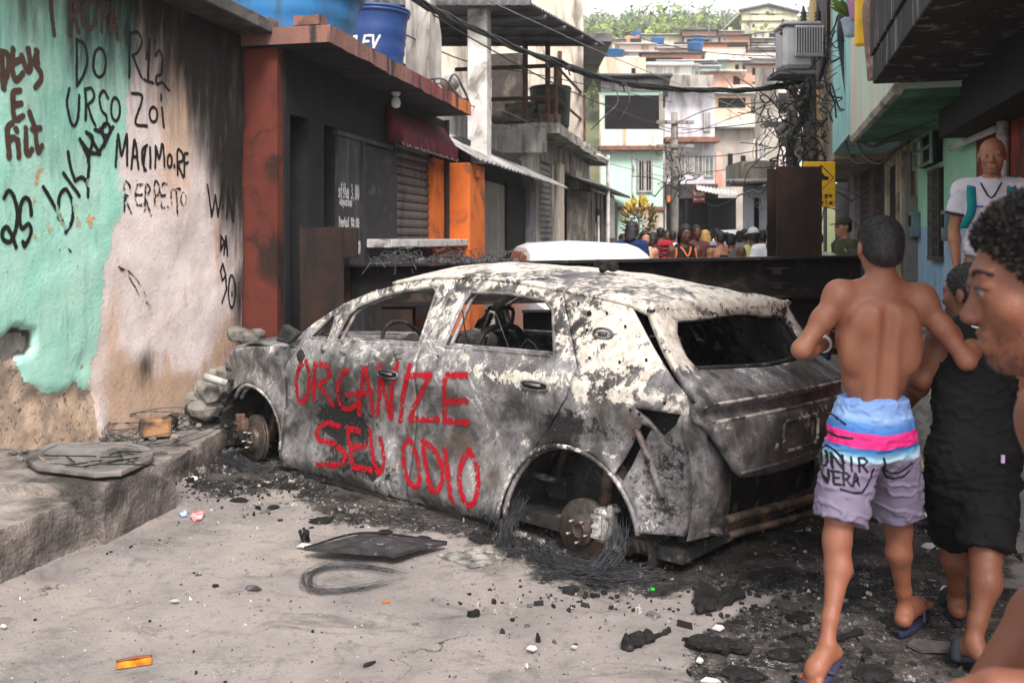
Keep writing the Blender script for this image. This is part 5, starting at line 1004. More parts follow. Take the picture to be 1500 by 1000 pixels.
# small things on the right-hand fronts
def down_pipe():
    q = RL(7.15, OV + .16); k = MB(); k.tube(smooth_line([q + np.array([.25, .1, 3.42]), q + np.array([.06, .05, 3.44]), q + np.array([-.02, 0, 3.34]), q + np.array([-.01, 0, 3.1]), q + np.array([.02, 0, 2.76])], 6), .075, 14)
    tag(k.build("drain_pipe", plain("rusty_pipe", (.20, .115, .085), (.14, .08, .06), 6, .6, dirt=(.42, .32, .26), damt=.4, dsc=6, bmp=.2), None, True), "thick rusty brown elbow pipe on the corner of the green house", "pipe")
    q = RL(9.0, OV + .08); k = MB(); k.box(q + [0, 0, 3.72], (.10, .12, .62), RAX, .02); tag(k.build("yellow_box", plain("yellow_plastic", (.72, .42, .02), (.6, .34, .02), 4, .5, dirt=(.3, .18, .04), damt=.3)), "tall yellow plastic box hung on the green upper wall", "box")
    for i, (Y, col, lab) in enumerate(((9.15, (.45, .22, .40), "lilac flower pot with trailing plant on the upper ledge"), (9.9, (.38, .46, .60), "pale blue flower pot with tall grassy plant on the upper ledge"))):
        q = RL(Y, OV + .10); F = thing("flower_pot", lab, "plant pot", q + [0, 0, 3.70]); k = MB(); k.lathe([(.05, 0), (.07, .02), (.10, .18), (.11, .19), (.10, .20), (.01, .18)], q + [0, 0, 3.70], (0, 0, 1), 16); k.build("pot", plain("pot_%d" % i, col, None, 4, .6), F, True)
        k = MB(); rg = random.Random(i)
        for j in range(90):
            a = rg.uniform(0, 6.3); l = rg.uniform(.15, .42); p0 = q + [0, 0, 3.88]; d = np.array([math.cos(a) * .6, math.sin(a) * .6, 1.0 - rg.uniform(0, .5)]); e = p0 + d * l + [0, 0, -l * l * .6]; w = np.array([-math.sin(a), math.cos(a), 0]) * .011
            mm = p0 + d * l * .55; k.add([p0 - w * .5, p0 + w * .5, mm + w, e, mm - w], [(0, 1, 2, 3, 4)])
        k.build("leaves", plain("pot_leaf", (.16, .20, .04), (.09, .14, .03), 20, .6), F)
down_pipe()
def yellow_sign():
    c = P(1200, 270, 12.6); S = thing("yellow_sign", "yellow warning sign with a black diamond and picture, half hidden by the rusty post", "sign", c)
    k = MB(); w, h = .44, .62; k.box(c, (w, .03, h), None, .01); k.build("board", plain("sign_yellow", (.82, .46, .02), (.74, .40, .02), 4, .5, dirt=(.4, .24, .04), damt=.2, dsc=4, bmp=.05), S)
    y = c[1] - .018; blk = plain("sign_black", (.012, .012, .012), None, 4, .6, bmp=0)
    cx, cz = c[0] + .02, c[2] + .09; k = MB(); d = .17; pts = [np.array([cx, y, cz + d]), np.array([cx + d, y, cz]), np.array([cx, y, cz - d]), np.array([cx - d, y, cz])]; k.tube(pts + [pts[0]], .007, 4, False); k.build("diamond", blk, S)
    k = MB(); k.prism([(cx - .10, y, cz - .03), (cx + .10, y, cz - .03), (cx + .10, y, cz + .01), (cx + .05, y, cz + .02), (cx + .02, y, cz + .065), (cx - .05, y, cz + .065), (cx - .08, y, cz + .02), (cx - .10, y, cz + .015)], (0, -.004, 0)); k.build("pictogram", blk, S)
    st = word("Perigo", -.17, .0, .17, .055, 0, .3) + word("na via", -.17, .10, .17, .155, 0, .3)
    paint("lettering", [[(a, -b) for a, b in s] for s in st], .009, .004, lambda uv: np.stack([c[0] + uv[:, 0], np.full(len(uv), y), c[2] - .12 + uv[:, 1]], -1), paint_mat("sign_ink", (.012, .012, .012)), S, .2)
    k = MB(); k.tube([c + [.1, .05, .3], c + [.1, .05, -2.2]], .025, 8); k.build("post", TIND, S)
yellow_sign()
# ================================================================== STEEL BARRICADE AND PARKED CARS
RSTD = plain("dark_rust", (.024, .013, .010), (.042, .021, .016), 5, .8, .25, dirt=(.016, .012, .011), damt=.6, dsc=2.5, bmp=.4, bsc=70, streak=True)
RSTB = plain("beam_steel", (.008, .0068, .0068), (.014, .0105, .010), 5, .75, .25, dirt=(.06, .04, .032), damt=.3, dsc=4, bmp=.35, bsc=70)
def hbeam(k, a, b, up, d, w, tf=.022, tw=.016):
    """wide flange beam from a to b; depth d along up"""
    a = np.asarray(a, float); b = np.asarray(b, float); ax = (b - a) / np.linalg.norm(b - a); up = np.asarray(up, float); up = up - ax * (up @ ax); up /= np.linalg.norm(up); sd_ = np.cross(ax, up); L = np.linalg.norm(b - a); c = (a + b) / 2
    for s in (-1, 1): k.box(c + up * s * (d - tf) / 2, (L, w, tf), [ax, sd_, up])
    k.box(c, (L - .002, tw, d - 2 * tf - .002), [ax, sd_, up]); return k
k = MB(); hbeam(k, (-1.78, 7.97, 1.075), (3.12, 8.25, 1.155), (0, 0, 1), .36, .30); bm_ = tag(k.build("steel_beam", RSTB), "long dark steel beam lying across the whole street behind the burnt car", "beam")
k = MB()
for x in (-.2, 2.35):
    for dz in (-.05, .05): k.box((x, 7.985 + .057 * (x + 1.78) / 1 * .98 * .0 + .012 * (x + 1.78) * 4.7, 1.11 + dz), (.16, .03, .03), None, .006)
k = MB(); hbeam(k, (.1, 8.30, .62), (3.25, 8.46, .66), (0, 0, 1), .42, .30); tag(k.build("steel_beam", RSTB), "shorter steel beam lying under the long one, on the right", "beam")
k = MB(); hbeam(k, (-1.55, 7.72, -.02), (-1.57, 7.74, 1.575), (0, 1, 0), .30, .36); k.box((-1.33, 7.60, 1.45), (.12, .05, .25), None, .006); tag(k.build("steel_post", RSTD), "squat rusty steel post standing in front of the black snack bar", "post")
k = MB(); hbeam(k, (2.60, 8.50, -.02), (2.60, 8.50, 2.135), (0, 1, 0), .32, .41); tag(k.build("steel_post", RSTD), "tall rusty steel post rising behind the beam on the right", "post")
k = MB(); hbeam(k, (-1.0, 8.0, -.02), (-1.0, 8.0, .88), (0, 1, 0), .3, .3); tag(k.build("steel_post", RSTD), "low steel prop under the left end of the long beam", "post")
k = MB(); k.box((-.95, 8.45, .62), (.85, .05, .09), [np.array([.80, 0, .6]), np.array([0, 1, 0]), np.array([-.6, 0, .8])]); tag(k.build("wooden_plank", plain("raw_plank", (.30, .12, .07), (.22, .09, .055), 6, .8, bmp=.3)), "reddish wooden plank leaning behind the beam, seen through the car windows", "plank")
k = MB()
for i in range(2):
    c = np.array([2.42 - .10, 8.075, 1.22 - i * .13]); k.box(c, (.20, .012, .018), None, .004); k.box(c + [0, 0, -.03], (.09, .02, .05), None, .006)
k.build("clamp", RSTD, bm_)
k = MB(); rg = random.Random(12)
for i in range(150):
    x = rg.choice([rg.gauss(-1.02, .05), rg.uniform(-1.1, .05), rg.uniform(-.9, .0)]); p = np.array([x, 8.02 + rg.uniform(-.14, .14), 1.275]); q = [p]
    for j in range(4): p = p + np.array([rg.uniform(-.09, .09), rg.uniform(-.06, .06), rg.uniform(-.02, .05)]); p[2] = max(p[2], 1.268); q.append(p.copy())
    if rg.random() < .2 and x < -.9: q[-1] = q[-1] + np.array([0, -.15, -.12])
    k.tube(smooth_line(q, 3), .0035, 4)
for i in range(40): k.rock((rg.uniform(-1.0, .05), 8.02 + rg.uniform(-.12, .12), 1.285), rg.uniform(.015, .035), rg.randrange(999))
tag(k.build("charred_wire", plain("burnt_wire", (.02, .02, .021), (.10, .10, .105), 30, .8, bmp=.2)), "tangle of charred wire and ash lying on top of the long beam", "wire")

def parked(name, label, cat, loc, yaw, L, W, H, col, glass_z, van=False):
    T = thing(name, label, cat, loc); body = plain("car_white" if col[0] > .5 else "car_col", col, tuple(c * .93 for c in col), 2, .28, 0, dirt=tuple(c * .7 for c in col), damt=.2, dsc=2, bmp=0, spec=.5)
    ca, sa = math.cos(yaw), math.sin(yaw); Rm = np.array([[ca, sa, 0], [-sa, ca, 0], [0, 0, 1]]); X = lambda v: np.asarray(v, float) @ Rm + np.asarray(loc)
    # stations from nose (y = -L/2) to tail
    ys = np.array([0, .02, .08, .22, .30, .42, .52, .75, .90, .97, 1.0]) * L - L / 2
    top = np.array([.42, .52, .56, .60, .62, .94, .995, 1.0, .96, .70, .55]) * H if not van else np.array([.3, .42, .5, .56, .72, .95, 1, 1, 1, .98, .9]) * H
    bel = np.minimum(top, glass_z)
    k = MB(); rows = []
    for y, t, bz in zip(ys, top, bel):
        e = W / 2 * (1 - .16 * max(0, abs(y) / (L / 2) - .7) / .3); gw = e * (.80 if t > bz + .08 else .97); sec = [(-e * .93, .20), (-e, .35), (-e, bz * .8), (-e * .97, bz), (-gw, t - .05), (-gw * .8, t), (0, t + .03), (gw * .8, t), (gw, t - .05), (e * .97, bz), (e, bz * .8), (e, .35), (e * .93, .20)]
        rows.append([(x, y, z) for x, z in sec])
    n = 13; v = X(np.array(rows).reshape(-1, 3)); f = [(i * n + j, i * n + j + 1, (i + 1) * n + j + 1, (i + 1) * n + j) for i in range(len(ys) - 1) for j in range(n - 1)] + [tuple(range(n)), tuple(range((len(ys) - 1) * n + n - 1, (len(ys) - 1) * n - 1, -1))]
    k.add(v, f); o = k.build("body", body, T, True); o.data.flip_normals(); bevel(o, .02, 2, 35)
    gl = plain("car_glass", (.03, .035, .04), None, 3, .08, 0, bmp=0, spec=.6)
    def quad(i0, i1, a, b, nm, off):
        A = np.array(rows[i0]); B = np.array(rows[i1]); q = [A[a] * .9 + A[b] * .1, A[a] * .1 + A[b] * .9, B[a] * .1 + B[b] * .9, B[a] * .9 + B[b] * .1]; c = np.mean(q, 0); q = [c + (p - c) * .9 + np.asarray(off) for p in q]; kk = MB(); kk.add(X(q), [(0, 1, 2, 3)]); return kk.build(nm, gl, T)
    for a, b, s in ((3, 4, -1), (9, 8, 1)):
        quad(5, 6, a, b, "side_window", (s * .02, 0, .01)); quad(6, 7, a, b, "side_window", (s * .02, 0, .01))
    A, B = np.array(rows[4]), np.array(rows[5]); lo_ = [A[3] * .85 + A[9] * .15, A[3] * .15 + A[9] * .85]; hi_ = [B[8] * .95 + B[4] * .05, B[4] * .95 + B[8] * .05]; q = lo_ + [lo_[1] * .25 + hi_[0] * .75, lo_[0] * .25 + hi_[1] * .75]; q = [p + np.array([0, -.025, .035]) for p in q]; kk = MB(); kk.add(X(q), [(0, 1, 2, 3)]); kk.build("windscreen", gl, T)
    for sx in (-1, 1):
        for yy in (-L * .31, L * .30):
            kk = MB(); kk.lathe([(.05, 0), (.20, .0), (.20, .03), (.30, .03), (.31, .1), (.31, .18), (.05, .2)], X((sx * (W / 2 - .02), yy, .31)), np.array([-sx, 0, 0]) @ Rm, 24); kk.build("wheel", plain("tyre_black", (.02, .02, .02), None, 8, .8), T, True)
        kk = MB(); kk.box(X((sx * W * .36, -L / 2 + .06, .62 * H * .72)), (.34, .10, .14), Rm, .03); kk.build("headlight", plain("lamp_clear", (.55, .55, .56), None, 8, .15), T)
        kk = MB(); kk.box(X((sx * (W / 2 + .07), -L * .10, glass_z + .06)), (.17, .10, .12), Rm, .03); kk.build("wing_mirror", body, T)
    kk = MB(); kk.box(X((0, -L / 2 + .01, .42)), (W * .55, .05, .16), Rm, .02); kk.build("grille", plain("grille_black", (.02, .02, .02), None, 8, .5), T)
    return T
parked("parked_car", "white car parked behind the steel beam, only its roof showing above", "car", (.86, 11.0, 0), .12, 4.1, 1.72, 1.43, (.74, .73, .73), .95)
parked("parked_van", "white van at the far end of the street behind the crowd", "van", (7.0, 29.0, 0), -.5, 4.4, 1.8, 1.75, (.74, .74, .76), 1.05, True)
# ================================================================== THE HILL, THE TOWN ON IT, THE END OF THE STREET
HY = [0, 36, 45, 60, 80, 100, 150, 220, 300, 340, 420]; HZ = [-.2, -.2, 1.5, 4.5, 8.5, 12, 24, 43, 62, 66, 60]
def hill_z(x, y):
    p = np.stack([np.asarray(x, float) * .012, np.asarray(y, float) * .012, 0 * np.asarray(x, float)], -1)
    return np.interp(y, HY, HZ) * (.86 + .30 * fbm(p, 91, 3)) + np.where(np.asarray(y) > 150, np.asarray(x) * .045 - 2, 0)
def hill():
    xs = np.linspace(-260, 330, 120); ys = np.r_[np.linspace(34, 120, 40), np.linspace(124, 420, 60)]; X, Y = np.meshgrid(xs, ys); z = hill_z(X, Y); nx, ny = len(xs), len(ys); i = np.arange(nx * ny).reshape(ny, nx)
    o = mesh("hillside", np.stack([X, Y, z], -1).reshape(-1, 3), np.c_[i[:-1, :-1].ravel(), i[:-1, 1:].ravel(), i[1:, 1:].ravel(), i[1:, :-1].ravel()], plain("hill_scrub", (.09, .12, .045), (.16, .15, .08), .2, .95, bmp=.6, bsc=2, bd=.5), smooth=True, loc=(0, 0, 0)); tag(o, kind="structure")
    m, nt, b = mat("foliage"); put(nt, b, Base_Color=attrc(nt, "tint"), Roughness=.8, Specular_IOR_Level=.2)
    rg = np.random.default_rng(2); V = []; C = []; n = 0
    for _ in range(900):
        y = rg.uniform(120, 320) ** 1.0; x = rg.uniform(.05, .38) * y + rg.uniform(-6, 6); z0 = float(hill_z(x, y)); h = rg.uniform(4, 9); r = rg.uniform(2.2, 4.5); k = 80
        base = np.array([.155, .20, .055]) * rg.uniform(.6, 1.5) * np.array([rg.uniform(.85, 1.2), 1, rg.uniform(.7, 1.4)])
        lobes = rg.normal(0, .5, (6, 3)) * r; c = lobes[rg.integers(0, 6, k)] + rg.normal(0, .33, (k, 3)) * r; c[:, 2] = c[:, 2] * .8 + z0 + h; c[:, 0] += x; c[:, 1] += y
        a = rg.normal(0, 1, (k, 3)); a /= np.linalg.norm(a, axis=1)[:, None]; bb = np.cross(a, rg.normal(0, 1, (k, 3))); bb /= np.linalg.norm(bb, axis=1)[:, None]; s = rg.uniform(.3, .75, (k, 1))
        V.append(np.stack([c - a * s, c - bb * s * .6, c + a * s, c + bb * s * .6], 1).reshape(-1, 3)); C.append(np.repeat(base * rg.uniform(.6, 1.35, (k, 1)), 4, 0))
        if rg.random() < .5:
            t = np.array([[x - .12, y, z0 - 1], [x + .12, y, z0 - 1], [x + .08, y, z0 + h], [x - .08, y, z0 + h]]); V.append(t); C.append(np.tile([.32, .29, .25], (4, 1)))
    V = np.concatenate(V); f = np.arange(len(V)).reshape(-1, 4); o = mesh("forest", V, f, m, attrs={"tint": np.concatenate(C)}, loc=(0, 0, 0)); tag(o, kind="stuff")
hill()
BRK = plain("bare_brick", (.50, .23, .145), (.40, .20, .13), .8, .9, dirt=(.42, .36, .31), damt=.5, dsc=.35, bmp=.2, bsc=8)
PEACH = plain("peach_wall", (.62, .40, .28), (.58, .47, .38), .5, .9, dirt=(.28, .21, .17), damt=.4, dsc=.4, streak=True)
GRYC = plain("stained_concrete", (.40, .36, .31), (.28, .25, .22), .8, .9, dirt=(.10, .09, .08), damt=.6, dsc=.5, bmp=.3, bsc=8, streak=True)
LIL = plain("lilac_white", (.60, .55, .60), (.52, .48, .53), .8, .9, dirt=(.25, .23, .24), damt=.4, dsc=.5, streak=True)
YEL = plain("faded_yellow", (.62, .54, .36), (.55, .49, .36), .6, .9, dirt=(.28, .25, .2), damt=.5, dsc=.4, streak=True)
TUR = plain("pale_turquoise", (.38, .60, .60), (.45, .60, .58), .8, .9, dirt=(.3, .33, .31), damt=.3, dsc=.5)
GRN = plain("sea_green", (.22, .48, .38), (.3, .5, .42), .8, .9, dirt=(.2, .25, .2), damt=.4, dsc=.5)
PNK = plain("pale_pink", (.64, .52, .47), (.56, .47, .43), .8, .9, dirt=(.3, .25, .22), damt=.5, dsc=.5, streak=True)
MNT = plain("mint_wall", (.50, .72, .59), (.54, .72, .62), .7, .85, dirt=(.52, .6, .5), damt=.3, dsc=.7, streak=True)
OFFW = plain("off_white", (.62, .62, .58), (.55, .57, .53), .8, .85, dirt=(.26, .27, .24), damt=.55, dsc=.8, streak=True)
TILE = plain("roof_tile", (.26, .12, .085), (.18, .09, .07), 6, .9, bmp=.3)
BLUE = plain("tank_plastic", (.03, .17, .42), (.025, .13, .33), 1, .5)
def px_box(k, x0, y0, x1, y1, Y, D, off=0.0, bev=0.0):
    a = P(x0, y0, Y); b = P(x1, y1, Y); k.bx((a[0], Y - off, b[2]), (b[0], Y - off + D, a[2]), bev); return k
def house(label, x0, y0, x1, y1, Y, wall, D=7, wins=(), opens=(), roof=None, tanks=(), eave=.25, down=True, name="hill_house", bands=()):
    a = P(x0, y0, Y); b = P(x1, y1, Y); zb = b[2]
    if down: zb = min(zb, float(np.min(hill_z(np.array([a[0], b[0]]), np.array([Y, Y])))) - .5) if Y > 40 else -.05
    S = thing(name, label, "house", ((a[0] + b[0]) / 2, Y + D / 2, zb))
    k = MB(); k.bx((a[0], Y, zb), (b[0], Y + D, a[2])); k.build("wall", wall, S)
    for i, (u0, v0, u1, v1, m) in enumerate(bands): k = MB(); px_box(k, u0, v0, u1, v1, Y, .2, .06); k.build("wall_band", m, S)
    for u0, v0, u1, v1 in opens:
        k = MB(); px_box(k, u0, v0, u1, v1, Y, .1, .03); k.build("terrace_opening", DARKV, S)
    for u0, v0, u1, v1 in wins:
        k = MB(); px_box(k, u0, v0, u1, v1, Y, .1, .04); w = k.build("window", DARKV, S)
        if Y < 45:
            k = MB(); e = .07; A = P(u0, v0, Y); B = P(u1, v1, Y)
            for q0, q1 in (((A[0] - e, A[2]), (B[0] + e, A[2] + e)), ((A[0] - e, B[2] - e), (B[0] + e, B[2])), ((A[0] - e, B[2]), (A[0], A[2])), ((B[0], B[2]), (B[0] + e, A[2])), (((A[0] + B[0]) / 2 - .03, B[2]), ((A[0] + B[0]) / 2 + .03, A[2]))): k.bx((q0[0], Y - .08, q0[1]), (q1[0], Y - .02, q1[1]))
            for j in range(1, 5): x = A[0] + (B[0] - A[0]) * j / 5; k.bx((x - .012, Y - .07, B[2]), (x + .012, Y - .05, A[2]))
            k.build("frame", plain("window_frame", (.40, .38, .37), None, 5, .8), w)
    if roof:
        m, th = roof; k = MB(); e = eave; corrug(k, (a[0] - e, Y - e * 2, a[2] + .02), (a[0] - e, Y + D, a[2] + .35), (b[0] + e, Y + D, a[2] + .35), (b[0] + e, Y - e * 2, a[2] + .02), 14, .03); solidify(k.build("roof", m, S, True), th)
    for u0, v0, u1, v1 in tanks:
        A = P(u0, v0, Y + 1); B = P(u1, v1, Y + 1); r = (B[0] - A[0]) / 2; k = MB(); k.lathe([(.01, 0), (r * .85, .0), (r, (A[2] - B[2]) * .85), (r * 1.05, (A[2] - B[2]) * .86), (r * 1.05, (A[2] - B[2]) * .93), (.02, A[2] - B[2])], (A[0] + r, Y + 1 + r, B[2]), (0, 0, 1), 24); t = k.build("water_tank", BLUE, S, True)
    org = origin(S)                                   # side walls run along the street, as the plots do
    for o in [c for c in S.children] + [g for c in S.children for g in c.children]:
        for q in o.data.vertices: q.co.x += max(0.0, q.co.y + org[1] - Y) * ((x1 - 750) / FPX - .01)
    return S
T_ = (TIND, .08); L_ = (plain("pale_roof", (.55, .54, .53), (.45, .43, .42), .6, .8, dirt=(.2, .18, .17), damt=.4, dsc=.5), .08)
# end of the street
M = house("mint green house with a white parapet, tiled ledge and dark open top floor", 880, 117, 971, 372, 31, MNT, 9, wins=((936, 236, 953, 279),), opens=((886, 140, 966, 189),), roof=(TIND, .1), name="mint_house", bands=((880, 190, 971, 214, OFFW), (880, 117, 971, 134, TIN), (941, 308, 971, 372, CREAM)))
k = MB(); px_box(k, 877, 215, 975, 221, 31, .5, .35); k.build("tile_ledge", TILE, M); k = MB(); px_box(k, 926, 222, 929, 305, 31, .1, .07); k.build("pipe", WHITEP, M); k = MB(); px_box(k, 965, 138, 971, 190, 31, .4, .07); k.build("corner_post", GRYC, M); k = MB(); px_box(k, 878, 303, 974, 308, 31, .4, .15); k.build("tile_ledge", TILE, M)
k = MB(); px_box(k, 912, 190, 917, 213, 31, .1, .075); k.build("stained_strip", plain("amber_stain", (.5, .36, .18), (.55, .5, .42), 3), M)
H = house("tall lilac white house with grilled windows over a black fronted bar", 974, 132, 1047, 372, 36, LIL, 9, wins=((1018, 228, 1027, 252), (1034, 231, 1043, 257), (1033, 168, 1038, 190), (1008, 225, 1013, 250)), opens=((976, 290, 1078, 372),), name="lilac_house", bands=((974, 226, 1002, 256, plain("dim_panel", (.24, .21, .2), None, 3)),))
k = MB(); px_box(k, 972, 203, 1050, 210, 36, .8, .6); k.build("tile_ledge", TILE, H); k = MB(); corrug(k, P(1020, 277, 34.5), P(1080, 290, 34.5), P(1080, 278, 36), P(1020, 270, 36), 12, .03); solidify(k.build("tin_canopy", WHITEP, H, True), .02)
k = MB(); px_box(k, 974, 270, 1050, 291, 36, .3, .25); k.build("bar_lintel", plain("bar_black", (.03, .028, .028), (.07, .06, .055), 3, .8), H); k = MB(); px_box(k, 1002, 292, 1006, 370, 36, .3, .2); px_box(k, 1036, 292, 1041, 370, 36, .3, .2); k.build("bar_post", BLACKW, H); k = MB(); px_box(k, 980, 131, 1050, 134, 36, 1.5, .6); k.build("eave", WHITEP, H)
c = P(1024, 288, 35.3); S = thing("red_sign", "small red sign with white lettering over the dark bar", "sign", c); k = MB(); k.box(c, (.46, .06, .46), None, .01); k.build("board", plain("sign_red", (.55, .03, .05), None, 4, .5), S)
st = word("HEINEMA", -.19, -.15, .19, -.04, 0, .25) + word("Bar do Galo", -.19, .06, .19, .13, 0, .25); paint("lettering", [[(a, -b) for a, b in s] for s in st], .014, .008, lambda uv: np.stack([c[0] + uv[:, 0], np.full(len(uv), c[1] - .033), c[2] + uv[:, 1]], -1), paint_mat("sign_white", (.7, .7, .68)), S, .2)
c = P(981, 292, 35.4); k = MB(); k.box(c, (.20, .05, .26), None, .01); tag(k.build("orange_notice", plain("notice_orange", (.75, .16, .05), None, 4, .6)), "small orange notice fixed to the utility pole by the bar", "sign")
W = house("low whitewashed building with a dark door, flaking blue stains and a tin awning", 1088, 272, 1137, 380, 19.5, plain("blue_white_wall", (.56, .57, .61), (.48, .52, .58), 1.6, .85, dirt=(.28, .33, .38), damt=.45, dsc=1.2, streak=True), 5, opens=((1104, 290, 1111, 372),), roof=(TIN, .05), name="whitewashed_house", eave=.35); k = MB(); px_box(k, 1086, 236, 1134, 268, 20.4, 1.5); k.build("parapet", GRYC, W)
house("grey concrete block behind the whitewashed house", 1106, 100, 1140, 380, 27, GRYC, 6, wins=((1112, 210, 1120, 232),), name="concrete_block")
house("bare grey house with a brick patch left of the concrete block", 1044, 190, 1104, 300, 42, GRYC, 7, opens=((1066, 225, 1073, 262), (1085, 228, 1092, 262)), bands=((1048, 222, 1058, 276, BRK),), roof=L_)
# the hill, nearest first
house("stained grey parapet house above the lilac house", 908, 110, 1045, 190, 48, GRYC, 8, roof=None)
house("white roofed house with a dark terrace right of the lilac house", 1044, 140, 1100, 200, 50, PEACH, 7, opens=((1052, 144, 1092, 158),), roof=L_, bands=((1044, 176, 1100, 196, OFFW),), tanks=((1053, 158, 1070, 166),))
house("peach rendered house with a blue tank at the left edge of the hill", 878, 84, 946, 150, 52, PEACH, 8, tanks=((882, 70, 911, 85),), wins=((925, 100, 931, 112),))
house("brick house with a white flat roof edge in the middle of the hill", 1030, 107, 1086, 145, 60, BRK, 8, opens=((1074, 112, 1084, 124),), roof=L_, tanks=((1040, 119, 1064, 125),))
house("white flat house above the stained parapet", 932, 98, 1018, 125, 62, OFFW, 8, roof=L_)
house("brick house with a wide dark terrace under a tin roof", 940, 80, 1028, 112, 70, BRK, 8, opens=((942, 85, 1000, 99),), roof=T_, bands=((966, 92, 985, 100, PEACH),))
house("sea green house with small dark windows", 1027, 90, 1062, 112, 72, GRN, 7, wins=((1040, 94, 1044, 101),), roof=L_, tanks=((1050, 92, 1061, 100),))
house("cream house beside the sea green one", 1061, 91, 1096, 112, 72.5, YEL, 7, wins=((1077, 95, 1082, 102), (1088, 95, 1092, 102)), roof=L_)
house("brick house half hidden by the transformer", 1092, 96, 1140, 130, 64, BRK, 8, opens=((1102, 100, 1128, 110),), roof=T_, tanks=((1108, 96, 1120, 103),))
house("pale pink house with a long blank wall", 1024, 72, 1092, 100, 82, PNK, 8, wins=((1078, 80, 1083, 90),), roof=None)
house("small white house at the left edge of the wood", 940, 76, 986, 90, 88, OFFW, 8, roof=T_, wins=((960, 79, 964, 85),))
house("cream house with a dark strip window", 1094, 76, 1142, 102, 84, YEL, 8, opens=((1102, 80, 1138, 88),), roof=T_)
house("house with a dark tin roofed terrace below the wood", 1002, 55, 1052, 80, 98, PNK, 9, opens=((1006, 58, 1042, 70),), roof=T_)
house("brick house with a blue tank on its dark terrace", 1052, 53, 1098, 80, 102, BRK, 9, opens=((1060, 62, 1096, 76),), roof=T_, tanks=((1075, 66, 1090, 78),))
house("turquoise house near the top of the hill", 1108, 48, 1137, 80, 108, TUR, 9, wins=((1122, 58, 1128, 67),), roof=L_, bands=((1108, 48, 1117, 75, PNK),))
Yh = house("big faded yellow hall with a shallow gable on the hilltop", 1086, 20, 1168, 75, 130, YEL, 14, wins=((1100, 20, 1112, 22), (1124, 20, 1136, 22), (1102, 36, 1106, 41)), name="yellow_hall")
k = MB(); k.prism([P(1084, 20, 129.8), P(1170, 20, 129.8), P(1170, 17, 129.8), P(1126, 8, 129.8), P(1086, 15, 129.8)], (0, 15, 0)); k.build("gable", YEL, Yh); k = MB(); k.tube([P(1083, 16, 129.5), P(1126, 7, 129.5), P(1171, 18, 129.5)], .25, 4); k.build("roof_edge", TIND, Yh)
k = MB(); px_box(k, 1086, 30, 1168, 31.5, 130, .4, .3); k.build("ledge", GRYC, Yh)
for i, (x, y0, y1, Y) in enumerate(((1062, 18, 60, 100), (1040, 28, 62, 95))):
    k = MB(); k.tube([P(x, y1, Y), P(x - 4, y0, Y)], .08, 5); tag(k.build("antenna_mast", TIND), ("thin leaning antenna mast above the brick houses", "shorter thin antenna mast above the pink house")[i], "antenna")
rg_ = random.Random(17); PAL = [BRK, BRK, PEACH, GRYC, PNK, OFFW, YEL, BRK, GRYC, TUR]
for i in range(46):
    Y = rg_.uniform(56, 118); x = rg_.uniform(884, 1128); yt = np.interp(Y, [56, 70, 85, 100, 118], [128, 96, 72, 56, 44]) + rg_.uniform(-10, 12); w = rg_.uniform(3.2, 6.0) * FPX / Y; hh = rg_.uniform(2.4, 4.5) * FPX / Y
    op = ((x + w * .1, yt + hh * .12, x + w * rg_.uniform(.4, .8), yt + hh * .42),) if rg_.random() < .35 else (); wn_ = () if op else tuple((x + w * q, yt + hh * .25, x + w * (q + .13), yt + hh * .55) for q in ((.12, .42, .72) if rg_.random() < .6 else (.2, .6)))
    house("small rendered or bare brick house packed among others on the hill", x, yt, x + w, yt + hh, Y, rg_.choice(PAL), 6, wins=wn_, opens=op, roof=rg_.choice([T_, L_, None, L_]), tanks=((x + w * .55, yt - 1.25 * FPX / Y, x + w * .55 + 1.3 * FPX / Y, yt - .02 * FPX / Y),) if rg_.random() < .14 else ()).__setitem__("group", "small houses packed on the hill")
def croton():
    c = P(936, 320, 27.5); S = thing("croton_bush", "shrub with yellow and dark red leaves beside the mint house", "plant", (c[0], c[1], 0)); rg = np.random.default_rng(6)
    m, nt, b = mat("croton_leaf"); put(nt, b, Base_Color=attrc(nt, "tint"), Roughness=.5); V = []; C = []
    for i in range(520):
        d = rg.normal(0, 1, 3); d /= np.linalg.norm(d); r = rg.uniform(.35, 1) ** .5; p = c + d * r * np.array([.48, .48, .62]); t = d + np.array([0, 0, .7]); t /= np.linalg.norm(t); s = np.cross(t, rg.normal(0, 1, 3)); s /= np.linalg.norm(s); l = rg.uniform(.10, .2)
        V += [p, p + t * l * .5 + s * .035, p + t * l, p + t * l * .5 - s * .035]; up = d[2] + rg.normal(0, .4); C += [(.62, .42, .03) if up > .45 else ((.10, .12, .03) if rg.random() < .55 else (.10, .035, .03))] * 4
    mesh("leaves", V, np.arange(len(V)).reshape(-1, 4), m, S, attrs={"tint": C}); k = MB(); k.tube([(c[0], c[1], 0), c + [0, 0, .1]], .04, 6); k.build("stem", GRYC, S)
croton()

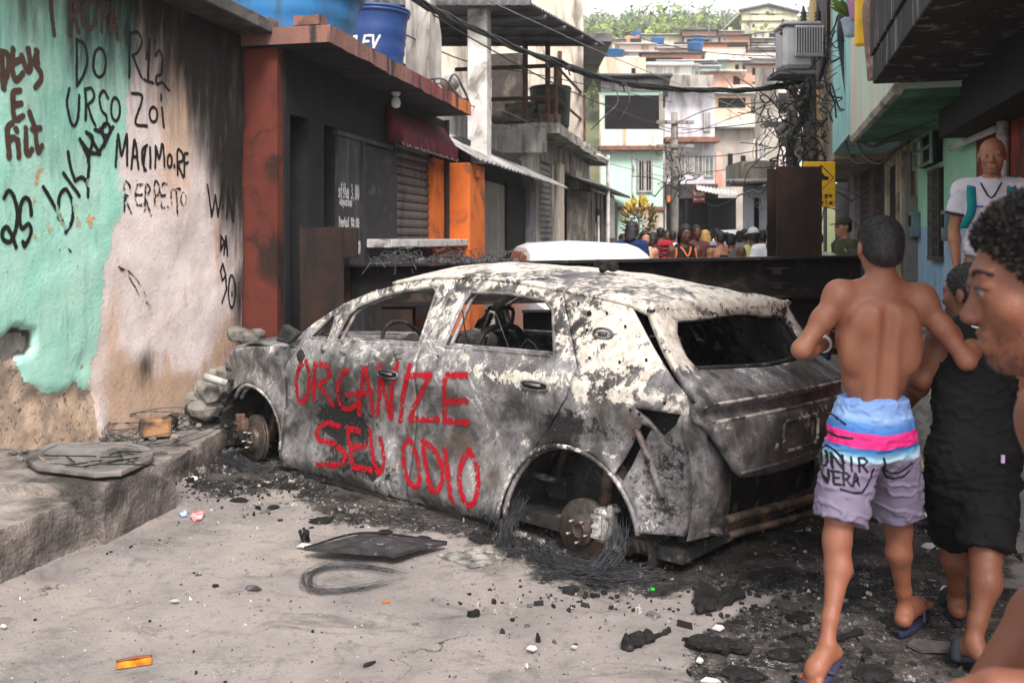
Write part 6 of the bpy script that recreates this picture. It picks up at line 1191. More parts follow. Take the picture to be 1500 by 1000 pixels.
# ------------------------------------------------------------------ poles, transformer, cables
CAB = plain("cable_black", (.018, .018, .019), (.03, .03, .03), 20, .6, bmp=0)
CABG = plain("cable_grey", (.20, .19, .18), (.12, .12, .12), 9, .7, bmp=0)
POLE = plain("pole_concrete", (.26, .235, .21), (.17, .155, .14), 3, .9, dirt=(.06, .055, .05), damt=.5, streak=True)
def cable(pts, r=.008, m=None, label=None, sag=None, grp="overhead cables"):
    q = [P(x, y, Y) for x, y, Y in pts]; k = MB(); k.tube(smooth_line(q, 8), r, 6); o = k.build("cable", m or CAB, smooth=True)
    return tag(o, label or "thin dark cable crossing the sky above the street", "cable", grp)
def bundle():
    q = smooth_line([P(*t) for t in ((560, -25, 10.5), (620, 5, 11.2), (700, 46, 12), (800, 86, 13), (900, 118, 14), (1000, 131, 15), (1100, 132, 15.7), (1150, 124, 16.1), (1178, 118, 16.4))], 14); k = MB(); n = len(q)
    for j in range(5):
        a = np.arange(n) * .45 + j * 1.26; k.tube(q + np.stack([0 * a, np.cos(a), np.sin(a)], -1) * .028 + (fbm(np.c_[np.arange(n) * .2, np.full(n, j), np.zeros(n)], 4, 2) - .5)[:, None] * .05, .02, 6)
    tag(k.build("cable_bundle", CAB, smooth=True), "thick twisted bundle of black cables sagging across the street", "cable")
    for i, (x, y, Y) in enumerate(((800, 85, 13), (832, 97, 13.3), (912, 121, 14.1))):
        k = MB(); c = P(x, y + 2, Y); k.box(c, (.10, .06, .07), None, .015); k.tube([c, c + [.03, 0, -.12]], .012, 6); tag(k.build("cable_clamp", CAB), "small black clamp on the thick cable bundle", "clamp", "clamps on the cable bundle")
bundle()
for pts, r, m in (([(590, -8, 12), (700, 62, 14), (850, 140, 17), (985, 190, 27)], .011, CAB), ([(700, -6, 13), (800, 40, 15), (900, 85, 20), (1060, 150, 26), (1172, 190, 16.5)], .009, CABG), ([(580, 45, 12), (690, 92, 15), (800, 112, 18), (985, 150, 27)], .010, CAB), ([(885, 38, 30), (960, 62, 24), (1050, 78, 20), (1200, 85, 16.8)], .011, CAB), ([(885, 10, 40), (1000, 48, 30), (1100, 50, 22), (1200, 30, 17)], .010, CABG), ([(880, 150, 25), (990, 195, 27), (1080, 170, 22), (1165, 140, 16.4)], .010, CAB), ([(880, 215, 29), (985, 250, 27), (1080, 245, 21), (1165, 200, 16.4)], .010, CABG), ([(988, 182, 27), (1040, 160, 22), (1120, 150, 18), (1168, 148, 16.4)], .012, CAB), ([(988, 230, 27), (1060, 228, 22), (1170, 210, 16.4)], .010, CAB),
    ([(1060, 110, 18), (1090, 150, 17.5), (1150, 195, 16.6)], .014, CABG), ([(1080, 112, 17), (1110, 132, 16.8), (1160, 165, 16.4)], .018, POLE), ([(900, 122, 14), (905, 150, 14.1), (884, 172, 14.4), (866, 190, 16)], .010, CABG), ([(916, 122, 14.1), (922, 150, 14.2), (905, 180, 14.6)], .010, CABG), ([(1000, 190, 26), (1060, 186, 22), (1130, 176, 18), (1168, 160, 16.4)], .012, CAB), ([(985, 275, 27), (960, 262, 27), (925, 258, 29)], .012, CAB), ([(985, 262, 27), (1040, 300, 27), (1080, 290, 21)], .010, CAB), ([(690, 155, 14.5), (760, 172, 17), (860, 230, 24), (985, 262, 27)], .010, CABG), ([(1168, 120, 16.4), (1210, 75, 15), (1232, 60, 13)], .012, CAB), ([(1172, 130, 16.4), (1215, 125, 14.6), (1240, 100, 12.6)], .012, CAB), ([(1176, 100, 16.4), (1196, 140, 15.6), (1234, 150, 13)], .014, CAB)):
    cable(pts, r, m)
def utility_pole(label, x, ytop, Y, r, arm=True):
    q = P(x, ytop, Y); S = thing("utility_pole", label, "pole", (q[0], Y, 0)); k = MB(); k.tube([(q[0], Y, -.05), (q[0], Y, q[2] * .5), q], [r * 1.15, r, r * .8], 14); k.build("shaft", POLE, S, True)
    if arm:
        for z in (q[2] - .3, q[2] - 1.0): k = MB(); k.box((q[0], Y - r, z), (1.1, .09, .10), None, .01); k.build("crossarm", POLE, S)
    return q
utility_pole("concrete utility pole in front of the lilac house", 988, 165, 27, .12); utility_pole("grey pole in the cable tangle on the right, nearer the transformer", 1186, 60, 16.5, .13, False); utility_pole("grey pole in the cable tangle, left of the transformer pole", 1160, 105, 17.2, .12)
def tangle(name, label, c, sx, sz, n, r, seed, ym=.5, m=CAB):
    k = MB(); rg = np.random.default_rng(seed)
    for i in range(int(n * .7)):
        p = np.array([c[0] + rg.normal(0, sx), c[1] + rg.normal(0, ym), c[2] + rg.uniform(-sz, sz)]); d = rg.normal(0, 1, 3) * [.6, .4, 1]; q = [p]
        for j in range(rg.integers(3, 8)): d = d * .5 + rg.normal(0, .55, 3) * [.8, .6, 1]; p = p + d * .26; q.append(p.copy())
        k.tube(smooth_line(q, 5), rg.choice([r * .6, r, r * 1.6]), 5)
    return tag(k.build(name, m, smooth=True), label, "cable")
tangle("cable_tangle", "dense tangle of black cables round the poles on the right", P(1172, 195, 16.2), .26, 1.15, 130, .009, 3); tangle("cable_tangle", "ragged grey cables and sheeting hanging between the two poles", P(1160, 225, 16.6), .26, .9, 45, .011, 9, m=CABG)
tangle("cable_tangle", "small knot of cables on the utility pole by the bar", P(988, 258, 26.8), .14, .7, 34, .012, 5, .2); tangle("cable_tangle", "cables knotted against the turquoise upper wall", P(1236, 85, 12.5), .12, .75, 26, .008, 7, .15)
k = MB()
for i, (x, y, s) in enumerate(((1180, 150, .5), (1160, 200, .6), (1150, 190, .4), (1185, 210, .45))):
    c = P(x, y, 16.3 + i * .1); k.sheet(c + [-.2 * s, 0, .5 * s], c + [.25 * s, 0, .6 * s], c + [.3 * s, .1, -.7 * s], c + [-.25 * s, .1, -.6 * s], 8, 12, lambda a, b: np.array([.05 * math.sin(b * 9), .12 * math.sin(a * 8 + b * 5), .04 * math.sin(a * 13)]))
tag(solidify(k.build("torn_sheeting", POLE, smooth=True), .01), "torn grey sheeting caught in the cables between the poles", "sheeting")
def transformer():
    c = P(1178, 62, 15.2); S = thing("transformer", "pale grey ribbed transformer hung high on the right-hand pole", "transformer", c); m = plain("transformer_grey", (.42, .41, .42), (.36, .35, .36), 3, .5, .1, dirt=(.25, .22, .2), damt=.3, bmp=.05)
    k = MB(); k.box(c + [-.06, .35, -.05], (.50, .55, .72), None, .06); k.build("tank_body", m, S); k = MB()
    for i in range(11): k.box(c + [-.14 + i * .043, .02, .02], (.014, .14, .46), None, .006)
    k.tube([c + [-.15, 0, .25], c + [.32, 0, .25]], .03, 8); k.tube([c + [-.15, 0, -.21], c + [.32, 0, -.21]], .03, 8); tag(k.build("cooling_fins", m, S), kind="stuff")
    k = MB(); k.box(c + [-.02, .35, .33], (.62, .66, .05), None, .01); k.build("lid", m, S); k = MB(); k.bx(c + [-.42, .0, -.52], c + [.2, .7, -.46]); k.build("platform", TIND, S)
    for i, (dx, dz) in enumerate(((.10, .38), (.34, .38), (-.24, .16))): k = MB(); k.lathe([(.04, 0), (.06, .03), (.035, .06), (.06, .09), (.035, .12), (.06, .15), (.03, .18), (.02, .24), (.01, .27)], c + [dx - .05, .2, dz], (0, 0, 1), 14); k.build("bushing", plain("bushing_brown", (.05, .03, .028), None, 5, .3), S, True)
transformer()
for i, (pts, r) in enumerate((([(1238, -10, 12.3), (1231, 45, 12.2), (1236, 90, 12.2), (1243, 140, 12), (1251, 198, 11.6)], .045), ([(1248, 40, 11.8), (1256, 100, 11.6), (1262, 110, 11.3), (1260, 150, 11.3), (1258, 190, 11.3)], .018), ([(1251, 200, 11.6), (1275, 214, 10.8), (1300, 206, 10.2), (1335, 190, 9.4), (1372, 172, 8.6)], .022), ([(1253, 204, 11.6), (1268, 232, 11), (1290, 240, 10.6), (1310, 222, 10.2), (1332, 208, 9.8)], .016), ([(1238, 200, 12.2), (1244, 228, 12.0), (1256, 240, 11.7), (1275, 236, 11.3)], .016), ([(1260, 150, 11.4), (1246, 170, 11.7), (1252, 205, 11.6)], .012))):
    cable(pts, r, CAB, ("thick black riser cable on the turquoise upper wall", "thin black riser beside the thick one", "black cable looping under the green overhang", "lowest drooping cable loop under the overhang", "cable loop at the corner of the turquoise wall", "short cable slung between the risers")[i], grp="cables on the right-hand fronts")
# ================================================================== PEOPLE: bodies grown as one smooth surface from a skeleton
def surface_nets(D, org, h):
    """smooth quad surface of the zero level of D"""
    I = D < 0; nx, ny, nz = D.shape
    c = np.zeros((nx - 1, ny - 1, nz - 1), np.int8)
    for a in (0, 1):
        for b in (0, 1):
            for d in (0, 1): c += I[a:nx - 1 + a, b:ny - 1 + b, d:nz - 1 + d]
    act = (c > 0) & (c < 8); idx = -np.ones(act.shape, np.int64); cells = np.argwhere(act); idx[act] = np.arange(len(cells))
    s = np.zeros((len(cells), 3)); n = np.zeros(len(cells)); corners = np.array([(a, b, d) for a in (0, 1) for b in (0, 1) for d in (0, 1)])
    val = np.stack([D[tuple((cells + k).T)] for k in corners], 1)
    for i in range(8):
        for j in range(i + 1, 8):
            if np.abs(corners[i] - corners[j]).sum() != 1: continue
            m = (val[:, i] < 0) != (val[:, j] < 0); t = val[m, i] / (val[m, i] - val[m, j]); s[m] += corners[i] + t[:, None] * (corners[j] - corners[i]); n[m] += 1
    V = (cells + s / n[:, None]) * h + org; F = []
    for ax in range(3):
        u, w = (ax + 1) % 3, (ax + 2) % 3; sl0 = [slice(None)] * 3; sl1 = [slice(None)] * 3; sl0[ax] = slice(0, -1); sl1[ax] = slice(1, None)
        A, B = I[tuple(sl0)], I[tuple(sl1)]; e = np.argwhere(A != B); e = e[(e[:, u] > 0) & (e[:, w] > 0)]
        e = e[(e[:, u] < D.shape[u] - 1) & (e[:, w] < D.shape[w] - 1)]
        du = np.eye(3, dtype=int)[u]; dw = np.eye(3, dtype=int)[w]
        q = np.stack([idx[tuple((e - du - dw).T)], idx[tuple((e - dw).T)], idx[tuple(e.T)], idx[tuple((e - du).T)]], 1); fl = A[tuple(e.T)]
        q = np.where(fl[:, None], q, q[:, ::-1]); F.append(q[(q >= 0).all(1)])
    return V, np.concatenate(F)
class Flesh:
    """a smooth union of tapered limbs and ellipsoids"""
    def __init__(s, k=.02): s.p = []; s.k = k; s.cuts = []
    def cap(s, a, b, ra, rb, k=None, flat=None, ff=1.0, sub=False, ends=False):
        s.p.append((0, np.array(a, float), np.array(b, float), ra, rb, k or s.k, flat, ff, sub, ends)); return s
    def ell(s, c, r, ax=None, k=None, sub=False): s.p.append((1, np.array(c, float), np.array(r, float), np.eye(3) if ax is None else np.array(ax, float), 0, k or s.k, None, 1, sub, False)); return s
    def cut(s, p, n, k=.004): n = np.array(n, float); s.cuts.append((np.array(p, float), n / np.linalg.norm(n), k)); return s
    def field(s, h, inflate=0.0):
        lo = np.full(3, 1e9); hi = -lo
        for q in s.p:
            if q[8]: continue
            if q[0] == 0: r = max(q[3], q[4]); lo = np.minimum(lo, np.minimum(q[1], q[2]) - r); hi = np.maximum(hi, np.maximum(q[1], q[2]) + r)
            else: r = q[2].max(); lo = np.minimum(lo, q[1] - r); hi = np.maximum(hi, q[1] + r)
        lo -= 3 * h + inflate + .01; hi += 3 * h + inflate + .01; n = np.ceil((hi - lo) / h).astype(int) + 1; D = np.full(n, 1.0)
        for q in s.p:
            r = max(q[3], q[4]) if q[0] == 0 else q[2].max(); m = r + q[5] + 4 * h + inflate
            a0, a1 = (np.minimum(q[1], q[2]), np.maximum(q[1], q[2])) if q[0] == 0 else (q[1], q[1])
            i0 = np.clip(np.floor((a0 - m - lo) / h).astype(int), 0, n); i1 = np.clip(np.ceil((a1 + m - lo) / h).astype(int) + 1, 0, n); sl = tuple(slice(x, y) for x, y in zip(i0, i1))
            g = np.stack(np.meshgrid(*[lo[d] + h * np.arange(i0[d], i1[d]) for d in range(3)], indexing='ij'), -1)
            if q[0] == 0:
                p = g - q[1]; ba = q[2] - q[1]
                if q[6] is not None: p = p + np.asarray(q[6]) * (p @ np.asarray(q[6]))[..., None] * (1 / q[7] - 1)
                tt = (p @ ba) / (ba @ ba + 1e-12); t = np.clip(tt, 0, 1); d = np.linalg.norm(p - t[..., None] * ba, axis=-1) - (q[3] + (q[4] - q[3]) * t)
                if q[9]: L = np.linalg.norm(ba); dl = np.linalg.norm(p - tt[..., None] * ba, axis=-1) - (q[3] + (q[4] - q[3]) * t); d = np.maximum(dl, np.maximum(-tt * L, (tt - 1) * L))
            else:
                p = (g - q[1]) @ q[3].T / q[2]; l = np.linalg.norm(p, axis=-1); d = (l - 1) * l / (np.linalg.norm(p / q[2], axis=-1) + 1e-9)
            k = q[5]; A = D[sl]
            if q[8]: d = -d; hh = np.maximum(k - np.abs(A - d), 0) / k; D[sl] = np.maximum(A, d) + hh * hh * k * .25
            else: hh = np.maximum(k - np.abs(A - d), 0) / k; D[sl] = np.minimum(A, d) - hh * hh * k * .25
        D = D - inflate
        if s.cuts:
            g = np.stack(np.meshgrid(*[lo[d] + h * np.arange(n[d]) for d in range(3)], indexing='ij'), -1)
            for p, nn, k in s.cuts: D = np.maximum(D, (g - p) @ nn)
        return D, lo
    def build(s, name, m, h, parent, inflate=0.0, fold=0.0, seed=1, label=None, attrs=None):
        D, lo = s.field(h, inflate); V, F = surface_nets(D, lo, h)
        if fold:
            n = fbm(V * np.array([9, 9, 5]), seed, 3) - .5; q = fbm(V * np.array([13, 13, 22]), seed + 5, 3); n2 = (1 - np.abs(q - .5) * 10).clip(0, 1) * .9 + np.sin(V[:, 2] * 55 + 8 * fbm(V * 7, seed + 3, 2) * 3) * .18
            me = bpy.data.meshes.new("t"); me.from_pydata(V.tolist(), [], F.tolist()); me.update(); N = np.array([v.normal for v in me.vertices]); bpy.data.meshes.remove(me); V = V + N * ((n + n2 * .5) * fold)[:, None]
        return mesh(name, V, F, m, parent, True, attrs(V) if attrs else None, label=label)
def unit(v): v = np.asarray(v, float); return v / (np.linalg.norm(v) + 1e-9)
def head_axes(fwd, up=(0, 0, 1)): f = unit(fwd); r = unit(np.cross(f, up)); return np.array([r, f, np.cross(r, f)])
def add_head(B, c, ax, s=1.0, fine=False, nose=1.0):
    L = lambda x, y, z: np.asarray(c) + s * (ax[0] * x + ax[1] * y + ax[2] * z); e = lambda c_, r, k=.02, sub=False: B.ell(L(*c_), np.array(r) * s, ax, k * s, sub)
    e((0, -.012, .028), (.075, .096, .086)); e((0, .028, -.035), (.058, .060, .078), .03); e((0, .066, -.096), (.024, .020, .018), .03); e((0, .02, -.068), (.047, .05, .032), .03)
    B.cap(L(-.036, .080, .020), L(.036, .080, .020), .011 * s, .011 * s, .02 * s)
    for x in (-1, 1):
        e((x * .040, .062, -.026), (.024, .022, .022), .025); e((x * .080, -.008, -.008), (.009, .019, .032), .008)
        if fine: e((x * .086, .0, -.006), (.004, .010, .017), .006, True)
        e((x * .031, .095, .002), (.019, .013, .012), .012, True); e((x * .031, .080, .001), (.0145, .0125, .0125), .005)
        if fine:
            e((x * .031, .0835, .0085), (.0160, .0125, .0060), .004); e((x * .031, .082, -.0105), (.0155, .0115, .0045), .004)
        if fine: B.cap(L(x * .016, .090, .0095), L(x * .046, .082, .008), .0035 * s, .0035 * s, .006 * s)
    B.cap(L(0, .084, .004), L(0, .101 + .004 * nose, -.033), .0075 * s, .0125 * s * nose, .012 * s)
    for x in (-1, 1): e((x * .0125 * nose, .098, -.036), (.0095, .011, .0085), .008)
    B.cap(L(-.019, .088, -.060), L(.019, .088, -.060), .0075 * s, .0075 * s, .008 * s); B.cap(L(-.016, .089, -.074), L(.016, .089, -.074), .0085 * s, .0085 * s, .008 * s)
    if fine: B.cap(L(-.024, .094, -.0670), L(.024, .094, -.0670), .003 * s, .003 * s, .004 * s, sub=True)
    return L
def add_hair(c, ax, s, kind, m, h, parent, seed=1, label=None):
    H = Flesh(.02 * s); L = lambda x, y, z: np.asarray(c) + s * (ax[0] * x + ax[1] * y + ax[2] * z); t = {'short': .004, 'buzz': .003, 'curly': .006, 'long': .010, 'bun': .008, 'cap': .008, 'braid': .012}[kind]
    H.ell(L(0, -.014, .032), np.array([.076 + t, .098 + t, .086 + t]) * s, ax)
    H.ell(L(0, -.055, -.03), np.array([.060 + t * .6, .052 + t * .6, .055]) * s, ax, .03 * s)
    H.cut(L(0, .058, .045), ax[1] * .82 - ax[2] * .57); H.cut(L(0, -.02, -.048), ax[1] * .45 - ax[2] * .9)
    if kind in ('long', 'braid'):
        for i in range(26 if kind == 'long' else 14):
            a = -2.6 + 5.2 * i / 25 if kind == 'long' else -2.2 + 4.4 * i / 13; x, y = .082 * math.sin(a), -.02 - .085 * math.cos(a)
            H.cap(L(x, y, .0), L(x * 1.05, y - .01, -.12), .020 * s, .018 * s, .008); H.cap(L(x * 1.05, y - .01, -.12), L(x * 1.0, y - .02, -.27 - .03 * (i % 3)), .018 * s, .010 * s, .008)
        H.cuts = []
        H.cut(L(0, .060, .045), ax[1] * .75 - ax[2] * .65)
    if kind == 'bun': H.ell(L(0, -.09, .085), np.array([.042, .042, .038]) * s, ax, .01)
    D, lo = H.field(h); V, F = surface_nets(D, lo, h)
    if kind in ('curly', 'braid', 'short', 'buzz', 'long', 'bun'):
        f = 135 if kind == 'curly' else 160; amp = {'curly': .006, 'short': .004, 'buzz': .002}.get(kind, .004); me = bpy.data.meshes.new("t"); me.from_pydata(V.tolist(), [], F.tolist()); me.update(); N = np.array([v.normal for v in me.vertices]); bpy.data.meshes.remove(me)
        q = fbm(V * f, seed, 2); V = V + N * ((np.abs(q - .5) * 2) * amp * s)[:, None]
    o = mesh("hair", V, F, m, parent, True, label=label)
    if h < .0085:                       # near heads: loose strands that break the outline
        rg = np.random.default_rng(seed); me = o.data; n = len(me.vertices); N = np.array([v.normal for v in me.vertices]); pick = rg.integers(0, n, 16000 if kind == 'curly' else 7000); ln = {'curly': .0095, 'short': .006}.get(kind, .006) * s; k = MB(); vv = []; ff = []
        for i, q in enumerate(pick):
            p = V[q]; t = unit(N[q] + rg.normal(0, .55, 3) - ax[2] * (.5 if kind != 'curly' else 0)); w = unit(np.cross(t, rg.normal(0, 1, 3))) * .0009; l = ln * rg.uniform(.5, 1.3); e = p + t * l; b = len(vv); vv += [p - w, p + w, e + w * .6 + rg.normal(0, .002, 3) * (kind == 'curly'), e - w * .6]; ff.append((b, b + 1, b + 2, b + 3))
        tag(mesh("hair_strands", vv, ff, m, parent), kind="stuff")
    return o
def add_eyes(c, ax, s, parent):
    L = lambda x, y, z: np.asarray(c) + s * (ax[0] * x + ax[1] * y + ax[2] * z)
    for x in (-1, 1):
        k = MB(); k.lathe([(.001, .0122), (.006, .0108), (.010, .007), (.0122, .0), (.009, -.008)], np.zeros(3), (0, 1, 0), 20); v = np.concatenate(k.v); v = np.c_[v[:, 0], v[:, 1], v[:, 2]] * 1.06
        w = L(x * .031, .0815, .001) + (v[:, :1] * ax[0] + v[:, 1:2] * ax[1] + v[:, 2:3] * ax[2]) * s
        e = mesh("eye", w, k.f, plain("eye_white", (.26, .21, .19), None, 5, .2, bmp=0), parent, True)
        k = MB(); p = L(x * .031, .0815 + .0126, .001); q = [p + (ax[0] * math.cos(a) + ax[2] * math.sin(a)) * .0078 * s for a in np.linspace(0, 6.283, 14)[:-1]]; k.add(q, [tuple(range(13))]); k.build("iris", plain("iris_brown", (.018, .01, .007), None, 5, .15, bmp=0), e)
def add_hand(B, w, d, n, s=1.0, curl=.6, left=False, thumb=1):
    """wrist w, hand direction d, palm normal n (the side fingers curl to)"""
    d = unit(d); n = unit(np.asarray(n) - d * (np.asarray(n) @ d)); x = np.cross(d, n) * thumb
    w = np.asarray(w, float); pc = w + d * .045 * s
    B.ell(pc, np.array([.038, .050, .016]) * s, np.array([x, d, n]), .015)
    for i, (o, l) in enumerate(((.028, .070), (.0095, .080), (-.0095, .074), (-.028, .058))):
        b = w + d * .082 * s + x * o * s; a = 0.0; dd = d; r = .0088 * s
        for j, f in enumerate((.45, .32, .25)):
            a += curl * (.75 + .12 * i); dd = d * math.cos(a) + n * math.sin(a) + x * o * 1.2; e = b + unit(dd) * l * f * s; B.cap(b, e, r, r * .92, .004); b = e; r *= .92
    b = w + d * .030 * s + x * .030 * s; e = b + unit(x * .9 + d * .7 + n * .35) * .038 * s; B.cap(b, e, .0115 * s, .010 * s, .012); B.cap(e, e + unit(x * .25 + d * .9 + n * .7) * .030 * s, .010 * s, .0085 * s, .004)
def skin(name, col, rough=.42):
    m, nt, b = mat(name); v = pos(nt); c = mx(nt, mr(nt, noise(nt, v, 7, 4), .3, .7), col, tuple(x * y for x, y in zip(col, (.80, .74, .70)))); c = mx(nt, mr(nt, noise(nt, v, 60, 4, .7), .55, .75, 0, .35), c, tuple(x * .6 for x in col))
    c = mx(nt, mr(nt, noise(nt, v, 2.2, 5, .6), .42, .62, 0, .35), c, tuple(x * y for x, y in zip(col, (1.25, 1.1, 1.0)))); c = mx(nt, mr(nt, noise(nt, v, 170, 2, .6), .66, .72, 0, .5), c, tuple(x * .45 for x in col))
    put(nt, b, Base_Color=c, Roughness=mr(nt, noise(nt, v, 40, 5, .7), .3, .7, .38, .62), Specular_IOR_Level=.4, Subsurface_Weight=.08, Subsurface_Scale=.01); bump(nt, b, ma(nt, 'ADD', noise(nt, v, 260, 4, .65), ma(nt, 'MULTIPLY', noise(nt, v, 38, 4, .6), .8)), .40, .003); return m
SK_TAN = skin("skin_tan", (.235, .092, .054)); SK_BRN = skin("skin_brown", (.165, .062, .036)); SK_DRK = skin("skin_dark", (.10, .042, .026)); SK_MID = skin("skin_mid", (.33, .145, .085)); SK_LIT = skin("skin_light", (.46, .22, .145))
HAIRB = plain("hair_black", (.010, .009, .009), (.022, .019, .018), 60, .55, bmp=.6, bsc=400, bd=.003, spec=.4)
HAIRC = plain("hair_coily", (.006, .005, .005), (.022, .019, .017), 140, .8, bmp=.9, bsc=260, bd=.004, spec=.3)
def cloth(name, col, col2=None, sc=3): return plain(name, col, col2 or tuple(c * .82 for c in col), sc, .85, bmp=.25, bsc=220, bd=.002, spec=.2)
def body(B, J, s=1.0, f=(0, 1, 0), bare=True, hands=True, feet=True, slim=1.0):
    """J: joints in the world; f: which way the chest faces"""
    f = unit(f); r = unit(np.cross(f, (0, 0, 1))); u = np.array([0, 0, 1.0]); A = np.array([r, f, u])
    ch, wa, pe, nk = [np.array(J[q], float) for q in ('chest', 'waist', 'pelvis', 'neck')]; sl, sr = np.array(J['shl'], float), np.array(J['shr'], float)
    tilt = unit(ch - wa); T = np.array([r, unit(f - tilt * (f @ tilt)), tilt]); z = slim
    B.ell(ch, np.array([.150 * z, .100, .175]) * s, T, .05); B.ell(ch + tilt * .08 * s, np.array([.145 * z, .092, .09]) * s, T, .05); B.ell(wa, np.array([.116 * z, .085, .13]) * s, A, .07); B.ell(pe, np.array([.148 * z, .105, .115]) * s, A, .07)
    for q in (sl, sr):
        B.cap(nk - u * .01, q, .045 * s, .046 * s, .04); B.ell(q + (q - ch) * .02, np.array([.052, .052, .058]) * s * z, A, .03); B.cap(ch + (q - ch) * .45 - u * .03 * s, q - u * .02 * s, .06 * s, .048 * s, .05)
    B.cap(nk - u * .03 * s, np.array(J['head']) + np.array([0, 0, -.06 * s]) - f * .012 * s, .056 * s, .051 * s, .03)
    if bare:   # shoulder blades, spine furrow between the long back muscles, flanks
        bk = -T[1]
        for sd in (-1, 1):
            B.ell(ch + r * sd * .078 * s + bk * .078 * s + tilt * .050 * s, np.array([.050, .030, .068]) * s, np.array([unit(T[0] + T[2] * .35 * sd), T[1], unit(T[2] - T[0] * .35 * sd)]), .022); B.cap(ch + r * sd * .034 * s + bk * .080 * s + tilt * .08 * s, pe + r * sd * .036 * s + bk * .068 * s + u * .06, .022 * s, .028 * s, .035); B.cap(ch + r * sd * .125 * z * s + bk * .01 - tilt * .02, wa + r * sd * .085 * z * s - u * .0, .042 * s, .035 * s, .05)
            B.cap(ch + r * sd * .040 * s + bk * .085 * s + tilt * .075 * s, ch + r * sd * .10 * s + bk * .080 * s + tilt * .085 * s, .010 * s, .012 * s, .012); B.ell(ch + r * sd * .11 * s + bk * .055 * s - tilt * .06 * s, np.array([.045, .04, .085]) * s, T, .035)
        B.cap(ch + bk * .118 * s + tilt * .13 * s, pe + bk * .116 * s + u * .05, .009 * s, .012 * s, .035, sub=True)
    for a, b_, c, d in (('shl', 'ell', 'wrl', 'hdl'), ('shr', 'elr', 'wrr', 'hdr')):
        S, E, W = [np.array(J[q], float) for q in (a, b_, c)]; m = S + (E - S) * .45
        B.cap(S, m, .047 * s * z, .045 * s * z, .03); B.cap(m, E, .045 * s * z, .035 * s * z, .03); m2 = E + (W - E) * .28; B.cap(E, m2, .037 * s, .040 * s, .02); B.cap(m2, W, .040 * s, .026 * s, .02)
        if hands and d in J: h = J[d]; add_hand(B, W, h[0], h[1], s, h[2], thumb=h[3])
    for a, b_, c, d in (('hil', 'knl', 'anl', 'tol'), ('hir', 'knr', 'anr', 'tor')):
        if a not in J: continue
        sl_ = s * (.5 + .5 * z) * (.96 if z < .95 else 1); H, K, An, To = [np.array(J[q], float) for q in (a, b_, c, d)]; m = H + (K - H) * .4
        B.cap(H, m, .083 * sl_, .078 * sl_, .05); B.cap(m, K, .078 * sl_, .052 * sl_, .04); fw = unit(np.array([To[0] - An[0], To[1] - An[1], 0])); ca = K + (An - K) * .30 - fw * .022 * s
        B.cap(K, K + (An - K) * .1, .050 * sl_, .047 * sl_, .03); B.cap(K + (An - K) * .06 - fw * .008 * s, ca, .042 * sl_, .050 * sl_, .03); B.cap(ca, An + (K - An) * .22 - fw * .006, .050 * sl_, .031 * sl_, .03); B.cap(An + (K - An) * .22, An, .031 * sl_, .030 * sl_, .02)
        if feet:
            hl = An - fw * .030 * s + np.array([0, 0, -.040 * s]) * (1 if 'heel' not in J else 1); B.ell(hl, np.array([.030, .036, .030]) * s, A, .02); mid = To + (An - To) * .42 + np.array([0, 0, -.01 * s]); B.cap(An - u * .02 * s, mid, .034 * s, .034 * s, .02); ball = To + (hl - To) * .22; B.cap(hl, ball, .026 * s, .028 * s, .02, u, .8); sx = unit(np.cross(fw, u)); inn = 1 if c == 'anl' else -1
            B.cap(mid, ball, .032 * s, .024 * s, .025)
            for i in range(5):
                o = (i - 2) * .0155 * s; st = ball + sx * o * inn; ln = (.038, .037, .034, .030, .026)[i] if True else .04; tip = st + unit(To - ball) * ln * s * (.9 if i else 1.0) + sx * o * .25 * inn; tip[2] = max(tip[2], .012 * s if To[2] < .2 else tip[2]); B.cap(st, tip, (.0135 if i == 4 - 4 else .0105) * s, (.0125 if i == 0 else .009) * s, .005)
def Jp(**kw): return {k: (P(*v) if len(v) == 3 and not isinstance(v[0], (tuple, np.ndarray, list)) else v) for k, v in kw.items()}

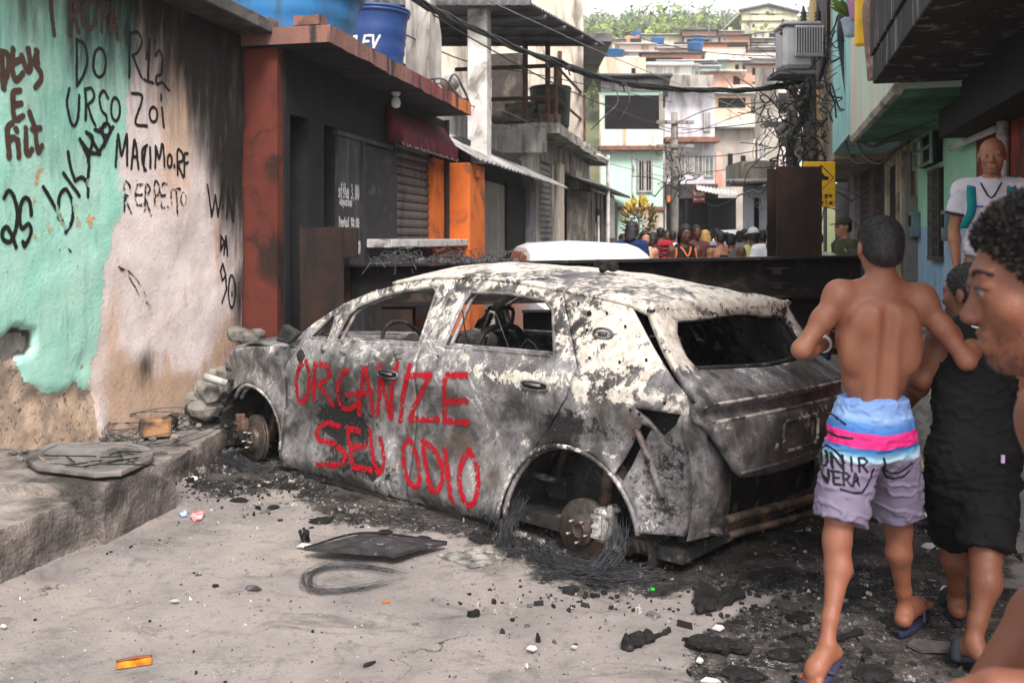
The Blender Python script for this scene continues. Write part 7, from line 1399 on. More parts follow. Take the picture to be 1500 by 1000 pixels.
# ------------------------------------------------------------------ the shirtless boy in surf shorts
def boy():
    S = thing("person", "shirtless boy seen from behind in blue, pink and grey surf shorts, walking past the car", "person", (1.28, 3.3, 0))
    J = Jp(head=(1289, 362, 3.33), neck=(1291, 414, 3.31), chest=(1284, 488, 3.31), waist=(1280, 556, 3.31), pelvis=(1277, 630, 3.31), shl=(1230, 432, 3.30), shr=(1348, 437, 3.31), ell=(1174, 512, 3.26), wrl=(1208, 503, 3.47), elr=(1416, 528, 3.24), wrr=(1430, 486, 3.41),
           hil=(1247, 655, 3.30), hir=(1306, 655, 3.33), knl=(1226, 788, 3.22), knr=(1316, 772, 3.42), anl=(1212, 940, 3.08), anr=(1326, 889, 3.46), tol=(1183, 1004, 3.03), tor=(1353, 886, 3.66))
    J['tol'][2] = .02; J['tor'][2] = .045; J['hdl'] = ((.5, .85, .10), (.8, -.5, -.1), .75, -1); J['hdr'] = ((.10, .55, .85), (-.9, .3, .0), .7, 1)
    B = Flesh(.02); body(B, J, .93, (0.03, 1, 0), slim=.88); ax = head_axes((.05, 1, -.06)); add_head(B, J['head'], ax, .92)
    B.build("body", SK_TAN, .0065, S); add_hair(J['head'], ax, .92, 'short', HAIRB, .006, S)
    m, nt, b = mat("surf_shorts"); v = pos(nt); xyz = nd(nt, "ShaderNodeSeparateXYZ", Vector=v).outputs; z = ma(nt, 'ADD', ma(nt, 'ADD', xyz[2], ma(nt, 'MULTIPLY', ma(nt, 'ABSOLUTE', ma(nt, 'SUBTRACT', xyz[0], 1.29)), -.10)), ma(nt, 'MULTIPLY', ma(nt, 'SUBTRACT', noise(nt, v, 6, 2), .5), .03))
    top = 1.48 - (582 - 350) / 1350 * 3.3
    c = ramp(nt, mr(nt, z, top - .44, top), [(0, (.16, .135, .20)), (.50, (.17, .145, .21)), (.545, (.36, .50, .58)), (.62, (.10, .28, .48)), (.685, (.02, .10, .32)), (.70, (.60, .02, .17)), (.83, (.62, .025, .19)), (.84, (.04, .13, .40)), (.90, (.08, .20, .48)), (.94, (.24, .37, .64)), (1, (.17, .29, .60))])
    put(nt, b, Base_Color=c, Roughness=.7, Specular_IOR_Level=.25); bump(nt, b, noise(nt, v, 300, 3), .2, .002)
    C = Flesh(.02); C.ell(J['pelvis'], (.138, .122, .130), None, .05); C.ell(J['waist'] + [0, 0, -.06], (.116, .112, .11), None, .05); C.cap(J['hil'] + [.035, .0, .03], J['hir'] + [-.035, .0, .03], .100, .100, .05)
    for hp, kn, dr in (('hil', 'knl', (0, 0, -1)), ('hir', 'knr', (0, 0, -1))): a = np.array(J[hp]); q = a + (J[kn] - a) * .80; C.cap(a, q, .090, .086, .04, ends=True)
    C.cut((0, 0, top), (0, 0, 1)); sh = C.build("shorts", m, .0055, S, .003, .017, 4)
    from mathutils.bvhtree import BVHTree
    V = np.array([v_.co for v_ in sh.data.vertices]) + origin(sh); bv = BVHTree.FromPolygons([Vector(q) for q in V], [tuple(p.vertices) for p in sh.data.polygons])
    def onto(uv):
        out = []
        for x, z_ in uv: hit = bv.ray_cast(Vector((x, 2.0, z_)), Vector((0, 1, 0)))[0]; out.append([x, (hit.y if hit else 3.25) - .003, z_])
        return np.array(out)
    st = []
    for t, a in (("UNIR", (1204, 664, 1266, 684, .06)), ("VERA", (1206, 689, 1252, 706, .0))): st += word(t, *a)
    st += [smooth_line(q, 4) for q in ([(1200, 672), (1212, 655), (1226, 662), (1235, 676)], [(1226, 712), (1250, 716), (1268, 704), (1276, 684)], [(1290, 668), (1300, 690), (1320, 695), (1338, 680)], [(1292, 684), (1308, 704), (1326, 702), (1338, 692)], [(1216, 606), (1228, 612), (1240, 622)], [(1214, 632), (1226, 640), (1246, 640)])]
    q = [np.array([P(x, y, 3.22)[[0, 2]] for x, y in s]) for s in st]; paint("lettering", q, .0040, .0022, onto, paint_mat("shorts_ink", (.01, .01, .013), 0), S, .25)
    k = MB(); w = J['wrl']; d = unit(J['wrl'] - J['ell']); a = unit(np.cross(d, (0, 0, 1))); b2 = np.cross(a, d); k.tube([w - d * .02 + (a * math.cos(t) + b2 * math.sin(t)) * .029 for t in np.linspace(0, 6.3, 20)], .006, 6, False); k.build("wristband", WHITEP, S, True)
    for an, to, hl in (('anr', 'tor', .0), ('anl', 'tol', .07)): sandal(S, J[an], J[to], hl, "flip_flop", (.03, .033, .07), (.05, .05, .07))
    return S
def sandal(S, an, to, lift, name, col, col2, band=False):
    fw = unit([to[0] - an[0], to[1] - an[1], 0]); sx = np.array([fw[1], -fw[0], 0]); L = np.linalg.norm((to - an)[:2]) + .10; hl = np.array([an[0], an[1], 0]) - fw * .065; k = MB(); out = []
    for t in np.linspace(0, 2 * math.pi, 26)[:-1]: out.append((.5 - .5 * math.cos(t), math.sin(t) * (.036 + .010 * (.5 - .5 * math.cos(t)))))
    z = lambda u: .006 + lift * max(0, 1 - u * 1.6)
    k.prism([hl + fw * u * L + sx * w + [0, 0, z(u)] for u, w in out], (0, 0, .018)); bevel(k.build(name, cloth("sole_" + name, col), S), .004, 2)
    k = MB()
    if band: k.tube(smooth_line([hl + fw * L * .55 + sx * .045 + [0, 0, .02], hl + fw * L * .6 + sx * .03 + [0, 0, .075], hl + fw * L * .6 - sx * .03 + [0, 0, .075], hl + fw * L * .55 - sx * .045 + [0, 0, .02]], 5), .02, 8)
    else:
        for sg in (-1, 1): k.tube(smooth_line([hl + fw * L * .80 + [0, 0, .02 + z(.8)], hl + fw * L * .66 + sx * sg * .026 + [0, 0, .058 + z(.66)], hl + fw * L * .42 + sx * sg * .044 + [0, 0, .02 + z(.42)]], 5), .0055, 6)
    k.build("strap", cloth("strap_" + name, col2), S, True)
boy()
def tank_boy():
    S = thing("person", "boy in a black sleeveless top and black shorts walking beside the shirtless boy", "person", (1.7, 3.4, 0))
    J = Jp(head=(1419, 430, 3.46), neck=(1424, 478, 3.42), chest=(1428, 545, 3.38), waist=(1428, 612, 3.37), pelvis=(1426, 680, 3.36), shl=(1383, 496, 3.38), shr=(1478, 498, 3.36), ell=(1350, 556, 3.40), wrl=(1330, 590, 3.60), elr=(1497, 585, 3.32), wrr=(1492, 640, 3.5), hil=(1400, 700, 3.38), hir=(1450, 700, 3.34), knl=(1398, 790, 3.50), knr=(1444, 812, 3.26), anl=(1402, 876, 3.56), anr=(1427, 936, 3.17), tol=(1398, 900, 3.74), tor=(1404, 985, 3.25))
    J['tol'][2] = .045; J['tor'][2] = .045; J['hdl'] = ((-.1, .9, -.2), (.8, 0, -.4), .5, -1); J['hdr'] = ((0, .7, -.7), (-.8, 0, 0), .5, 1)
    B = Flesh(.02); body(B, J, .95, (.05, 1, 0), bare=False); ax = head_axes((-.55, .82, -.05)); add_head(B, J['head'], ax, .92); B.build("body", SK_BRN, .0075, S); add_hair(J['head'], ax, .92, 'short', HAIRB, .007, S)
    C = Flesh(.03); A = np.eye(3); ch, wa, pe = J['chest'], J['waist'], J['pelvis']; C.ell(ch, (.152, .105, .18), A, .05); C.ell(wa, (.142, .105, .15), A, .07); C.ell(pe + [0, 0, .03], (.16, .115, .12), A, .07)
    for q in ('shl', 'shr'): C.cap(J['neck'] + (J[q] - J['neck']) * .45 + [0, 0, .005], J[q] * .35 + ch * .65, .048, .06, .04)
    C.cap(J['neck'] - [0, 0, .10], J['neck'] - [0, 0, .05], .075, .06, .04); C.cut(pe - [0, 0, .0], (0, 0, -1)); BT = cloth("black_jersey", (.005, .005, .006), (.009, .009, .010)); C.build("tank_top", BT, .006, S, .006, .018, 8)
    k = MB()
    k.tube(smooth_line([J['neck'] + [x, y, z] for x, y, z in ((-.085, -.02, .02), (-.05, -.070, .008), (0, -.085, .0), (.05, -.070, .008), (.085, -.02, .02))], 5), .006, 6)
    for sg, q in ((-1, 'shl'), (1, 'shr')): k.tube(smooth_line([J[q] + np.array([-sg * .045, .0, .055]), J[q] + np.array([-sg * .030, -.055, .0]), J[q] + np.array([-sg * .022, -.062, -.07]), J[q] + np.array([sg * .006, -.03, -.13])], 5), .006, 6)
    k.build("white_trim", WHITEP, S, True)
    D = Flesh(.02); D.ell(pe, (.160, .118, .13), A, .05)
    for hp, kn, t in (('hil', 'knl', .92), ('hir', 'knr', .90)): a = np.array(J[hp]); D.cap(a, a + (J[kn] - a) * t, .098, .088, .04, ends=True)
    D.cut(pe + [0, 0, .06], (0, 0, 1)); D.build("shorts", cloth("black_shorts", (.006, .006, .007)), .0075, S, .004, .018, 11)
    k = MB(); p = P(1469, 672, 3.22); k.box(p, (.012, .006, .028)); k.build("logo_patch", plain("patch", (.5, .35, .55), None, 9), S)
    sandal(S, J['anl'], J['tol'], 0, "slide", (.02, .022, .03), (.02, .022, .03), True); sandal(S, J['anr'], J['tor'], .05, "slide", (.02, .022, .03), (.02, .022, .03), True)
tank_boy()
def near_man():
    Y = 1.20; S = thing("person", "close man in profile with short coily hair and light beard at the right edge", "person", (.75, Y, 0)); hc = P(1536, 415, Y)
    ax = head_axes((-.95, .27, -.13)); J = dict(head=hc + [.02, 0, -.01], neck=hc + [.055, .01, -.16], chest=hc + [.14, .05, -.38], waist=hc + [.14, .05, -.62], pelvis=hc + [.13, .05, -.80], shl=hc + [.100, -.15, -.22], shr=hc + [.16, .24, -.22], ell=hc + [.060, -.14, -.50], wrl=P(1462, 1010, 1.12), elr=hc + [.2, .3, -.5], wrr=hc + [.05, .3, -.7],
             hil=hc + [.13, -.03, -.86], hir=hc + [.13, .13, -.86], knl=hc + [.05, -.03, -1.16], knr=hc + [.16, .13, -1.16], anl=hc + [.14, -.03, -1.53], anr=hc + [.26, .13, -1.53], tol=hc + [-.03, -.03, -1.55], tor=hc + [.10, .13, -1.55])
    for q in ('anl', 'anr'): J[q][2] = .09
    for q in ('tol', 'tor'): J[q][2] = .025
    J['hdl'] = ((-.5, .3, -.6), (.2, .8, -.1), .7, 1); J['hdr'] = ((-.6, 0, -.5), (0, -.8, 0), .5, -1)
    B = Flesh(.02); body(B, J, 1.0, (-1, 0, 0), bare=False); L = add_head(B, hc, ax, .97, True, .82); o = B.build("body", SK_BRN, .0055, S)
    add_eyes(hc, ax, .97, S); add_hair(hc, ax, .97, 'curly', HAIRC, .0042, S, 3)
    # eyebrows, lashes, beard stubble
    k = MB(); s = .97
    for x in (-1, 1): k.tube(smooth_line([L(x * .014, .093, .022), L(x * .032, .0915, .029), L(x * .053, .075, .022)], 5), [.0028] * 5 + [.0032] * 5 + [.0015], 6)
    k.build("eyebrow", HAIRC, S, True)
    k = MB()
    for x in (-1, 1): k.tube(smooth_line([L(x * .018, .0925, .0045), L(x * .032, .0955, .0085), L(x * .047, .0845, .003)], 5), .0017, 5)
    k.build("eyelash", HAIRB, S, True)
    k = MB(); rg = np.random.default_rng(4)
    from mathutils.bvhtree import BVHTree
    V = np.array([v.co for v in o.data.vertices]) + origin(o); bv = BVHTree.FromPolygons([Vector(q) for q in V], [tuple(p.vertices) for p in o.data.polygons])
    for i in range(2600):
        a = rng = rg.uniform(-1.6, 1.6); zz = rg.uniform(-.125, -.052); d = unit(ax[0] * math.sin(a) + ax[1] * math.cos(a)); w = 1.0
        if -.082 < zz and abs(a) < .35 and zz < -.054: continue
        if zz > -.085 and rg.random() < .75: continue
        if abs(a) > .5 and rg.random() < .5: continue
        c = hc + ax[2] * zz * s; h = bv.ray_cast(Vector(c + d * .3), Vector(-d))
        if h[0] is None: continue
        p = np.array(h[0]); n = np.array(h[1]); t = unit(n * .6 + rg.normal(0, .5, 3) - ax[2] * .5); l = rg.uniform(.003, .007); sd = unit(np.cross(t, n + .01)) * .0006; k.add([p - sd, p + sd, p + t * l], [(0, 1, 2)])
    tag(k.build("beard", HAIRB, S), kind="stuff")
    C = Flesh(.02); C.ell(J['pelvis'], (.115, .16, .13), None, .05)
    for hp, kn in (('hil', 'knl'), ('hir', 'knr')): a = J[hp]; C.cap(a, a + (J[kn] - a) * .9, .10, .105, .04, ends=True)
    C.cut(J['pelvis'] + [0, 0, .09], (0, 0, 1)); C.build("shorts", cloth("white_shorts", (.60, .58, .60)), .009, S, .006, .012, 5)
near_man()

# ------------------------------------------------------------------ people farther off: one builder, a pose each
def figure(label, px, ytop, Y, face, sk, hair, top, bottom, ground=0.0, pose='down', h=.015, hairm=None, cap=None, scale=None, sleeve=.55, phone=False, extra=None, group="people in the street", hs=1.0, lean=0.0, legs=True):
    t = P(px, ytop, Y); s = (t[2] - ground) / 1.72 if scale is None else scale; f = unit([math.sin(R_(face)), -math.cos(R_(face)), 0]); r = unit(np.cross(f, (0, 0, 1))); u = np.array([0, 0, 1.0]); base = np.array([t[0], Y, t[2] - 1.72 * s])
    Q = lambda x, y, z: base + s * (r * x + f * y + u * z)
    S = thing("person", label, "person", (t[0], Y, base[2]), group); rg = random.Random(int(px * 7 + ytop)); j = lambda a: rg.uniform(-a, a)
    J = dict(head=Q(j(.01), .02, 1.60), neck=Q(0, -.01, 1.43), chest=Q(0, 0, 1.24), waist=Q(0, .0, 1.06), pelvis=Q(0, 0, .92), shl=Q(-.175, -.01, 1.38), shr=Q(.175, -.01, 1.38), hil=Q(-.085, 0, .86), hir=Q(.085, 0, .86), knl=Q(-.10, .03 + j(.05), .48), knr=Q(.10, .03 + j(.05), .48), anl=Q(-.11, -.02, .09), anr=Q(.11, -.02, .09), tol=Q(-.14, .16, .03), tor=Q(.14, .16, .03))
    J.update(ell=Q(-.235 + j(.02), -.03, 1.10), wrl=Q(-.235 + j(.03), .07, .87), elr=Q(.235 + j(.02), -.03, 1.10), wrr=Q(.235 + j(.03), .07, .87))
    J['hdl'] = (unit(f * .3 - u), r, .5, 1); J['hdr'] = (unit(f * .3 - u), -r, .5, -1)
    if pose in ('hold', 'both'): J.update(ell=Q(-.23, .02, 1.10), wrl=Q(-.10, .24, 1.18)); J['hdl'] = (unit(r * .6 + f * .3 + u * .5), unit(r * .3 - f), .7, 1)
    if pose == 'both': J.update(elr=Q(.23, .02, 1.10), wrr=Q(.10, .24, 1.18)); J['hdr'] = (unit(-r * .6 + f * .3 + u * .5), unit(-r * .3 - f), .7, -1)
    if pose == 'cross': J.update(ell=Q(-.24, .04, 1.12), wrl=Q(.08, .16, 1.14), elr=Q(.24, .04, 1.12), wrr=Q(-.08, .17, 1.17))
    B = Flesh(.02); body(B, J, s, f, bare=(top is None)); ax = head_axes(f + np.array([0, 0, -.05])); add_head(B, J['head'], ax, s * hs, h < .010); B.build("body", sk, h, S)
    if h < .0125: add_eyes(J['head'], ax, s * hs, S)
    if hair: add_hair(J['head'], ax, s * hs, hair, hairm or HAIRB, min(h, .011), S)
    if cap:
        L = lambda x, y, z: J['head'] + s * hs * (ax[0] * x + ax[1] * y + ax[2] * z); C = Flesh(.01); C.ell(L(0, -.012, .036), np.array([.086, .107, .090]) * s * hs, ax); C.cut(L(0, 0, .030), -ax[2]); sg = cap[1]; C.cap(L(-.05, sg * .12, .035), L(.05, sg * .12, .035), .04 * s, .04 * s, .02, ax[2], .22); C.build("cap", cap[0], .010, S)
    if top is not None:
        C = Flesh(.03); A = np.array([r, f, u]); C.ell(J['chest'], np.array([.158, .108, .19]) * s, A, .05); C.ell(J['waist'], np.array([.142, .102, .15]) * s, A, .07); C.ell(J['pelvis'] + u * .05 * s, np.array([.158, .115, .10]) * s, A, .07)
        for q, e in (('shl', 'ell'), ('shr', 'elr')):
            if sleeve > 0: C.cap(J['neck'] - u * .03 * s, J[q], .052 * s, .060 * s, .04); C.cap(J[q] + (J['chest'] - J[q]) * .05, J[q] + (J[e] - J[q]) * sleeve, .062 * s, .062 * s, .025, ends=True)
            else: C.cap(J['neck'] + (J[q] - J['neck']) * .5, J[q] * .3 + J['chest'] * .7, .052 * s, .06 * s, .04)
        C.cut(J['pelvis'] - u * .01 * s, -u); C.build("top", top, h, S, .010 * s, .012, 5)
    if bottom is not None:
        C = Flesh(.02); C.ell(J['pelvis'], np.array([.158, .118, .125]) * s, np.array([r, f, u]), .05); mt, ln = bottom
        for hp, kn, an in (('hil', 'knl', 'anl'), ('hir', 'knr', 'anr')):
            a = J[hp]; C.cap(a, a + (J[kn] - a) * min(1, ln), .096 * s, .080 * s, .04, ends=True)
            if ln > 1: C.cap(J[kn] + u * .02, J[kn] + (J[an] - J[kn]) * .95, .075 * s, .06 * s, .03, ends=True)
        C.cut(J['pelvis'] + u * .10 * s, u); C.build("trousers" if ln > 1 else "shorts", mt, h, S, .003)
    if phone: k = MB(); d = J['wrl'] + (f * .06 + r * .05 + u * .06) * s; k.box(d, (.16, .012, .085), np.array([r, f, u])); k.build("phone", CAB, S)
    if extra: extra(S, J, s, r, f, u, ax)
    return S
def jersey_trim(S, J, s, r, f, u, ax):
    k = MB(); n = J['neck'] + f * .02
    k.tube(smooth_line([n + (-r * .085) * s + u * .02 * s - f * .02, n + (-r * .05 + f * .075 - u * .04) * s, n + (f * .120 - u * .13) * s, n + (r * .05 + f * .075 - u * .04) * s, n + r * .085 * s + u * .02 * s - f * .02], 3), .013 * s, 6)
    for sg, q in ((-1, 'shl'), (1, 'shr')): k.tube(smooth_line([J[q] + (-r * sg * .05 + u * .06) * s, J[q] + (-r * sg * .045 + f * .065) * s, J[q] + (-r * sg * .03 + f * .07 - u * .09) * s, J[q] + (r * sg * .0 - u * .16 + f * .02) * s], 4), .011 * s, 6)
    k.build("neck_trim", plain("trim_orange", (.85, .20, .06), None, 5), S, True)
def straps(S, J, s, r, f, u, ax):
    k = MB()
    for sg, q in ((-1, 'shl'), (1, 'shr')):
        o = -r * sg * .055 * s; pts = smooth_line([J[q] + o - f * .10 * s - u * .05 * s, J[q] + o + u * .073 * s, J[q] + o + (f * .105 - u * .05) * s, J[q] + o + (f * .125 - u * .16) * s, J[q] + o + r * sg * .05 * s + (f * .09 - u * .27) * s], 5); k2 = []
        for p in pts: k2 += [p - r * .028 * s, p + r * .028 * s]
        k.add(k2, [(2 * i, 2 * i + 1, 2 * i + 3, 2 * i + 2) for i in range(len(pts) - 1)])
    solidify(k.build("strap", cloth("teal_strap", (.01, .22, .24)), S, True), .012, 0)
    k = MB(); n = J['neck']; k.tube(smooth_line([n + (-r * .08 - f * .01 + u * .03) * s, n + (-r * .055 + f * .085 - u * .03) * s, n + (f * .128 - u * .12) * s, n + (r * .055 + f * .085 - u * .03) * s, n + (r * .08 - f * .01 + u * .03) * s], 3), .006 * s, 6)
    for q, e in (('shl', 'ell'), ('shr', 'elr')): p = J[q] + (J[e] - J[q]) * .60; d = unit(J[e] - J[q]); a = unit(np.cross(d, f)); b2 = np.cross(a, d); k.tube([p + (a * math.cos(t) + b2 * math.sin(t)) * .072 * s for t in np.linspace(0, 6.3, 18)], .008, 5, False)
    k.build("dark_trim", cloth("navy_trim", (.02, .025, .05)), S, True)
    k = MB(); k.box(J['chest'] - f * .16 * s, (.28 * s, .14 * s, .40 * s), np.array([r, f, u]), .05); k.build("backpack", cloth("pack_dark", (.03, .04, .06)), S)
    k = MB(); c = J['pelvis'] + (f * .135 - r * .10 + u * .07) * s
    for dz, w in ((.0, .010), (.028, .010)): k.box(c + u * dz, (.09 * s, .01, w), np.array([r, f, u]))
    k.box(J['chest'] + (f * .122 - r * .07 + u * .01) * s, (.05 * s, .008, .014), np.array([r, f, u])); k.box(J['chest'] + (f * .122 + r * .07 + u * .015) * s, (.05 * s, .008, .010), np.array([r, f, u])); k.build("print", plain("print_blue", (.03, .09, .40), None, 5), S)
figure("bald man in a white jersey with teal backpack straps standing on the high pavement", 1452, 203, 6.0, -28, SK_MID, None, cloth("white_jersey", (.66, .60, .68)), (cloth("grey_shorts", (.12, .12, .13)), .95), ground=.49, pose='hold', h=.0085, hs=1.06, extra=straps, group="bystanders")
figure("woman with long dark hair in a navy shirt beside the white car", 926, 324, 13.2, 150, SK_MID, 'long', cloth("navy_shirt", (.012, .03, .11)), (cloth("denim", (.03, .06, .15)), 1.2))
figure("woman in a beige top with loose curly hair facing the camera", 944, 338, 14.0, 10, SK_LIT, 'long', cloth("beige_top", (.55, .36, .24)), (cloth("dark_skirt", (.03, .03, .035)), .8), sleeve=0)
figure("dark haired woman half hidden behind the beige top", 957, 340, 17, 120, SK_DRK, 'long', cloth("dark_red_top", (.10, .02, .025)), (cloth("denim", (.03, .06, .15)), 1.2))
def hoops(S, J, s, r, f, u, ax):
    k = MB(); A = np.array([r, f, u])
    for i in range(4): c = J['chest'] + u * (.10 - i * .09) * s; k.tube([c + (r * math.cos(t) * .172 + f * math.sin(t) * .122) * s for t in np.linspace(0, 6.284, 30)], .02 * s, 6, False)
    k.build("hoop", cloth("jersey_black", (.012, .010, .012)), S, True)
figure("man in a red and black hooped jersey seen from behind", 968, 333, 19, 180, SK_DRK, 'short', cloth("jersey_red", (.42, .025, .04)), (cloth("dark_skirt", (.03, .03, .035)), .95), extra=hoops)
figure("person in a plain white tee next to the hooped jersey", 985, 338, 19.4, 160, SK_BRN, 'short', cloth("white_tee", (.68, .67, .68)), (cloth("denim", (.03, .06, .15)), .9))
figure("man in a black basketball vest with orange trim holding up a phone", 1003, 329, 11.8, 8, SK_DRK, 'braid', cloth("black_vest", (.012, .012, .014)), (cloth("dark_skirt", (.03, .03, .035)), .95), pose='hold', h=.011, sleeve=0, phone=True, extra=jersey_trim)
figure("tall man in a brown top behind the basketball vest", 1019, 329, 15, 15, SK_DRK, 'buzz', cloth("brown_top", (.14, .055, .05)), (cloth("denim", (.03, .06, .15)), 1.2))
figure("blonde haired woman in a black top", 1033, 337, 15.2, 165, SK_MID, 'long', cloth("black_top", (.02, .02, .022)), (cloth("dark_skirt", (.03, .03, .035)), .8), hairm=plain("hair_blonde", (.58, .36, .13), (.40, .24, .08), 40, .6, bmp=.4, bsc=300), sleeve=.3)
figure("man in a lilac tee at the back of the crowd", 1050, 334, 18, 190, SK_DRK, 'curly', cloth("lilac_tee", (.42, .38, .50)), (cloth("denim", (.03, .06, .15)), 1.2))
def bag(S, J, s, r, f, u, ax):
    k = MB(); k.tube(smooth_line([J['shr'] + (u * .06 - r * .03) * s, J['chest'] + (-f * .125 + r * .03) * s, J['waist'] + (-f * .10 - r * .10) * s], 5), .02 * s, 6); k.box(J['chest'] - f * .13 * s - u * .02, (.13 * s, .05, .22 * s), np.array([r, f, u]), .02); k.build("shoulder_bag", cloth("black_bag", (.012, .012, .013)), S)
figure("shirtless man in red shorts with a black shoulder bag seen from behind", 1056, 338, 14, 185, SK_MID, 'short', None, (cloth("red_shorts", (.45, .02, .07)), .9), extra=bag, h=.012)
figure("woman with a hair bun in a grey vest and blue jeans", 1071, 342, 14, 140, SK_BRN, 'bun', cloth("grey_vest", (.10, .10, .11)), (cloth("blue_jeans", (.035, .10, .26)), 1.2), sleeve=0)
figure("man in a grey tee behind the lime vest", 1091, 335, 16.5, 170, SK_DRK, 'short', cloth("grey_tee", (.22, .19, .20)), (cloth("dark_skirt", (.03, .03, .035)), .9))
figure("man in a lime vest and white cap seen from behind", 1103, 333, 12.6, 185, SK_DRK, 'buzz', cloth("lime_vest", (.48, .50, .20)), (cloth("dark_skirt", (.03, .03, .035)), .95), sleeve=0, cap=(cloth("white_cap", (.55, .54, .53)), 1))
def red_braid(S, J, s, r, f, u, ax):
    k = MB(); p = J['head'] + (ax[0] * .03 - ax[1] * .08) * s
    for i in range(5): q = [p + (r * (-.02 - .015 * i + .012 * math.sin(t * 40 + i)) - f * (.04 + .02 * math.cos(i)) - u * t) * s for t in np.linspace(0, .5, 26)]; k.tube(q, .014 * s, 6)
    k.build("braid", plain("hair_red", (.28, .045, .02), (.15, .03, .02), 30, .6), S, True)
figure("woman with long red braids in a white tee next to the tall rusty post", 1131, 325, 11.0, 160, SK_DRK, 'short', cloth("white_tee", (.68, .67, .68)), (cloth("denim", (.03, .06, .15)), 1.2), extra=red_braid)
figure("bearded man in an olive tee and dark cap behind the beam on the right", 1237, 318, 11.6, -80, SK_LIT, 'buzz', cloth("olive_tee", (.055, .065, .035)), (cloth("dark_skirt", (.03, .03, .035)), .95), cap=(cloth("olive_cap", (.045, .045, .03)), 1), h=.012)
figure("person in a pale beige top mostly hidden by the tall rusty post", 1196, 338, 10.6, 170, SK_LIT, 'short', cloth("pale_beige", (.60, .50, .42)), (cloth("denim", (.03, .06, .15)), 1.2))
for px, yt, Y, fc, sk, hr, tp, lab in ((976, 337, 21, 30, SK_BRN, 'short', cloth("grey_tee", (.22, .19, .20)), "man in a grey tee far back between the hooped jersey and the white tee"), (997, 338, 22, 150, SK_DRK, 'curly', cloth("red_tee", (.38, .03, .04)), "person in a red tee far back left of the basketball vest"), (1041, 338, 21, 200, SK_MID, 'bun', cloth("teal_top", (.04, .20, .22)), "woman in a teal top far back behind the blonde woman"), (1064, 340, 20, 20, SK_DRK, 'short', cloth("mustard_tee", (.42, .26, .05)), "person in a mustard tee between the bag carrier and the grey vest"), (1083, 338, 21, 170, SK_BRN, 'long', cloth("pale_blue_tee", (.35, .45, .58)), "woman in a pale blue tee left of the man in the grey tee"), (1117, 336, 15, 175, SK_DRK, 'buzz', cloth("black_top", (.02, .02, .022)), "man in a black top right of the lime vest"), (912, 342, 17, 40, SK_BRN, 'short', cloth("olive_tee", (.055, .065, .035)), "person in a dark olive tee at the left end of the crowd by the shack")):
    figure(lab, px, yt, Y, fc, sk, hr, tp, (cloth("denim", (.03, .06, .15)), 1.2))
def window_man():
    t = RL(17.0, OV + .16); c = P(1217, 98, t[1] - .6); c[0] = (1217 - 750) / FPX * c[1]; S = thing("person", "man leaning his head out of an upper window on the right", "person", c, "bystanders")
    ax = head_axes((-.75, -.65, -.1)); B = Flesh(.02); add_head(B, c, ax, 1.0); B.cap(c + [0.02, .02, -.08], c + [.10, .08, -.20], .055, .07, .03); B.ell(c + [.16, .1, -.30], (.17, .12, .14), None, .04); B.build("body", SK_MID, .011, S); add_hair(c, ax, 1.0, 'short', HAIRB, .010, S)
window_man()
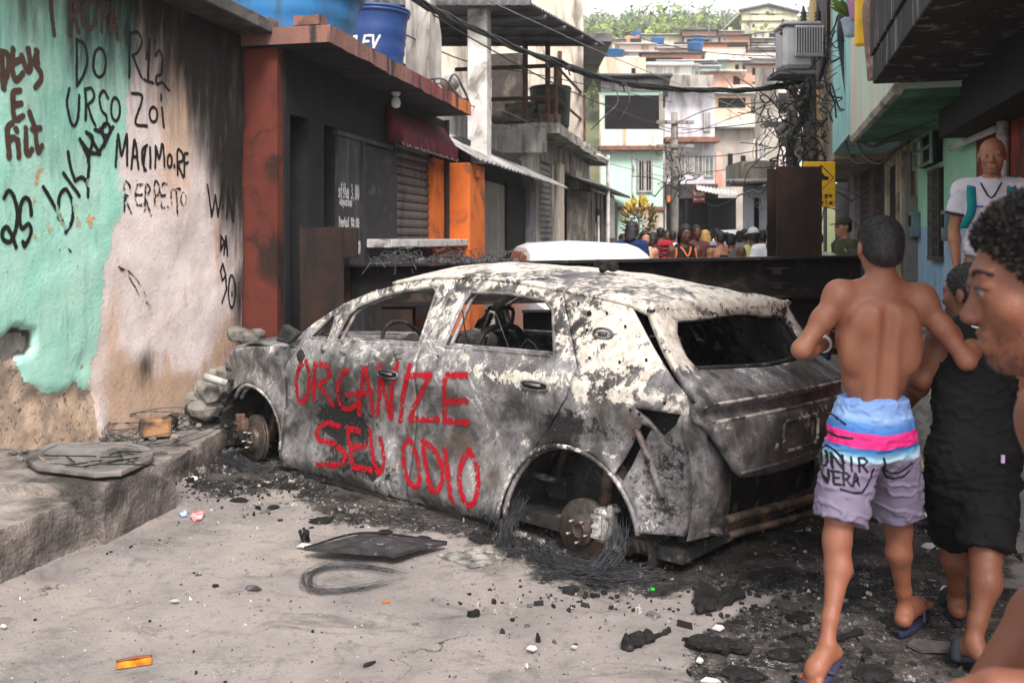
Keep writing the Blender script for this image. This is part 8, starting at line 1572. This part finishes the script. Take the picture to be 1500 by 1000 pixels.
# ================================================================== RUBBLE, CHAR AND LITTER
def gz_at(x, y): return float(gheight(np.array([[x, y]]))[0])
def on(px, py, dz=0.0): p = G(px, py); return np.array([p[0], p[1], gz_at(p[0], p[1]) + dz])
tint_m, nt, b = mat("debris"); put(nt, b, Base_Color=mx(nt, mr(nt, noise(nt, pos(nt), 120, 4, .7), .4, .7), attrc(nt, "tint"), (.02, .019, .019)), Roughness=.9, Specular_IOR_Level=.2); bump(nt, b, noise(nt, pos(nt), 200, 4), .5, .003)
def flakes():
    rg = np.random.default_rng(11); n = 60000; xy = np.c_[rg.uniform(-2.3, 3.0, n), rg.uniform(2.6, 8.6, n)]; s = soot_at(xy); pt = fbm(np.c_[xy * 2.2, np.zeros(n)], 44, 4); near = sstep(.55, .0, np.abs(polysd(xy, SOOT_A))) 
    pr = (.02 + .26 * s + .40 * near * s + .22 * near * (1 - s)) * sstep(.30, .68, pt) * 1.5; keep = rg.random(n) < pr * .55; xy = xy[keep]; s = s[keep]; n = len(xy); z = gheight(xy)
    V = []; C = []; F = []; q = 0; sz = np.exp(rg.normal(-4.75, .55, n)); sz = np.minimum(sz, .035)
    kind = rg.random(n); wh = fbm(np.c_[xy * 1.7, np.ones(n)], 46, 3)
    for i in range(n):
        m = rg.integers(5, 9); a = np.sort(rg.uniform(0, 6.283, m)); r = sz[i] * rg.uniform(.45, 1.15, m); el = rg.uniform(.35, 1); th = rg.uniform(0, 6.28); x = np.cos(a) * r; y = np.sin(a) * r * el; tl = rg.uniform(-.5, .5); h = sz[i] * rg.uniform(.15, .7)
        X = x * math.cos(th) - y * math.sin(th); Y = x * math.sin(th) + y * math.cos(th); zz = np.abs(x * tl) + .002
        top = np.c_[X + xy[i, 0], Y + xy[i, 1], zz + z[i] + h]; bot = np.c_[X * 1.15 + xy[i, 0], Y * 1.15 + xy[i, 1], np.full(m, z[i] - .004)]; V += [top, bot]; F.append(tuple(range(q, q + m))); F += [(q + j, q + m + j, q + m + (j + 1) % m, q + (j + 1) % m) for j in range(m)]; q += 2 * m
        if kind[i] < .62 - .3 * (wh[i] > .55): c = np.array([.013, .012, .012]) * rg.uniform(.6, 2.5)
        elif kind[i] < .82: c = np.array([.15, .14, .135]) * rg.uniform(.5, 1.6)
        elif kind[i] < .994: c = np.array([.42, .385, .36]) * rg.uniform(.5, 1.3)
        else: c = np.array([(.35, .10, .05), (.08, .16, .30), (.05, .3, .1), (.5, .3, .1)][rg.integers(0, 4)])
        C.append(np.tile(c, (2 * m, 1)))
    o = mesh("burnt_debris", np.concatenate(V), F, tint_m, attrs={"tint": np.concatenate(C)}, loc=(0, 0, 0)); tag(o, kind="stuff")
    # grit over the clean part of the street
    n = 5200; xy = np.c_[rg.uniform(-2.3, 2.6, n), rg.uniform(2.7, 6.2, n)]; s = soot_at(xy); xy = xy[s < .5]; n = len(xy); z = gheight(xy); r = np.exp(rg.normal(-5.9, .45, n)); V = []; C = []
    tet = np.array([[1, 0, -.3], [-.5, .87, -.3], [-.5, -.87, -.3], [0, 0, .9]]); tf = [(0, 1, 2), (0, 3, 1), (1, 3, 2), (2, 3, 0)]; F = []
    for i in range(n): V.append(tet @ (np.eye(3) + rg.normal(0, .3, (3, 3))) * r[i] + [xy[i, 0], xy[i, 1], z[i] + r[i] * .3]); C.append(np.tile(rg.choice([.03, .06, .18, .4, .55]) * np.array([1, .95, .9]), (4, 1))); F += [tuple(k + 4 * i for k in t) for t in tf]
    o = mesh("grit", np.concatenate(V), F, tint_m, attrs={"tint": np.concatenate(C)}, loc=(0, 0, 0)); tag(o, kind="stuff")
flakes()
CHAR = plain("charred_wood", (.0055, .005, .005), (.014, .0125, .012), 20, .75, dirt=(.06, .054, .05), damt=.2, dsc=14, bmp=.9, bsc=60, bd=.012)
def shard(name, label, cat, pts, th, m, lift=.01, amp=.008, seed=1, group=None, smooth=False):
    """flat scrap lying on the street: outline from ground points"""
    q = np.array([on(*t[:2]) + [0, 0, (t[2] if len(t) > 2 else 0)] for t in pts]); v2, f, n = fill2d(q[:, :2], (), .035); zz = np.array([np.average(q[:, 2], weights=1 / (np.hypot(*(q[:, :2] - p).T) + .02) ** 2) for p in v2]) + lift + (fbm(np.c_[v2 * 14, np.zeros(len(v2))], seed, 3) - .5) * amp * 2
    return tag(solidify(mesh(name, np.c_[v2, zz], f, m, smooth=smooth), th, 0), label, cat, group)
shard("charred_board", "charred flat panel lying on the street in front of the rear door", "panel", [(446, 818, .035), (535, 800, .05), (560, 802, .045), (655, 805, .02), (577, 829, .035), (560, 826, .04), (520, 827, .045)], .014, plain("charred_panel", (.022, .021, .022), (.045, .043, .045), 14, .55, dirt=(.30, .28, .27), damt=.12, dsc=22, bmp=.6, bsc=60), .012, .004, 3)
k = MB(); q = [on(*t) for t in ((446, 818), (535, 800), (655, 805))]; k.tube(smooth_line([q[0] + [0, 0, .055], q[1] + [0, 0, .07], q[2] + [0, 0, .04]], 6), .006, 5); tag(k.build("panel_edge", CHAR, smooth=True), "thin charred strip along the far edge of the flat panel", "strip")
shard("ash_patch", "lump of grey ash and plaster beside the charred panel", "rubble", [(640, 815), (690, 806), (745, 812), (735, 826), (690, 833), (665, 824)], .012, plain("ash_plaster", (.36, .33, .30), (.16, .15, .14), 20, .95, dirt=(.03, .03, .03), damt=.6, dsc=14, bmp=.8), .006, .012, 9)
def strands(name, label, cat, path, n, r, spread, seed, m, z=.006, parent=None):
    k = MB(); rg = np.random.default_rng(seed); base = smooth_line(np.array(path), 6)
    for i in range(n):
        a = rg.normal(0, spread, 3) * [1, 1, .25]; w = (fbm(np.c_[np.arange(len(base)) * .25, np.full(len(base), i * 3.1), np.zeros(len(base))], seed, 2) - .5)[:, None] * rg.normal(0, spread * 2.5, 3) * [1, 1, .5]; a0 = rg.integers(0, max(1, len(base) // 4)); a1 = len(base) - rg.integers(0, max(1, len(base) // 4)); p = base + a + w; p[:, 2] = np.maximum(p[:, 2], z); k.tube(p[a0:a1], r, 3, False)
    return tag(k.build(name, m, parent, True), label, cat)
CORD = plain("steel_cord", (.035, .035, .04), (.10, .10, .11), 30, .5, .5, bmp=0)
strands("tyre_cord", "loop of burnt tyre cord lying in front of the charred panel", "wire", [on(592, 850, .03), on(560, 838, .02), on(500, 832, .02), on(455, 842, .015), on(452, 862, .01), on(480, 869, .01), on(540, 862, .01), on(590, 852, .025)], 34, .0007, .016, 2, CORD)
for i, (pa, n, sp) in enumerate((([car_pt(.25, -.02, .03), car_pt(.05, -.12, .02), car_pt(-.2, -.10, .02), car_pt(-.4, -.02, .03)], 90, .05), ([car_pt(.36, .0, .22), car_pt(.38, -.06, .08), car_pt(.30, -.16, .02), car_pt(.15, -.22, .015)], 50, .03), ([car_pt(-.20, .05, .24), car_pt(-.24, -.04, .10), car_pt(-.18, -.12, .03), car_pt(-.02, -.18, .015)], 60, .03))):
    strands("tyre_cord", ("flat mat of burnt tyre cord under the rear brake disc", "tuft of burnt tyre cord hanging left of the rear brake disc", "tuft of burnt tyre cord hanging right of the rear brake disc")[i], "wire", pa, n, .0012, sp, 20 + i, CORD)
strands("tyre_cord", "burnt tyre cord round the front brake disc", "wire", [car_pt(2.95, -.02, .03), car_pt(2.8, -.12, .03), car_pt(2.55, -.12, .02), car_pt(2.4, -.05, .02)], 60, .0013, .05, 31, CORD)
def lump(name, label, cat, px, py, r, m, seed, squash=(1, 1, .6), group=None, z=0.0):
    p = G(px, py, z); c = np.array([p[0], p[1], (gz_at(p[0], p[1]) if z == 0 else z) + r * squash[2] * .35]); bm = bmesh.new(); bmesh.ops.create_icosphere(bm, subdivisions=3, radius=1); v = np.array([q.co for q in bm.verts]); f = [[q.index for q in t.verts] for t in bm.faces]; bm.free()
    v = v * (.35 + .75 * fbm(v * 1.2 + seed * 7.7, seed, 2) + .75 * np.abs(fbm(v * 3.4 + seed, seed + 5, 3) - .5))[:, None] * np.array(squash); v = v @ np.array([[math.cos(seed), math.sin(seed), 0], [-math.sin(seed), math.cos(seed), 0], [0, 0, 1]])
    return tag(mesh(name, v * r * 1.15 + c, f, m), label, cat, group)
def charlog(label, a, b_, r, seed):
    p, q = on(*a), on(*b_); n = 16; pts = np.array([p + (q - p) * i / n for i in range(n + 1)]) + [0, 0, r * .7]; rr = r * (.65 + .6 * vnoise(np.c_[np.arange(n + 1) * .7, np.full(n + 1, seed), np.zeros(n + 1)], seed)); rr[0] *= .6; rr[-1] *= .5; k = MB(); k.tube(pts, rr, 9); v = np.concatenate(k.v); v = v + (np.stack([fbm(v * 34, seed + j, 3) for j in range(3)], 1) - .5) * r * 1.1; tag(mesh("charred_wood", v, k.f, CHAR), label, "wood")
charlog("thick charred wood piece at the edge of the dark road patch", (1003, 948), (1100, 955), .030, 3); charlog("charred stick pointing up to the right", (912, 951), (955, 938), .028, 5); charlog("broken charred plank lying diagonally on pale ash", (1020, 902), (1088, 878), .026, 8); charlog("thin pale tip beyond the charred stick", (955, 938), (982, 926), .010, 12)
shard("charred_wood", "flat wedge of charred board beside the broken plank", "wood", [(1018, 870, .01), (1026, 864, .02), (1060, 880, .01), (1050, 892), (1016, 890)], .012, CHAR, .012, .01, 6)
WSCRAP = plain("white_scrap", (.50, .485, .48), (.34, .32, .31), 12, .5, bmp=.3)
for i, (x, y, w, h, lab) in enumerate(((447, 804, 16, 4, "flat white plastic scrap under a black twist"), (256, 884, 9, 3, "small white scrap on the bare street at left"), (779, 958, 10, 5, "white scrap on the soot smear near the bottom edge"), (772, 984, 3, 5, "tiny white scrap at the bottom edge"), (841, 954, 6, 3, "narrow pale scrap left of the charred stick"), (1052, 921, 12, 5, "white scrap below the broken plank"), (1025, 967, 7, 5, "white pebble like scrap under the thick charred wood"), (1040, 996, 20, 5, "white paper cup piece cut by the bottom edge"), (1384, 863, 9, 5, "white cup lid between the two boys"), (1360, 802, 14, 5, "clear plastic scrap with green marks behind the boys"), (5, 921, 6, 3, "pale stick end at the left edge"))):
    shard("plastic_scrap", lab, "litter", [(x - w * .8, y, .0), (x - w * .3, y - h * .6, .012), (x + w * .5, y - h * .5, .01), (x + w * .8, y, .004), (x + w * .2, y + h * .6, .0)], .004, WSCRAP, .008, .008, 30 + i)
k = MB(); rg = random.Random(6); p = on(446, 797, .01)
for i in range(5): k.tube(smooth_line([p + np.array([rg.uniform(-.03, .03), rg.uniform(-.02, .02), rg.uniform(0, .07)]) for _ in range(4)], 4), .008, 6)
tag(k.build("melted_plastic", CHAR, smooth=True), "twisted black melted plastic on the white scrap", "litter")
def wrapper():
    a, b_ = on(170, 977), on(223, 969); d = b_ - a; n = np.array([-d[1], d[0], 0]); n /= np.linalg.norm(n); W = thing("orange_wrapper", "curled orange wrapper with dark inside lying on the bare street", "wrapper", a); k = MB(); k.sheet(a - n * .012, b_ - n * .014, b_ + n * .018, a + n * .016, 16, 8, lambda u, v: np.array([0, 0, .006 + .012 * v * v + .003 * math.sin(u * 9) * v])); solidify(k.build("foil", plain("wrapper_orange", (.62, .22, .008), (.30, .09, .006), 26, .35, bmp=.2), W, True), .002); k = MB(); k.tube(smooth_line([a + n * .016 + [0, 0, .018], (a + b_) / 2 + n * .018 + [0, 0, .021], b_ + n * .018 + [0, 0, .018]], 5), .006, 6); k.build("rolled_edge", plain("wrapper_brown", (.16, .05, .015), None, 9, .5), W, True)
wrapper()
lump("brown_stone", "small reddish brown stone in front of the car", "stone", 566, 882, .018, plain("brick_bit", (.32, .13, .06), None, 20), 4); lump("black_crumb", "short black crumb near the bottom edge", "litter", 540, 975, .016, CHAR, 7, (1.8, .6, .6)); lump("bottle_top", "bright green bottle cap in the ash behind the car", "cap", 958, 865, .016, plain("green_plastic", (.01, .42, .04), None, 9, .4), 2, (1, 1, .5)); lump("charcoal_crumb", "round black crumb on the bare street", "litter", 316, 858, .015, CHAR, 9); lump("ember_lump", "dark ashy lump with a rusty centre on the bare street", "litter", 372, 862, .03, plain("ashy_lump", (.14, .13, .13), (.04, .03, .03), 30, .9, bmp=.8), 12, (1.4, 1, .4))
shard("foil_wrapper", "crumpled red foil wrapper by the kerb", "litter", [(278, 762), (287, 756, .02), (300, 757, .01), (296, 764), (284, 767)], .004, plain("red_foil", (.62, .03, .03), (.5, .4, .42), 30, .35), .01, .012, 4); shard("foil_wrapper", "small blue foil scrap beside the red one", "litter", [(262, 757), (272, 754, .01), (274, 759), (266, 760)], .004, plain("blue_foil", (.12, .30, .55), (.5, .5, .55), 30, .35), .01, .01, 5)
# things on the pavement
def cover_plate():
    q = [G(x, y, .30) for x, y in ((37, 680), (46, 668), (76, 656), (184, 655), (218, 662), (225, 670), (223, 679), (178, 699), (138, 702), (52, 691))]; k = MB(); k.prism([p + [0, 0, .004] for p in q], (0, 0, .030)); S = thing("cover_plate", "loose rounded grey cover plate lying on the pavement by the wall", "cover plate", np.mean(q, 0)); bevel(k.build("plate", plain("plate_grey", (.20, .175, .17), (.13, .115, .11), 7, .7, dirt=(.05, .045, .042), damt=.5, dsc=5, bmp=.5, bsc=40), S), .008); c = np.mean(q, 0); k = MB()
    k.tube([c + (p - c) * .80 + [0, 0, .036] for p in q + q[:1]], .005, 5, False); k.build("rim", CONC, S, True)
cover_plate()
k = MB(); rg = random.Random(3); c = G(130, 676, .335)
for i in range(12): p = c + np.array([rg.uniform(-.2, .25), rg.uniform(-.12, .12), .01]); k.tube(smooth_line([p, p + np.array([rg.uniform(-.12, .12), rg.uniform(-.05, .05), .01]), p + np.array([rg.uniform(-.2, .2), rg.uniform(-.08, .08), .0])], 4), .0035, 4)
tag(k.build("charred_twigs", CHAR, smooth=True), "charred twigs scattered on the cover plate", "twigs")
p = G(228, 640, .17); k = MB(); k.box(p + [0, 0, .065], (.20, .12, .12), [np.array([.96, .27, 0]), np.array([-.27, .96, 0]), np.array([0, 0, 1.0])], .012); v = np.concatenate(k.v); v += (np.stack([fbm(v * 30, j, 2) for j in range(3)], 1) - .5) * .012; tag(mesh("brick", v, k.f, plain("sooty_block", (.36, .19, .09), (.05, .035, .03), 7, .9, dirt=(.02, .018, .016), damt=.8, dsc=6, bmp=.6)), "sooty orange brick inside the coil of wire", "brick")
lump("brick", "dark broken brick behind the sooty one", "brick", 247, 628, .075, CHAR, 14, (1, .8, 1.0), z=.17)
k = MB(); c = G(246, 634, .18)
for i in range(5):
    a0 = i * 1.3; k.tube([c + np.array([(.36 + .012 * i) * math.cos(t), (.42 + .02 * (i % 3)) * math.sin(t) * .9, .02 + .035 * math.sin(t * 2 + i) + .012 * i + (.05 if i > 6 else 0)]) for t in np.linspace(a0, a0 + 5.4, 40)], .003, 4)
tag(k.build("wire_coil", CORD, smooth=True), "loose coil of dark wire round the brick on the pavement", "wire")
lump("white_stone", "small white stone at the edge of the pavement", "stone", 52, 712, .028, plain("white_stone", (.55, .54, .56), None, 9), 3, z=.245); lump("white_stone", "small white stone in the soot under the kerb", "stone", 283, 706, .03, _mc["white_stone"], 5)
RUB = plain("rubble_grey", (.24, .215, .19), (.12, .108, .10), 6, .95, dirt=(.05, .045, .04), damt=.6, dsc=6, bmp=.8, bsc=30, bd=.015)
rg = random.Random(21)
for i, (x, y, r, z) in enumerate(((300, 596, .10, .16), (318, 592, .12, .16), (340, 596, .13, .16), (305, 574, .10, .28), (326, 568, .12, .30), (345, 572, .10, .30), (292, 582, .07, .22), (316, 555, .08, .42), (334, 550, .09, .45), (350, 552, .08, .45), (358, 590, .11, .17), (283, 600, .06, .16), (345, 536, .07, .55), (328, 585, .07, .24), (366, 497, .09, .70), (350, 490, .08, .74), (378, 490, .06, .74))):
    p = P(x, y, 6.75 - .25 * (i % 3 == 0) if y > 520 else 7.1); k = MB(); k.rock(p, r * 1.15, 100 + i, (1, .9, .75)); tag(k.build("rubble_chunk", RUB), "grey chunk of broken masonry heaped between the wall and the car's nose", "rubble", "rubble heap by the car's nose")
k = MB(); p = P(322, 558, 6.45); k.tube([p + [-.07, -.12, .05], p + [.08, -.10, .0]], .026, 10); tag(k.build("broken_pipe", WHITEP, smooth=True), "short white broken pipe lying on the rubble heap", "pipe")
k = MB()
for i in range(240): y = rg.uniform(5.6, 7.6); x = WX(y) + .08 + abs(rg.gauss(0, .22)); k.rock((x, y, .17 + rg.uniform(0, .03)), rg.uniform(.006, .026), rg.randrange(9999), (1, 1, .7))
for i in range(160): y = rg.uniform(3.8, 7.6); k.rock((WX(y) + rg.uniform(.02, .35), y, (.24 if y < 4.5 else .29 if y < 5.2 else .17) + .005), rg.uniform(.006, .02), rg.randrange(9999), (1, 1, .7))
tag(k.build("rubble_grit", RUB), kind="stuff")
# beyond the boys
k = MB(); k.tube(smooth_line([on(1266, 742, .05), on(1276, 738, .09), on(1284, 748, .03), on(1310, 756, .02), on(1352, 758, .02), on(1396, 755, .03)], 6), .014, 8); tag(k.build("white_pipe", WHITEP, smooth=True), "thin bent white pipe lying on the ground behind the boys", "pipe")
shard("yellow_rag", "crumpled yellow rag on the ground behind the boys", "rag", [(1340, 684), (1350, 676, .05), (1362, 680, .04), (1358, 692), (1345, 692)], .006, plain("yellow_cloth", (.55, .40, .10), (.4, .3, .1), 12, .9), .012, .02, 3)
charlog("charred stick lying between the shirtless boy's feet", (1222, 940), (1262, 928), .014, 15)
shard("scorched_board", "flat scorched board under the black sandals", "board", [(1330, 948), (1338, 942, .01), (1400, 946, .01), (1402, 956), (1350, 956)], .012, plain("scorched_board", (.12, .10, .095), (.06, .05, .05), 9, .9, bmp=.5), .012, .003, 8)
c = car_pt(.28, .62, 1.345); k = MB(); rg = random.Random(2)
for i in range(10): k.rock(c + np.array([rg.uniform(-.05, .05), rg.uniform(-.04, .04), rg.uniform(.0, .03)]), rg.uniform(.012, .03), rg.randrange(99))
tag(k.build("burnt_clump", CHAR), "small burnt clump lying on the car roof", "debris")
for i, (x, y, r) in enumerate(((700, 790, .05), (470, 765, .05), (560, 783, .04), (620, 792, .05), (880, 858, .05), (1130, 850, .07), (1170, 905, .05), (1090, 985, .06), (1245, 870, .06), (1300, 840, .05), (1150, 960, .05), (1280, 985, .06), (400, 745, .035), (350, 735, .04))): lump("charcoal_lump", "black lump of charcoal in the burnt ground round the car", "charcoal", x, y, r, CHAR, 200 + i, (1.3, 1, .3), "charcoal lumps round the car")
# ================================================================== THE AIR
m = bpy.data.materials.new("haze"); m.use_nodes = True; nt = m.node_tree; nt.nodes.remove(nt.nodes["Principled BSDF"])
pv = nd(nt, "ShaderNodeVolumePrincipled", Color=(.92, .95, .98), Density=.0011, Anisotropy=.2); nt.links.new(pv.outputs[0], nt.nodes["Material Output"].inputs["Volume"])
k = MB(); k.bx((-520, -70, -1.1), (520, 720, 112)); tag(k.build("haze", m, loc=(0, 0, 0)), kind="stuff")
